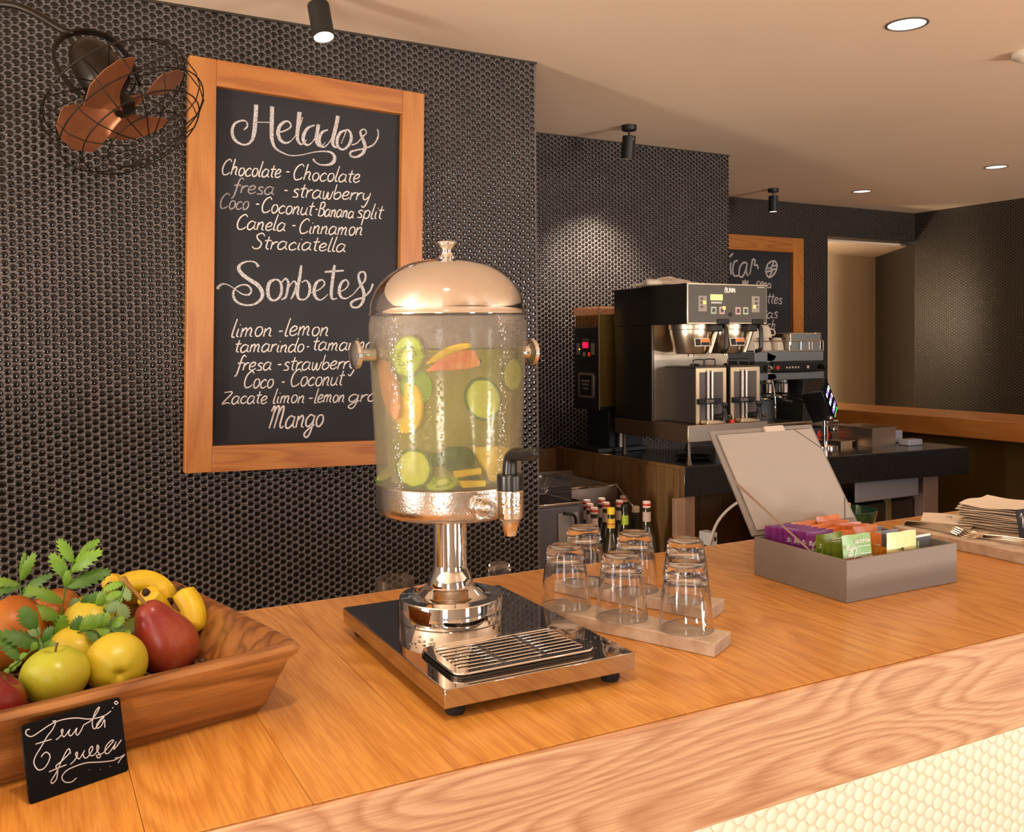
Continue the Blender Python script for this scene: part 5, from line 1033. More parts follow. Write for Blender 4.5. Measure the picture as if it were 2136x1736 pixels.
def fruit_mat(name, c1, c2, scale=9, axis_mix=0.6, rough=0.32, spots=None, c3=None):
    m = bpy.data.materials.new(name); m.use_nodes = True; nt = m.node_tree; N = nt.nodes; L = nt.links; b = N['Principled BSDF']
    b.inputs['Roughness'].default_value = rough; b.inputs['Coat Weight'].default_value = 0.15; b.inputs['Coat Roughness'].default_value = 0.3
    b.inputs['Subsurface Weight'].default_value = 0.08; b.inputs['Subsurface Scale'].default_value = 0.008
    tc = N.new('ShaderNodeTexCoord'); n = N.new('ShaderNodeTexNoise'); n.inputs['Scale'].default_value = scale; n.inputs['Detail'].default_value = 4; L.new(tc.outputs['Object'], n.inputs['Vector'])
    sx = N.new('ShaderNodeSeparateXYZ'); L.new(tc.outputs['Object'], sx.inputs[0])
    a = N.new('ShaderNodeMath'); a.operation = 'MULTIPLY_ADD'; a.inputs[1].default_value = 9 * axis_mix; L.new(sx.outputs['X'], a.inputs[0]); L.new(n.outputs[0], a.inputs[2])
    r = N.new('ShaderNodeValToRGB'); r.color_ramp.elements[0].position = .35; r.color_ramp.elements[1].position = .68
    r.color_ramp.elements[0].color = tuple(c1)+(1,); r.color_ramp.elements[1].color = tuple(c2)+(1,); L.new(a.outputs[0], r.inputs[0])
    last = r.outputs[0]
    if spots:
        s = N.new('ShaderNodeTexVoronoi'); s.inputs['Scale'].default_value = 190; L.new(tc.outputs['Object'], s.inputs['Vector'])
        lt = N.new('ShaderNodeMath'); lt.operation = 'LESS_THAN'; lt.inputs[1].default_value = 0.13; L.new(s.outputs['Distance'], lt.inputs[0])
        m0 = N.new('ShaderNodeMath'); m0.operation = 'MULTIPLY'; m0.inputs[1].default_value = .5; L.new(lt.outputs[0], m0.inputs[0])
        mx = N.new('ShaderNodeMix'); mx.data_type = 'RGBA'; L.new(m0.outputs[0], mx.inputs[0]); L.new(last, mx.inputs[6]); mx.inputs[7].default_value = tuple(spots)+(1,); last = mx.outputs[2]
    L.new(last, b.inputs['Base Color']); return m
def lumpy(o, amt, seed, sc=22):
    rs = random.Random(seed); ph = [(rs.uniform(0, 6.3), rs.uniform(-1, 1), rs.uniform(-1, 1), rs.uniform(-1, 1)) for _ in range(4)]
    for v in o.data.vertices:
        f = sum(math.sin(p + (v.co.x*a + v.co.y*b + v.co.z*c) * sc * 2) for p, a, b, c in ph) / 4
        v.co *= 1 + amt * f
def apple(name, label, cat, p, r, m, tilt=(0, 0), stem=True, hsc=0.90, seed=1, grp=None):
    t = thing(name, label, cat, p, 0, grp); t.rotation_euler = (tilt[0], tilt[1], seed)
    prof = []
    for k in range(33):
        a = -PI/2 + PI*k/32; rr = math.cos(a); z = math.sin(a)
        dip_t = max(0, 1 - rr/.42)**1.6 * .26 if z > 0 else 0; dip_b = max(0, 1 - rr/.35)**1.6 * .18 if z < 0 else 0
        rad = rr * (1.0 + .06*z - .02*z*z)
        prof.append((max(0, rad) * r if 0 < k < 32 else 0, (z * hsc - dip_t + dip_b) * r))
    o = MB().lathe(prof, None, 40).build('body', m, t, smooth=180); lumpy(o, .035, seed)
    for v in o.data.vertices:
        an = math.atan2(v.co.y, v.co.x); rr = math.hypot(v.co.x, v.co.y) / r
        v.co.z += (-.03 * r * (math.cos(5*an)) * rr * (1 if v.co.z < 0 else .35))
    if stem: MB().tube(smooth_curve([(0, 0, r*.62), (0.0008, 0, r*.80), (0.003, 0.001, r*1.02)], 4), [.0014, .0011, .0011, .0011, .0012, .0012, .0013, .0014, .0019], 8).build('stem', M['stem'], t, smooth=180)
    return t
M['stem'] = mat('woody_stem', (0.16, 0.085, 0.03), 0.7)
M['green_apple'] = fruit_mat('green_apple_skin', (0.44, 0.52, 0.03), (0.52, 0.50, 0.04), 10, .3, spots=(.6, .6, .2))
M['yellow_apple'] = fruit_mat('yellow_apple_skin', (0.66, 0.52, 0.025), (0.60, 0.56, 0.04), 8, .3, rough=.36, spots=(.5, .36, .05))
M['red_pear'] = fruit_mat('red_pear_skin', (0.26, 0.020, 0.020), (0.36, 0.075, 0.03), 14, .35, rough=.3, spots=(.5, .25, .12))
M['orange_mango'] = fruit_mat('orange_mango_skin', (0.40, 0.11, 0.008), (0.50, 0.20, 0.012), 12, .5, rough=.42, spots=(.35, .1, .02))
M['dark_red'] = fruit_mat('dark_red_skin', (0.20, 0.008, 0.012), (0.10, 0.006, 0.010), 12, .5, rough=.22, spots=(.3, .08, .06))
M['banana'] = fruit_mat('banana_skin', (0.76, 0.50, 0.012), (0.78, 0.58, 0.02), 20, .2, rough=.42, spots=(.30, .15, .02)); M['tip'] = mat('banana_tip', (0.035, 0.02, 0.010), 0.8, bump=.5, bscale=200)
apple('apple', 'green apple with its stem up at the front of the bowl', 'apple', (0.0250, 1.1530, 1.1510), 0.0360, M['green_apple'], (0.0, 0.0), seed=0.3)
apple('apple', 'yellow apple lying on its side between the green apple and the red pear', 'apple', (0.0893, 1.1701, 1.149), 0.0348, M['yellow_apple'], (0.3, 1.45), hsc=.95, seed=1.9)
apple('apple', 'glossy dark red apple at the lower left edge of the photo', 'apple', (-0.0360, 1.118, 1.1450), 0.0335, M['dark_red'], (0.5, -0.5), seed=2.2, stem=False)
apple('mango', 'large orange mango at the left, behind the dark red fruit', 'mango', (-0.0206, 1.306, 1.166), 0.0420, M['orange_mango'], (0.2, 0.4), stem=False, hsc=1.05, seed=3.1)
apple('mango', 'second orange mango mostly hidden by the fern, beside the large orange one', 'mango', (0.030, 1.365, 1.163), 0.0375, M['orange_mango'], (0.5, 0.1), stem=False, seed=4.4)
apple('apple', 'yellow apple at the back of the bowl behind the fern, stem up', 'apple', (0.073, 1.305, 1.168), 0.0350, M['yellow_apple'], (0.15, 0.1), seed=5.2)
apple('apple', 'yellow apple in the middle, between the green apple and the fern', 'apple', (0.052, 1.236, 1.150), 0.0335, M['yellow_apple'], (0.1, 0.5), seed=6.6, stem=False)
# red pear, neck leaning up to the left
pr_ = thing('pear', 'large red pear with a long stem', 'pear', (0.1515, 1.2120, 1.1485), 0)
pa = Vector((-0.36, -0.05, 0.80)).normalized()
pm = Matrix.Identity(4)
pp = [(0, -.0345), (.014, -.0335), (.026, -.028), (.034, -.016), (.0372, -.002), (.036, .011), (.0315, .024), (.0255, .036), (.0205, .046), (.0165, .054), (.0115, .0595), (.005, .0615), (0, .0612)]
pb = MB().lathe([(p[0], p[1]) for p in smooth_curve(pp, 3)][:-1] + [(0, .0612)], along((0, 0, 0), pa), 44).build('body', M['red_pear'], pr_, smooth=180)
MB().tube(smooth_curve([tuple(pa*.058), tuple(pa*.070 + Vector((-.002, 0, 0))), tuple(pa*.085 + Vector((-.007, 0, .002))), tuple(pa*.094 + Vector((-.012, 0, .006)))], 4), [.0030]+[.0024]*8+[.0026, .0028, .0034, .0036], 8).build('stem', mat('pear_stem', (0.30, 0.16, 0.04), .6), pr_, smooth=180)
def banana(label, pts, rad, tipend=True, grp='bananas in the wooden bowl'):
    P = [Vector(p) for p in pts]; c0 = P[len(P)//2]
    t = thing('banana', label, 'banana', tuple(c0), 0, grp)
    sp = smooth_curve([tuple(p - c0) for p in P], 7); n = len(sp); seg = 10; rr = []
    for i in range(n):
        u = i/(n-1); f = min(1, (u/.16 + .30)) if u < .12 else (min(1, (1-u)/.2 + .34) if u > .85 else 1)
        rr.append(rad * f * (0.90 + .1*math.sin(PI*u)))
    mb = MB().tube(sp, rr, seg); o = mb.build('peel', M['banana'], t, smooth=180)
    for i in range(n):
        for k in range(seg):
            v = o.data.vertices[i*seg+k]; c = Vector(sp[i]); v.co = c + (v.co - c) * (1.08 if k % 2 == 0 else 0.95)
    d = (Vector(sp[-1]) - Vector(sp[-3])).normalized(); e = Vector(sp[-1])
    MB().lathe([(0, -.003), (rad*.36, -.003), (rad*.33, .002), (rad*.28, .005), (0, .0058)], along(e, d), 10).build('blossom_end', M['tip'], t, smooth=60)
    d = (Vector(sp[0]) - Vector(sp[2])).normalized(); e = Vector(sp[0])
    MB().lathe([(0, -.002), (rad*.32, -.002), (rad*.30, .009), (rad*.36, .012), (0, .0125)], along(e, d), 10).build('stalk', M['tip'], t, smooth=60)
banana('banana lying on top across the back of the bowl', [(0.1100, 1.316, 1.2025), (0.1215, 1.322, 1.2050), (0.1400, 1.326, 1.2030), (0.1580, 1.322, 1.1920), (0.1655, 1.304, 1.1790)], 0.0165)
banana('banana standing at the right end of the bunch, its dark tip up', [(0.1850, 1.240, 1.150), (0.1890, 1.250, 1.166), (0.1868, 1.260, 1.181), (0.1807, 1.270, 1.1920), (0.1773, 1.275, 1.1990)], 0.0150)
banana('banana behind the red pear with its dark tip up', [(0.1601, 1.300, 1.150), (0.155, 1.292, 1.168), (0.1464, 1.282, 1.183), (0.1385, 1.276, 1.195), (0.1345, 1.272, 1.2015)], 0.0150)
banana('banana mostly hidden under the top banana, at its left', [(0.1413, 1.372, 1.166), (0.1232, 1.370, 1.184), (0.1043, 1.362, 1.1955), (0.0975, 1.352, 1.198)], 0.0145)
apple('apple', 'dark green fruit in the shade behind the red pear', 'apple', (0.126, 1.262, 1.150), 0.0280, mat('dark_green_skin', (.10, .13, .015), .4, var=.4, vscale=20), (0.1, 0.2), seed=7.7, stem=False)

# fern sprigs: stem, and every leaflet a piece
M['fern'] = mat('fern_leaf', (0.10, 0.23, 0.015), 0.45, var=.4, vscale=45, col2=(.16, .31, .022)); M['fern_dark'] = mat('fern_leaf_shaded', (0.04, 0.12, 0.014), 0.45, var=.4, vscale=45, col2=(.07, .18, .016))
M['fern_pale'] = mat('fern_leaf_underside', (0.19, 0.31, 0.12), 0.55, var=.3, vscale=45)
def leaflet(mb, base, d, up, L_, W_, teeth=6):
    d = d.normalized(); s_ = d.cross(up).normalized(); nrm = s_.cross(d).normalized(); n = teeth * 2; vs = []; fs = []
    c = []
    for i in range(n+1):
        u = i/n; w = W_ * math.sin(PI * (u*.93 + .07))**.75 * (1.0 if i % 2 == 0 else .62) if i < n else 0.0002
        m_ = base + d*(L_*u) + nrm * (0.12 * L_ * math.sin(PI*u*.8))
        vs += [m_ + s_*w + d*(.10*L_ if i % 2 == 0 and i < n else 0) - nrm*w*.25, m_, m_ - s_*w + d*(.10*L_ if i % 2 == 0 and i < n else 0) - nrm*w*.25]
    for i in range(n): fs += [(3*i, 3*i+1, 3*i+4, 3*i+3), (3*i+1, 3*i+2, 3*i+5, 3*i+4)]
    mb.add(vs, fs)
def px(u, v, depth):      # authoring aid: a point of the place at a chosen distance in front of the viewer
    d = Vector((0.8853, -0.4649, -0.0098)) * ((u-1068)/1946.4) + Vector((-0.0225, -0.0217, -0.9995)) * ((v-770.1)/1946.4) + Vector((0.4645, 0.8851, -0.0297))
    return cam_loc + d * depth
def frond(label, stem, leaves, mk='fern', grp='fern sprigs in the fruit bowl'):
    """stem: list of (u, v, depth); leaves: (base index 0..1 along stem, du, dv, ddepth, width, material)"""
    P = [px(*s) for s in stem]; c0 = P[0]
    t = thing('fern_sprig', label, 'fern', tuple(c0), 0, grp)
    sp = smooth_curve([tuple(p - c0) for p in P], 6); 
    MB().tube(sp, [0.0012 - 0.0006*i/len(sp) for i in range(len(sp))], 6).build('stem', M['fern_dark'], t, smooth=180)
    for f, du, dv, dd, w, mm in leaves:
        i = min(len(sp)-1, int(f*(len(sp)-1))); b = Vector(sp[i]); 
        dep = stem[0][2] + (stem[-1][2]-stem[0][2])*f
        k = dep/1946.4
        d = Vector((0.8853, -0.4649, -0.0098))*(du*k) + Vector((-0.0225, -0.0217, -0.9995))*(dv*k) + Vector((0.4645, 0.8851, 0))*dd
        vw = (cam_loc - (c0 + b)).normalized()
        mb = MB(); leaflet(mb, b, d, vw + Vector((0, 0, .5)), d.length * 1.22, w*k*1.85, 7)
        mb.build('leaflet', M[mm], t, smooth=40)
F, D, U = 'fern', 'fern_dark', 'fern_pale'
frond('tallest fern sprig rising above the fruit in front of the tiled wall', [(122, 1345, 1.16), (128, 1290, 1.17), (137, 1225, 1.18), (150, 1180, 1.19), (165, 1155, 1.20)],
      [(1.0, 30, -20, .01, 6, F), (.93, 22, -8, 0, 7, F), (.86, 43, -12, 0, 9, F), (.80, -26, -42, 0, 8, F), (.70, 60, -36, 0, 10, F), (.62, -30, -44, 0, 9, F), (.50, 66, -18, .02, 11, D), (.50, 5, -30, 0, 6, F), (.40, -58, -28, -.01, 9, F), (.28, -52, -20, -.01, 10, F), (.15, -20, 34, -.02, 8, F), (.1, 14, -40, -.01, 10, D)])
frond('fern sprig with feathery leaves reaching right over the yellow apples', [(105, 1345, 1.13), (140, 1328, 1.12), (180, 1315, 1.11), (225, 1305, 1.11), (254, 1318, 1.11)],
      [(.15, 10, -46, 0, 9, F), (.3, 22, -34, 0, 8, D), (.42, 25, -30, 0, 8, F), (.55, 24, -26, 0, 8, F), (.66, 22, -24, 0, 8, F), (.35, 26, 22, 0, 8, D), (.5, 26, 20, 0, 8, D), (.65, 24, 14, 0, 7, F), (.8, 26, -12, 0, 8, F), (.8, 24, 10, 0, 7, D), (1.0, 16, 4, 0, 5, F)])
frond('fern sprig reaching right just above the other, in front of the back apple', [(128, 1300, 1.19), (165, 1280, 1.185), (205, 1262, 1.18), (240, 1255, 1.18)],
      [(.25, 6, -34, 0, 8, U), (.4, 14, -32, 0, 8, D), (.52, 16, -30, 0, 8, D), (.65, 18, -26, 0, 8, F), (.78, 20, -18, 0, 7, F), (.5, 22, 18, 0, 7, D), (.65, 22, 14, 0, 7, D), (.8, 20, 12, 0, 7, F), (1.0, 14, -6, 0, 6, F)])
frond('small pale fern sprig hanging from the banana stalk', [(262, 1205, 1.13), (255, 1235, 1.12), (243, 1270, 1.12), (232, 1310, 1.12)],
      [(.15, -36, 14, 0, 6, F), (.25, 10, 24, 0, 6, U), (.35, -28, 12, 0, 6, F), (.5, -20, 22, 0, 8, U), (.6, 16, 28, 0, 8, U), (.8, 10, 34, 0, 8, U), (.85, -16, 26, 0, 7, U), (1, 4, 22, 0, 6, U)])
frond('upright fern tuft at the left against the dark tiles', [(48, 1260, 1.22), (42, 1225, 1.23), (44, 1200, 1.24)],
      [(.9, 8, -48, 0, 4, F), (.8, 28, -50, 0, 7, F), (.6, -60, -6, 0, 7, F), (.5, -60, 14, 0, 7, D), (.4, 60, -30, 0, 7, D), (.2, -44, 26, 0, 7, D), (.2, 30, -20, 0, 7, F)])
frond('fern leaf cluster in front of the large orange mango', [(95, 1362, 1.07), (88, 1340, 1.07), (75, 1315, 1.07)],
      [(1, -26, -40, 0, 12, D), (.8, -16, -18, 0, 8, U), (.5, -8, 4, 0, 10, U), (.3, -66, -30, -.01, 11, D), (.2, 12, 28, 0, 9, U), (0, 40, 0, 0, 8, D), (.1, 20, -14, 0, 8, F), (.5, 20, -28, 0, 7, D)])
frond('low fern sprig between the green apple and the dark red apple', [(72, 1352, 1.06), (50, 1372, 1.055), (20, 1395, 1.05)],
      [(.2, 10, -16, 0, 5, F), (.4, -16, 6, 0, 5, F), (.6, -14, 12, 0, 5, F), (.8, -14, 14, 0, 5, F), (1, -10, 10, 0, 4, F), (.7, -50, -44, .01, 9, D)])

# ================================================================== FRUIT CARD
cl = Vector((-0.0034, 0.9525, 1.1001)); cu = Vector((0.9454, 0.3259, 0)).normalized(); cup = Vector((-0.0751, 0.218, 0.9731)).normalized(); cn = cu.cross(cup).normalized()
card = thing('name_card', 'glossy black card lettered Fruta fresca leaning on the wooden bowl', 'sign')
card.matrix_basis = Matrix.Translation(cl) @ Matrix((cu, cup, cn)).transposed().to_4x4()
M['gloss_black'] = mat('glossy_black_acrylic', (0.006, 0.006, 0.008), rough=0.03, spec=0.22)
MB().prism(rr_poly(0, 0.0925, 0, 0.0712, 0.003), -0.0025, 0).build('plate', M['gloss_black'], card, bevel=0.0004)
mb = MB()
for st in CARD:
    ribbon(mb, [(p[0], p[1], 0.00095) for p in smooth_curve([(st[i], st[i+1]) for i in range(0, len(st), 2)], 5)], lambda a, b, l: Vector((a, b, 0.0001 - l)), 0.00012)
mb.build('chalk_pen_lettering', mat('silver_ink', (0.55, 0.53, 0.55), .6), card)

# ================================================================== NAPKINS, CUTLERY
ns = slab('long travertine slab under the napkins and cutlery', [(1.622, 0.93), (1.96, 0.93), (1.96, 1.365), (1.622, 1.365)], 1.1001, 1.1215, 3)
ns['group'] = 'stone board'; del ns['group']
def napkin(label, x, y, z, sx_, sy_, rz, th_, seedv, grp, wav=0.004):
    rs = random.Random(seedv); n = 10; vs = []
    ph = [rs.uniform(0, 6.3) for _ in range(4)]
    for s_ in (0, 1):
        for j in range(n+1):
            for i in range(n+1):
                u, v = i/n - .5, j/n - .5; e = max(abs(u), abs(v)) * 2
                w = wav * (e**3) * (math.sin(6*u + ph[0]) + math.sin(7*v + ph[1])) * .5 + wav * .5 * e**4
                vs.append((u*sx_*(1+.01*math.sin(9*v+ph[2])), v*sy_*(1+.01*math.sin(9*u+ph[3])), max(w, -th_*.3) + s_ * th_ * (1 - .7*e**6)))
    m_ = (n+1)**2; fs = []
    for j in range(n):
        for i in range(n): p = j*(n+1)+i; fs += [(m_+p, m_+p+1, m_+p+n+2, m_+p+n+1), (p, p+n+1, p+n+2, p+1)]
    rim = [i for i in range(n+1)] + [j*(n+1)+n for j in range(1, n+1)] + [n*(n+1)+i for i in range(n-1, -1, -1)] + [j*(n+1) for j in range(n-1, 0, -1)]
    for q in range(len(rim)): a, b_ = rim[q], rim[(q+1) % len(rim)]; fs.append((a, b_, m_+b_, m_+a))
    o = MB().add(vs, fs).build('napkin', M['beige_paper'], smooth=50, loc=(x, y, z)); o.rotation_euler = (0, 0, rz)
    return tag(o, label, 'napkin', grp)
for k in range(12):
    lab = 'folded cream napkin, %s of the tall stack' % ('bottom one' if k == 0 else 'top one' if k == 11 else ('second', 'third', 'fourth', 'fifth', 'sixth', 'seventh', 'eighth', 'ninth', 'tenth', 'eleventh')[k-1] + ' from the bottom')
    napkin(lab, 1.828 + rp.uniform(-.004, .004), 1.240 + rp.uniform(-.004, .004), 1.1222 + k*0.0040, 0.155 + rp.uniform(-.004, .004), 0.155, 0.30 + rp.uniform(-.05, .05), 0.0034, k, 'stacked napkins', 0.0025 if k < 11 else 0.005)
for k in range(3):
    o = napkin('top napkin of the low pile, printed with a small grey leaf' if k == 2 else ('bottom cream napkin of the low pile', 'cream napkin right under the printed one in the low pile')[k], 1.752, 1.333, 1.1222 + k*.0028, 0.120, 0.100, 0.55 + .04*k, .0022, 40+k, 'low napkin pile', .0016)
    if k == 2:
        mb = MB()
        for a in (0.3, 1.1, 2.0, 2.8): ribbon(mb, [(q[0], q[1], .0012) for q in smooth_curve([(0.022, -.01), (0.022 + .008*math.cos(a), -.01 + .010*math.sin(a)), (0.022 + .018*math.cos(a+.2), -.01 + .016*math.sin(a+.2))], 5)], lambda a_, b_, l: Vector((a_, b_, .0026 - l)), .0001)
        mb.build('leaf_print', mat('grey_print', (.25, .2, .22), .8), o)
def fork_mesh(spoon=False):
    mb = MB(); L_ = [(0, .0075, 0), (.02, .0070, .001), (.05, .0042, .003), (.085, .0030, .004), (.105, .0034, .005), (.118, .0085, .004), (.135, .0105, .001)]
    sp = [(a, w, z) for a, w, z in smooth_curve(L_, 3)]; vs = []
    for a, w, z in sp: vs += [(a, -w, z), (a, -w*.5, z+.0016), (a, w*.5, z+.0016), (a, w, z), (a, 0, z-.0008)]
    fs = [];  n = len(sp)
    for i in range(n-1):
        for k, k2 in ((0, 1), (1, 2), (2, 3), (3, 4), (4, 0)): fs.append((5*i+k, 5*i+5+k, 5*i+5+k2, 5*i+k2))
    fs += [(0, 1, 2, 3, 4), (5*n-1, 5*n-2, 5*n-3, 5*n-4, 5*n-5)]
    mb.add(vs, fs); 
    if spoon:
        mb.lathe([(0, -.004), (.010, -.003), (.0155, 0), (.0150, .0006), (.0095, -.0022), (0, -.0032)], T_(.149, 0, .002) @ Matrix.Diagonal((1.35, 1, 1, 1)), 24)
    return mb
def fork_tines(k):
    y = -.0084 + k*.0056; return MB().tube([(.133, y, .0018), (.145, y*1.02, -.0016), (.160, y, -.0014), (.176, y*.94, .004)], [.0019, .0016, .0014, .0006], 8)
def cutlery(label, x, y, z, rz, spoon, grp, tilt=0):
    t = thing('spoon' if spoon else 'fork', label, 'cutlery', (x, y, z), rz, grp); t.rotation_euler = (0, tilt, rz)
    fork_mesh(spoon).build('handle', M['chrome_fork'], t, smooth=50)
    if not spoon:
        for k in range(4): fork_tines(k).build('tine', M['chrome_fork'], t, smooth=180)
M['chrome_fork'] = mat('cutlery_steel', (0.74, 0.64, 0.50), 0.24, 1.0)
for k, nm in enumerate(('bottom fork', 'second fork from the bottom', 'third fork from the bottom', 'top fork')):
    cutlery(nm + ' of the nested forks nearest the tea box', 1.655 + .001*k, 1.362 - .001*k, 1.1232 + .0026*k, -1.57 + .03*k, False, 'nested forks')
for k, nm in enumerate(('bottom spoon', 'middle spoon', 'top spoon')):
    cutlery(nm + ' of the nested spoons at the right edge of the photo', 1.668 + .001*k, 1.205 - .001*k, 1.1245 + .0026*k, -1.52 + .03*k, True, 'nested spoons')
c2 = thing('name_card', 'small black handwritten card at the right edge in front of the napkins', 'sign', (1.7130, 1.1400, 1.1222), 0.9); c2.rotation_euler = (-0.12, -0.10, -0.45)
Box(0, 0.075, 0, 0.0025, 0, 0.060).build('plate', M['chalk_black'], c2, bevel=.0004)
mb = MB()
for st in ([(.006, .046), (.010, .052), (.009, .030), (.008, .024), (.012, .040), (.018, .052), (.018, .035), (.017, .026), (.022, .042), (.028, .050), (.030, .030), (.034, .024)], [(.034, .024), (.026, .022), (.012, .020), (.010, .014), (.018, .010), (.030, .012)], [(.014, .002), (.018, .008), (.024, .006)]):
    ribbon(mb, [(q[0], q[1], .0011) for q in smooth_curve(st, 5)], lambda a, b, l: Vector((a, -.0002 + l, b)), .0002)
mb.build('chalk_pen_lettering', M['chalk_thin'], c2)
# green rimmed glass bowl and wooden block behind the tea box
gb = MB().lathe([(0, 0), (.030, 0), (.046, .012), (.056, .035), (.060, .055), (.0575, .0555), (.0535, .036), (.044, .0145), (.028, .004), (0, .004)], None, 56).build('glass_bowl', thinglass('green_glass', (.20, .62, .42), fog=.12, fogcol=(.02, .25, .14), refl=1.5), smooth=50, loc=(1.555, 1.425, 1.1003)); tag(gb, 'green tinted glass bowl behind the open tea box lid', 'bowl')
wbk = Box(-.022, .022, -.022, .022, 0, .075).build('wooden_block', mat('pale_block', (.66, .40, .2), .6), bevel=.002, loc=(1.508, 1.415, 1.1003)); tag(wbk, 'small pale wooden block behind the right edge of the tea box lid', 'block')

# ================================================================== COFFEE BREWER
bw = thing('coffee_brewer', 'black and steel twin coffee brewer with a grey control panel', 'coffee machine', (2.2584, 2.855, 1.0331))
X1, Y1_, = 0.402, 0.50
M['warm_steel'] = mat('warm_brushed_steel', (0.60, 0.50, 0.38), rough=0.30, metal=1.0, bump=.06, bscale=60)
Box(0, X1, 0.004, Y1_, 0.547, 0.7044).build('head', M['bunn_side'], bw, bevel=0.003)
Box(0.004, X1, 0.232, Y1_, 0.157, 0.547).build('column', M['bunn_side'], bw, bevel=0.002)
Box(0.010, X1 - .004, 0.228, 0.233, 0.157, 0.547).build('backsplash', M['warm_steel'], bw)
Box(0, 0.003, 0.225, 0.235, 0.157, 0.547).build('steel_edge', M['warm_steel'], bw)
Box(0, X1, 0, Y1_, 0.089, 0.155).build('base', mat('brown_steel', (0.10, 0.062, 0.04), .35, .4), bw, bevel=0.003)
Box(-.0006, X1, -0.004, 0.0005, 0.091, 0.156).build('drip_tray', M['warm_steel'], bw, bevel=0.002)
for fx_, fy_ in ((.03, .03), (X1-.03, .03), (.03, Y1_-.03), (X1-.03, Y1_-.03)):
    MB().lathe([(0, 0), (.014, 0), (.012, .01), (.008, .02), (.008, .0885), (0, .0885)], T_(fx_, fy_, 0), 16).build('leg', M['dark_steel'], bw, smooth=40)
Box(0, X1, 0.0, 0.0045, 0.547, 0.7044).build('panel_frame', mat('panel_frame', (0.70, .58, .42), .3, .9), bw, bevel=.001)
Box(0.006, X1-.004, -0.0012, 0.001, 0.5525, 0.699).build('control_panel', M['panel_grey'], bw)
def cpx(X): return (X-700)*.000319
def cpz(X, Y): return 0.7044 - (Y-(90+(X-700)*.0635))*(.1575/(645-(X-700)*.0476))
def pbox(nm, Xa, Xb, Ya, Yb, m, th_=.0012, bev=.0006):
    xm, ym = (Xa+Xb)/2, (Ya+Yb)/2
    return Box(cpx(Xa), cpx(Xb), -.0012-th_, -.0012, cpz(xm, Yb), cpz(xm, Ya)).build(nm, m, bw, bevel=bev)
M['keypad'] = mat('keypad_grey', (.28, .24, .21), .5); M['led_yellow'] = mat('yellow_led', (1, .8, .1), emit=(1, .75, .05), estr=3)
pbox('keypad', 865, 995, 300, 545, M['keypad']); pbox('keypad', 1705, 1832, 335, 578, M['keypad'])
for X, Y in ((915, 345), (915, 405), (915, 470), (1780, 380), (1780, 440), (1780, 500)): pbox('button', X-22, X+22, Y-16, Y+16, M['panel_grey'], .002)
pbox('display', 1048, 1242, 285, 378, mat('lcd_green', (.5, .6, .2), emit=(.55, .68, .2), estr=.55))
M['btn_green'] = mat('button_green', (.40, .48, .38), .5); M['btn_pink'] = mat('button_pink', (.60, .38, .38), .5)
for X, Y, mm in ((1100, 530, 'btn_green'), (1230, 535, 'btn_pink'), (1485, 547, 'btn_pink'), (1608, 550, 'btn_green')):
    pbox('button', X-42, X+42, Y-55, Y+55, M[mm]); pbox('button', X-24, X+24, Y-32, Y+32, M['panel_grey'], .0018)
for X, Y in ((955, 405), (1262, 498), (1752, 495)): pbox('indicator_lamp', X-17, X+17, Y-22, Y+22, M['led_yellow'], .003)
MB().lathe([(0, 0), (.0085, 0), (.0085, .002), (0, .002)], along((cpx(1362), -.0012, cpz(1362, 600)), (0, -1, 0)), 20).build('sensor', M['black_plastic'], bw)
mb = MB(); tp = lambda a, b, l: Vector((a, -.0014 + l, b))
word(mb, 'BUNN', cpx(1272), cpz(1355, 262), cpx(1445), cpz(1355, 264), .0098, .0034, tp, slant=0, jitter=0, nrm=.0004)
mb.build('panel_lettering', M['print_white'], bw); mb = MB()
for k in range(6): mb.box(cpx(1065 + k*28), cpx(1065 + k*28 + 18), -.0018, -.001, cpz(1140, 425), cpz(1140, 400))
mb.build('button_caption', M['print_white'], bw); mb = MB()
for k in range(7): mb.box(cpx(1800 + k*17), cpx(1800 + k*17 + 10), -.0018, -.001, cpz(1860, 212), cpz(1860, 202))
mb.build('model_caption', M['print_white'], bw)
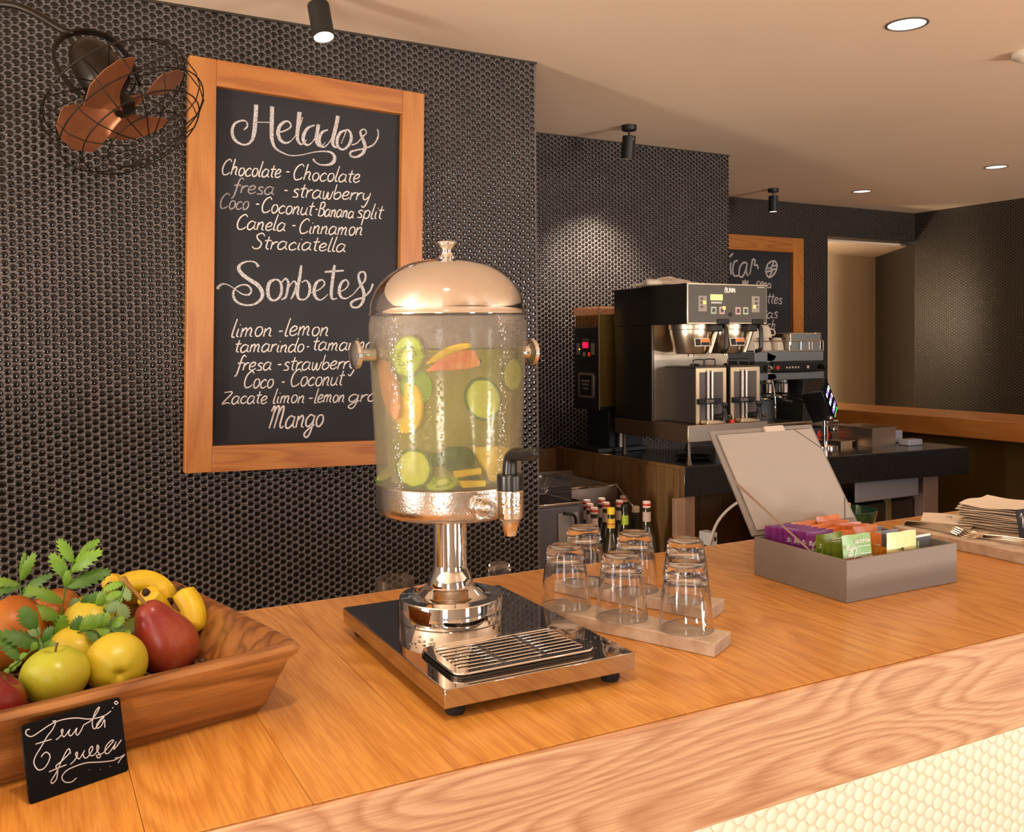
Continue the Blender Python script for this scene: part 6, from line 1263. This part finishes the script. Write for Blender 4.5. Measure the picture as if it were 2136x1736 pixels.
for k, xc in enumerate((0.110, 0.288)):
    fz = 0.0
    MB().lathe([(0, .420), (.012, .420), (.013, .428), (.060, .430), (.066, .437), (.080, .500), (.083, .512), (.083, .526), (.087, .528), (.087, .5465), (0, .5465)], T_(xc, .118, 0), 48).build('brew_funnel', M['warm_steel'], bw, smooth=35)
    lb = Box(-.038, .036, -.0015, .001, -.0175, .0135).build('warning_sticker', mat('sticker_frame', (.75, .7, .6), .5) if k == 0 else bpy.data.materials['sticker_frame'], bw)
    lb.matrix_basis = T_(xc - .008, .118 - .0815, .478) @ R_(-.18, 'X')
    s1 = Box(-.035, -.010, -.0025, -.001, -.015, .011).build('sticker_print', M['black_plastic'], lb); Box(-.007, .034, -.0025, -.001, -.001, .011).build('sticker_band', mat('sticker_orange', (.8, .18, .02), .5) if k == 0 else bpy.data.materials['sticker_orange'], lb); Box(-.007, .034, -.0025, -.001, -.015, -.002).build('sticker_band', M['black_plastic'], lb)
    MB().tube([(xc + .062, .032, .525), (xc + .040, .050, .435)], [.011, .009], 14).build('funnel_spout', M['warm_steel'], bw, smooth=60)
    MB().box(xc + .018, xc + .062, -.004, .05, .517, .545).build('funnel_grip', M['black_plastic'], bw, bevel=.004)
    MB().tube(smooth_curve([(xc + .075, .03, .540), (xc + .075, .0, .535), (xc + .075, -.008, .515), (xc + .075, -.008, .47), (xc + .075, -.004, .445), (xc + .075, .02, .438)], 5), .0085, 12).build('funnel_handle', M['black_plastic'], bw, smooth=180)
    MB().box(xc + .035, xc + .090, -.010, .0, .545, .566).build('catch', M['black_plastic'], bw, bevel=.003)
# insulated servers standing on the brewer base
def server(xa, label):
    w_, d_, h_ = .151, .195, .219
    t = thing('coffee_server', label, 'coffee server', (xa, 2.89, 1.1885), 0, 'coffee servers on the brewer')
    Box(0, w_, .002, d_, 0, h_).build('body', mat('dark_server_side', (.055, .048, .042), .42, .3) if 'dark_server_side' not in bpy.data.materials else bpy.data.materials['dark_server_side'], t, bevel=.002)
    f = MB(); f.box(0, .016, -.002, .003, 0, h_).box(w_-.016, w_, -.002, .003, 0, h_).box(.016, w_-.016, -.002, .003, h_-.016, h_); f.build('face_frame', mat('cream_steel', (.78, .64, .42), .3, .8) if 'cream_steel' not in bpy.data.materials else bpy.data.materials['cream_steel'], t)
    Box(.016, w_-.016, -.001, .003, 0, h_-.016).build('face', mat('face_grey', (.09, .075, .066), .45) if 'face_grey' not in bpy.data.materials else bpy.data.materials['face_grey'], t)
    for dx, mm in ((.054, 'tube_pale'), (.074, 'tube_bright')):
        if mm not in M: M[mm] = mat(mm, (.48, .42, .42) if mm == 'tube_pale' else (.62, .66, .64), .25, .2)
        MB().tube([(dx, -.010, .012), (dx, -.010, h_ - .010)], .0058 if dx < .06 else .0045, 12).build('sight_gauge', M[mm], t, smooth=60)
    Box(.004, .112, -.020, -.002, .078, .100).build('name_band', M['black_plastic'], t, bevel=.002)
    mb = MB(); word(mb, 'BUNN', .036, .084, .074, .084, .0062, .0020, lambda a, b, l: Vector((a, -.0204 + l, b)), slant=0, jitter=0, nrm=.0003); mb.build('lettering', M['keypad'], t)
    MB().tube(smooth_curve([(.09, -.012, .026), (.092, -.030, .028), (.094, -.052, .030)], 4), .012, 12).build('faucet', M['black_plastic'], t, smooth=180)
    MB().lathe([(0, .0), (.012, .0), (.013, .03), (.010, .034), (.008, .05), (.012, .06), (.014, .066), (.010, .073), (0, .074)], T_(.097, -.056, .012), 20).build('faucet_handle', M['black_plastic'], t, smooth=50)
    MB().lathe([(0, 0), (.009, 0), (.009, .012), (0, .014)], along((.118, -.054, .026), (.3, -1, 0)), 16).build('faucet_nut', M['chrome'], t, smooth=50)
    Box(.020, .100, -.045, -.002, 0.001, .016).build('tray', bpy.data.materials['cream_steel'], t, bevel=.003)
    Box(.0, w_, 0, d_, h_, h_+.006).build('lid', M['dark_steel'], t, bevel=.002)
    MB().lathe([(0, 0), (.022, 0), (.018, .008), (0, .010)], T_(.075, .10, h_+.006), 20).build('lid_knob', M['black_plastic'], t, smooth=50)
    for dy in (.03, .15):
        MB().tube(smooth_curve([(.012, dy, h_+.004), (.012, dy, h_+.026), (.020, dy, h_+.033), (.060, dy, h_+.033), (.068, dy, h_+.026), (.068, dy, h_+.004)] if dy < .1 else [(.082, dy-.1, h_+.004), (.082, dy-.1, h_+.026), (.090, dy-.1, h_+.033), (.130, dy-.1, h_+.033), (.138, dy-.1, h_+.026), (.138, dy-.1, h_+.004)], 4), .0025, 8).build('wire_handle', M['black_plastic'], t, smooth=180)
server(2.3265, 'left coffee server under the twin brewer'); server(2.5010, 'right coffee server under the twin brewer')
rl = MB().lathe([(0, 0), (.012, 0), (.010, .010), (0, .014)], None, 16).build('red_cap', mat('red_plastic', (.75, .04, .02), .35), smooth=50, loc=(2.4880, 2.868, 1.189)); tag(rl, 'small red cap on the brewer tray between the two servers', 'cap')
tw = thing('towel', 'white folded cloth lying on top of the coffee brewer', 'towel', (2.285, 3.03, 1.7377), 0)
mb = MB(); rs = random.Random(4); nn_u, nv = 26, 12; vs = []
for s_ in (0, 1):
    for j in range(nv+1):
        for i in range(nn_u+1):
            u, v = i/nn_u, j/nv; e = 1 - abs(2*v-1)
            th_ = (.016 + .022*math.sin(PI*min(1, u*1.5))*(1-u)**.7) * (e**.45) * (1 if u < .8 else max(.15, (1-u)/.2))
            x = -.075 + .31*u; y = -.09 + .20*v + .05*u + .012*math.sin(7*u); z = th_ * s_ * (1 + .22*math.sin(16*u + 3*v) + .14*math.sin(29*v + 4*u)) + .001
            vs.append((x + .012*math.sin(11*v)*(1-u), y, z))
m_ = (nn_u+1)*(nv+1); fs = []
for j in range(nv):
    for i in range(nn_u): p = j*(nn_u+1)+i; fs += [(m_+p, m_+p+1, m_+p+nn_u+2, m_+p+nn_u+1), (p, p+nn_u+1, p+nn_u+2, p+1)]
rim = [i for i in range(nn_u+1)] + [j*(nn_u+1)+nn_u for j in range(1, nv+1)] + [nv*(nn_u+1)+i for i in range(nn_u-1, -1, -1)] + [j*(nn_u+1) for j in range(nv-1, 0, -1)]
for q in range(len(rim)): a, b_ = rim[q], rim[(q+1) % len(rim)]; fs.append((a, b_, m_+b_, m_+a))
mb.add(vs, fs).build('cloth', mat('white_cloth', (.72, .62, .52), .9, bump=.3, bscale=120), tw, smooth=180)
sag = MB(); 
cor = [(-.075, -.0, -.0), (-.055, -.045, .012), (.0, -.06, .014), (.05, -.06, .010)]
hv = []; 
for k, (a, b_, c) in enumerate(((-.040, -.005, .006), (.0, -.012, .008), (.045, -.012, .006))):
    hv += [(-.0035, -.045 + k*.05, .006), (-.006, -.045 + k*.05, -.012 - (.006 if k == 1 else 0)), (-.002, -.045 + k*.05, -.012 - (.006 if k == 1 else 0))]
# ================================================================== GRINDER
gd = thing('coffee_grinder', 'tall black coffee grinder with a red display against the tiled wall', 'grinder', (2.205, 3.39, 1.0331))
Box(0, .24, 0, .205, .182, .545).build('body', M['bunn_side'], gd, bevel=.003)
Box(.0, .24, -.002, .0005, .20, .60).build('side_plate', mat('bronze_steel', (.30, .19, .05), .35, .9), gd)
Box(0.004, .236, 0.004, .201, .545, .6).build('hopper', thinglass('hopper_plastic', (.5, .38, .22), fog=.2, fogcol=(.35, .22, .08)), gd)
Box(-.001, .241, -.001, .206, .600, .634).build('hopper_lid', thinglass('hopper_lid_plastic', (.8, .62, .48), fog=.3, fogcol=(.45, .28, .18)), gd)
Box(-.003, 0, -.003, 0.003, .185, .634).build('steel_edge', mat('gold_edge', (.75, .52, .28), .3, .8), gd)
Box(-.004, .0, .014, .192, .40, .50).build('control_panel', M['black_plastic'], gd, bevel=.001)
Box(-.007, -.004, .085, .125, .455, .480).build('display', mat('red_display', (1, 0, .05), emit=(1, .005, .03), estr=2.2), gd)
for dy in (.03, .15): Box(-.006, -.004, dy, dy+.028, .425, .475).build('keypad', M['keypad'], gd, bevel=.001)
Box(-.0065, -.004, .068, .082, .418, .436).build('button', mat('red_button', (.4, .02, .01), emit=(.8, .03, .01), estr=.4), gd); Box(-.0065, -.004, .108, .124, .418, .436).build('button', M['btn_green'], gd)
Box(-.0065, -.004, .150, .156, .446, .452).build('indicator_lamp', mat('orange_led', (1, .4, 0), emit=(1, .4, 0), estr=2), gd)
Box(-.003, 0, .02, .19, .215, .385).build('front_door', mat('grinder_door', (.03, .025, .02), .35, .4), gd, bevel=.001)
MB().prism(rr_poly(.035, .165, .235, .345, .014), 0, .004, Matrix(((0, 0, -1, -.003), (1, 0, 0, 0), (0, 1, 0, 0), (0, 0, 0, 1)))).build('door_frame', M['warm_steel'], gd, bevel=.001)
Box(-.0085, -.006, .052, .148, .245, .335).build('label_plate', M['black_plastic'], gd)
mb = MB(); 
for zz, a, b_ in ((.305, .068, .132), (.290, .074, .126), (.272, .078, .12)): mb.box(-.0095, -.008, a, b_, zz, zz + .008)
mb.build('label_lettering', M['keypad'], gd)
word_g = MB(); word(word_g, 'BUNN', .130, .486, .080, .486, .0055, .002, lambda a, b, l: Vector((-.0044 + l, a, b)), slant=0, jitter=0, nrm=.0004); word_g.build('panel_lettering', M['keypad'], gd)
Box(.06, .24, .02, .19, .02, .182).build('stand', M['black_matte'], gd, bevel=.002)
Box(-.015, .24, -.01, .20, 0, .02).build('foot_plate', M['black_matte'], gd, bevel=.003)
Box(.10, .115, -.004, 0.0, .02, .15).build('steel_strip', M['warm_steel'], gd)
pd = MB().lathe([(0, 0), (.06, 0), (.075, .008), (.078, .012), (.072, .011), (.055, .004), (0, .004)], None, 32).build('dark_plate', M['granite'], smooth=50, loc=(2.42, 3.02, 1.0331)); tag(pd, 'dark round plate lying under the coffee brewer', 'plate')

# ================================================================== ESPRESSO MACHINE
es = thing('espresso_machine', 'steel and grey espresso machine with white cups on its rail', 'espresso machine', (3.217, 3.45, 1.0331), 0)
ew = .377
M['esp_grey'] = mat('blue_grey_steel', (.24, .26, .27), .4, .5, bump=.1, bscale=80)
Box(-.08, ew, 0, .42, .374, .424).build('upper_body', M['esp_grey'], es, bevel=.004)
Box(-.08, ew, -.004, .42, .283, .320).build('lower_band', M['esp_grey'], es, bevel=.004)
Box(-.08, ew, .006, .42, .320, .374).build('core', M['black_matte'], es)
Box(.03, ew-.06, -.012, .006, .322, .372).build('button_panel', M['black_plastic'], es, bevel=.006)
for k in range(5): MB().lathe([(0, 0), (.0052, 0), (.0052, .002), (0, .002)], along((.115 + k*.019, -.012, .345), (0, -1, 0)), 12).build('button', mat('cream_button', (.75, .65, .45), .4) if k == 0 else bpy.data.materials['cream_button'], es)
MB().lathe([(0, 0), (.011, 0), (.011, .003), (0, .003)], along((.056, -.012, .345), (0, -1, 0)), 16).build('red_button', bpy.data.materials['red_plastic'], es)
MB().lathe([(0, 0), (.008, 0), (.008, .003), (0, .003)], along((.255, -.012, .345), (0, -1, 0)), 16).build('dial', bpy.data.materials['cream_button'], es)
for xx in (.0, ew - .02): MB().lathe([(0, -.02), (.013, -.02), (.015, 0), (.010, .012), (0, .014)], along((xx, -.02, .345), (0, -1, 0)), 20).build('steam_knob', M['chrome'] if xx < .1 else M['black_plastic'], es, smooth=50)
MB().prism([(0, 0), (.045, .01), (.06, .03), (.0, .05)], -.003, 0, T_(.0, 0, .372) @ R_(PI/2, 'X')).build('side_fin', mat('cream_fin', (.7, .58, .42), .4), es, bevel=.001)
MB().prism([(0, 0), (.06, .02), (.045, .04), (.0, .05)], -.003, 0, T_(.0, -.004, .275) @ R_(PI/2, 'X')).build('side_fin', bpy.data.materials['cream_fin'], es, bevel=.001)
Box(-.08, ew, .20, .42, .075, .283).build('back_body', M['esp_grey'], es)
Box(.235, ew-.02, .0, .20, .02, .283).build('side_body', M['black_matte'], es, bevel=.003)
Box(-.08, ew, -.03, .42, .01, .075).build('drip_base', M['warm_steel'], es, bevel=.004)
for xx in (.06, .165):
    MB().lathe([(0, 0), (.022, 0), (.034, .006), (.034, .05), (.028, .056), (.028, .07), (0, .07)], T_(xx, .07, .213), 28).build('group_head', M['chrome'], es, smooth=40)
    MB().lathe([(0, 0), (.024, .004), (.033, .014), (.034, .032), (0, .032)], T_(xx, .07, .178), 28).build('portafilter', M['chrome'], es, smooth=40)
    MB().tube(smooth_curve([(xx, .04, .192), (xx + .012, -.01, .188), (xx + .03, -.075, .176)], 4), [.007, .008, .009, .010, .011, .012, .012, .012, .010], 12).build('portafilter_handle', M['black_plastic'], es, smooth=180)
MB().tube(smooth_curve([(.02, -.01, .29), (.018, -.03, .22), (.02, -.035, .14), (.028, -.03, .10)], 5), .004, 8).build('steam_wand', M['chrome'], es, smooth=180)
rail = MB()
rail.box(-.08, ew, .0, .004, .424, .430)
rail.tube([(-.08, .004, .475), (ew, .004, .475)], .003, 8)
for k in range(7): rail.tube([(-.08 + k*(ew+.08)/6, .004, .424), (-.08 + k*(ew+.08)/6, .004, .475)], .0025, 6)
rail.build('cup_rail', M['warm_steel'], es, smooth=60)
Box(.16, ew, .012, .30, .424, .516).build('steel_screen', M['chrome'], es, bevel=.006)
cupP = [(0, 0), (.020, 0), (.024, .004), (.034, .030), (.038, .062), (.0365, .062), (.032, .03), (.021, .006), (0, .006)]
def cup(x, y, z, lab, up=True):
    t = thing('cup', lab, 'cup', (x, y, z), rs.uniform(0, 6), 'cups on the espresso machine')
    Mx = None if up else T_(0, 0, .062) @ R_(PI, 'X')
    MB().lathe(cupP, Mx, 28).build('body', M['porcelain'], t, smooth=50)
    h = MB().tube(smooth_curve([(.033, 0, .048), (.048, 0, .050), (.053, 0, .036), (.044, 0, .022), (.029, 0, .018)], 4), .0035, 8)
    if not up: h.v = [tuple(Mx @ Vector(v)) for v in h.v]
    h.build('handle', M['porcelain'], t, smooth=180)
M['porcelain'] = mat('cream_porcelain', (.72, .62, .50), .25)
for k, (x, y, lv_, lab) in enumerate(((-.045, .06, 0, 'white cup at the left end of the espresso machine top'), (.03, .055, 0, 'white cup second from the left on the espresso machine'), (.115, .06, 0, 'white cup next to the steel screen on the espresso machine'), (-.01, .15, 0, 'white cup in the back row, behind the left two cups'), (.07, .15, 0, 'white cup in the back row, nearer the steel screen'), (-.008, .10, 1, 'upper white cup stacked above the left two cups'), (.072, .10, 1, 'upper white cup stacked above the middle cups'))):
    cup(3.217 + x, 3.45 + y, 1.0331 + .4305 + .062*lv_ + (.0003 if lv_ else 0), lab, False)

# ================================================================== BACK BAR ODDS AND ENDS
kb = thing('knock_box', 'black knock box with red lettering behind the tea box lid', 'knock box', (3.205, 3.17, 1.0331))
kx = MB(); kx.box(0, .15, 0, .004, 0, .07).box(0, .15, .126, .13, 0, .07).box(0, .004, .004, .126, 0, .07).box(.146, .15, .004, .126, 0, .07).box(.004, .146, .004, .126, 0, .004); kx.build('body', mat('knock_box_grey', (.03, .028, .026), .5), kb)
MB().tube([(.004, .065, .055), (.146, .065, .055)], .007, 10).build('knock_bar', M['rubber'], kb, smooth=60)
mb = MB(); word(mb, 'Rancilio', .055, .030, .140, .030, .015, .0055, lambda a, b, l: Vector((a, -.0004 + l, b)), nrm=.0006)
ribbon(mb, [(q[0], q[1], .006) for q in smooth_curve([(.058, .024), (.09, .012), (.125, .018), (.138, .028)], 5)], lambda a, b, l: Vector((a, -.0004 + l, b)), .0006)
mb.build('red_lettering', mat('red_print', (.8, .05, .02), .5), kb)
def steelbox(name, lab, cat, x0, x1, y0, y1, z0, h, m, t=.003):
    o = MB(); o.box(x0, x1, y0, y0+t, 0, h).box(x0, x1, y1-t, y1, 0, h).box(x0, x0+t, y0+t, y1-t, 0, h).box(x1-t, x1, y0+t, y1-t, 0, h).box(x0+t, x1-t, y0+t, y1-t, 0, t)
    th_ = thing(name, lab, cat, (0, 0, z0)); o.build('body', m, th_)
    r = MB(); ringpoly(r, [(x1+.008, y1+.008), (x0-.008, y1+.008), (x0-.008, y0-.008), (x1+.008, y0-.008)], [(x1, y1), (x0, y1), (x0, y0), (x1, y0)], h-.003, h); r.build('rim', m, th_); return th_
steelbox('steel_pan', 'open steel food pan on the right end of the black granite counter', 'pan', 3.355, 3.505, 2.935, 3.13, 1.0332, .083, M['warm_steel'])
steelbox('steel_pan', 'shallow steel drip pan left of the open food pan', 'pan', 3.262, 3.335, 3.03, 3.10, 1.0332, .022, M['warm_steel'])
pt = steelbox('steel_bin', 'narrow steel bin between the knock box and the food pan', 'bin', 3.40, 3.52, 3.26, 3.36, 1.0332, .072, mat('pinkish_steel', (.45, .36, .30), .35, .8))
for k, (x, y, lab) in enumerate(((3.56, 2.90, 'pale blue packet lying right of the food pan'), (3.575, 3.02, 'pale blue packet standing behind the food pan'))):
    o = MB().prism(rr_poly(-.045, .045, -.03, .03, .006), 0, .026 + .03*k).build('packet', mat('pale_blue_foil', (.34, .36, .42), .4, .2) if k == 0 else bpy.data.materials['pale_blue_foil'], bevel=.003, loc=(x, y, 1.0333)); tag(o, lab, 'packet')
sp_ = MB().lathe([(0, 0), (.008, .001), (.011, .01), (.008, .02), (0, .022)], None, 14).build('tamper', M['chrome'], smooth=60, loc=(3.455, 3.20, 1.0333)); tag(sp_, 'small chrome knob on the granite between the bins', 'tamper')
tb = thing('tablet', 'black tilted tablet screen with lit icons beside the espresso machine', 'tablet', (3.165, 3.03, 1.0331), 0)
MB().lathe([(0, 0), (.055, 0), (.055, .008), (.012, .014), (.012, .14), (0, .14)], None, 28).build('stand', M['chrome'], tb, smooth=40)
TM = T_(0.010, 0, .215) @ R_(-.50, 'Y') @ R_(-.98, 'Z')
MB().prism([(-.085, -.055), (-.01, -.06), (.010, -.06), (.010, .07), (-.085, .06)], -.075, .075, TM).build('housing', M['black_plastic'], tb, bevel=.006)
MB().box(.010, .016, -.058, .068, -.078, .078, TM).build('screen', M['gloss_black'], tb, bevel=.002)
ic = MB(); ic2 = MB()
for j in range(3):
    for i in range(4): (ic if (i + j) % 3 else ic2).box(.0162, .0168, -.045 + i*.027, -.029 + i*.027, -.055 + j*.040, -.038 + j*.040, TM)
ic.build('screen_icons', mat('icon_white', (.8, .9, 1), emit=(.55, .7, 1), estr=1.6), tb); ic2.build('screen_icons', mat('icon_violet', (.4, .2, 1), emit=(.28, .12, 1), estr=1.5), tb)
ic3 = MB().box(.0162, .0169, -.050, .050, -.074, -.068, TM).build('screen_icons', mat('icon_green', (.1, .8, .2), emit=(.05, .7, .1), estr=.8), tb)
for k in range(2): MB().lathe([(0, 0), (.012, 0), (.012, .02), (0, .024)], along((-.045 + .02*k, -.062, .135 - .05*k), (0, -1, 0)), 16).build('knob', M['chrome'], tb, smooth=50)
MB().tube([(0.0, -.01, .115), (.065, -.01, .115)], .007, 10).build('swivel', M['chrome'], tb, smooth=60)

# aisle: steel ice bin, plastic bin, syrup bottles
sb = thing('ice_bin', 'steel ice bin in the aisle behind the upturned tumblers', 'ice bin', (0, 0, 0), 0)
q = MB(); q.box(1.75, 2.165, 3.20, 3.204, .2, .925).box(1.75, 2.165, 3.55, 3.554, .2, .945).box(2.161, 2.165, 3.204, 3.55, .2, .92).box(1.75, 1.754, 3.204, 3.55, .2, .92).box(1.754, 2.161, 3.204, 3.55, .2, .62); q.build('body', M['steel'], sb)
Box(1.74, 2.17, 3.196, 3.206, .92, .93).build('rim', M['chrome'], sb, bevel=.002)
MB().tube(smooth_curve([(2.160, 3.196, .925), (2.135, 3.10, .895), (2.116, 3.02, .867)], 4), .004, 8).build('edge_rail', M['steel'], sb, smooth=180)
for xx in (1.76, 2.155):
    for yy in (3.21, 3.54): Box(xx-.01, xx+.01, yy-.01, yy+.01, 0, .2).build('leg', M['steel'], sb)
pb_ = thing('plastic_bin', 'grey plastic bin with a clear domed lid beside the steel ice bin', 'bin', (1.69, 2.97, 0))
Box(-.10, .135, -.03, .17, .62, .915).build('body', mat('grey_plastic_bin', (.13, .13, .155), .4), pb_, bevel=.01)
Box(.035, .12, -.036, -.03, .66, .885).build('front_panel', mat('light_steel_panel', (.42, .40, .40), .35, .4), pb_, bevel=.002)
MB().tube(smooth_curve([(.05, -.05, .89), (.095, -.055, .875), (.10, -.05, .80), (.11, -.045, .70), (.12, -.04, .66)], 4), .006, 8).build('handle', M['black_plastic'], pb_, smooth=180)
Box(-.105, .14, -.036, .175, .915, .925).build('rim', M['chrome'], pb_, bevel=.002)
MB().prism([(-.03, .925), (.17, .925), (.15, .955), (.09, 1.015), (.01, 1.02), (-.03, .99)], -.13, .10, Matrix(((0, 0, 1, 0), (1, 0, 0, 0), (0, 1, 0, 0), (0, 0, 0, 1)))).build('lid', thinglass('clear_lid', (.8, .78, .8), fog=.10, fogcol=(.3, .27, .27)), pb_, bevel=.006)
Box(-.10, .13, -.02, .16, 0, .62).build('stand', M['dark_wall'], pb_)
sr = thing('speed_rail', 'steel bottle rail in the aisle holding the syrup bottles', 'rail', (0, 0, 0))
Box(1.86, 2.15, 2.80, 3.17, .55, .565).build('shelf', M['steel'], sr)
Box(1.86, 2.15, 2.796, 2.80, .55, .62).build('front_lip', M['steel'], sr)
for xx in (1.87, 2.14):
    for yy in (2.81, 3.16): Box(xx-.008, xx+.008, yy-.008, yy+.008, 0, .55).build('leg', M['steel'], sr)
BOT = [(1224, 1050, 3.12, 'red', 'syrup bottle with a red and white cap, leftmost in the back row'), (1230, 1058, 3.035, 'red', 'syrup bottle with a red and white cap, second from the left'), (1239, 1066, 2.95, 'red', 'syrup bottle with a red and white cap, third from the left, nearest the tumblers'),
 (1255, 1046, 3.12, 'red', 'syrup bottle with a red and white cap behind the yellow capped bottle, to its left'), (1264, 1055, 3.03, 'red', 'syrup bottle with a red and white cap touching the yellow capped bottle'), (1274.5, 1067, 2.93, 'yellow', 'bottle with a bright yellow cap and yellow neck label'),
 (1292, 1051, 3.04, 'red', 'syrup bottle with a red and white cap right of the yellow capped bottle'), (1301, 1041, 3.13, 'red', 'tallest looking syrup bottle with a red and white cap, behind the green labelled one'), (1303, 1060, 2.94, 'black', 'bottle with a black cap and a lime green neck label'),
 (1326, 1063, 3.02, 'beige', 'bottle with a plain beige cap'), (1349, 1053, 2.86, 'red', 'rightmost syrup bottle with a red and white cap, apart from the others')]
M['bglass'] = mat('dark_bottle_glass', (.035, .030, .012), .08, spec=.8, coat=.5); M['cap_red'] = mat('cap_red', (.60, .05, .035), .45); M['cap_white'] = mat('cap_white', (.75, .62, .55), .5)
M['cap_yellow'] = mat('cap_yellow', (.85, .62, .02), .4); M['cap_beige'] = mat('cap_beige', (.55, .45, .33), .5); M['neck_white'] = mat('neck_label', (.55, .42, .38), .6); M['neck_green'] = mat('neck_label_green', (.38, .55, .05), .6); M['neck_yellow'] = mat('neck_label_yellow', (.80, .55, .06), .6)
bz0 = .5652
for u_, v_, yy, kd, lab in BOT:
    d = Vector((0.8853, -0.4649, -0.0098)) * ((u_-1068)/1946.4) + Vector((-0.0225, -0.0217, -0.9995)) * ((v_-770.1)/1946.4) + Vector((0.4645, 0.8851, -0.0297))
    p = cam_loc + d * (yy / d.y); Hh = p.z - bz0
    t = thing('syrup_bottle', lab, 'bottle', (p.x, p.y, bz0), 0, 'bottles in the aisle')
    hb = Hh - .13
    MB().lathe([(0, 0), (.033, 0), (.036, .004), (.036, hb*.86), (.030, hb), (.0165, hb+.045), (.0138, hb+.06), (.0135, Hh-.006), (0, Hh-.006)], None, 28).build('glass', M['bglass'], t, smooth=50)
    capm = {'red': 'cap_white', 'yellow': 'cap_yellow', 'black': 'black_plastic', 'beige': 'cap_beige'}[kd]
    MB().lathe([(0, Hh-.010), (.0150, Hh-.010), (.0152, Hh+.010), (.0135, Hh+.0135), (0, Hh+.014)], None, 24).build('cap', M[capm], t, smooth=40)
    if kd == 'red': MB().lathe([(.0154, Hh-.003), (.0156, Hh-.003), (.0156, Hh+.006), (.0154, Hh+.006)], None, 24, closed=True).build('cap_band', M['cap_red'], t)
    nl = {'red': 'neck_white', 'yellow': 'neck_yellow', 'black': 'neck_green', 'beige': None}[kd]
    if nl: MB().lathe([(.0150, Hh-.062), (.0156, Hh-.062), (.0150, Hh-.026), (.0142, Hh-.026)], None, 24, closed=True).build('neck_label', M[nl], t, smooth=60)
    if kd == 'yellow':
        MB().lathe([(.0158, Hh-.048), (.0160, Hh-.048), (.0158, Hh-.044), (.0156, Hh-.044)], None, 24, closed=True).build('label_stripe', M['cap_red'], t)
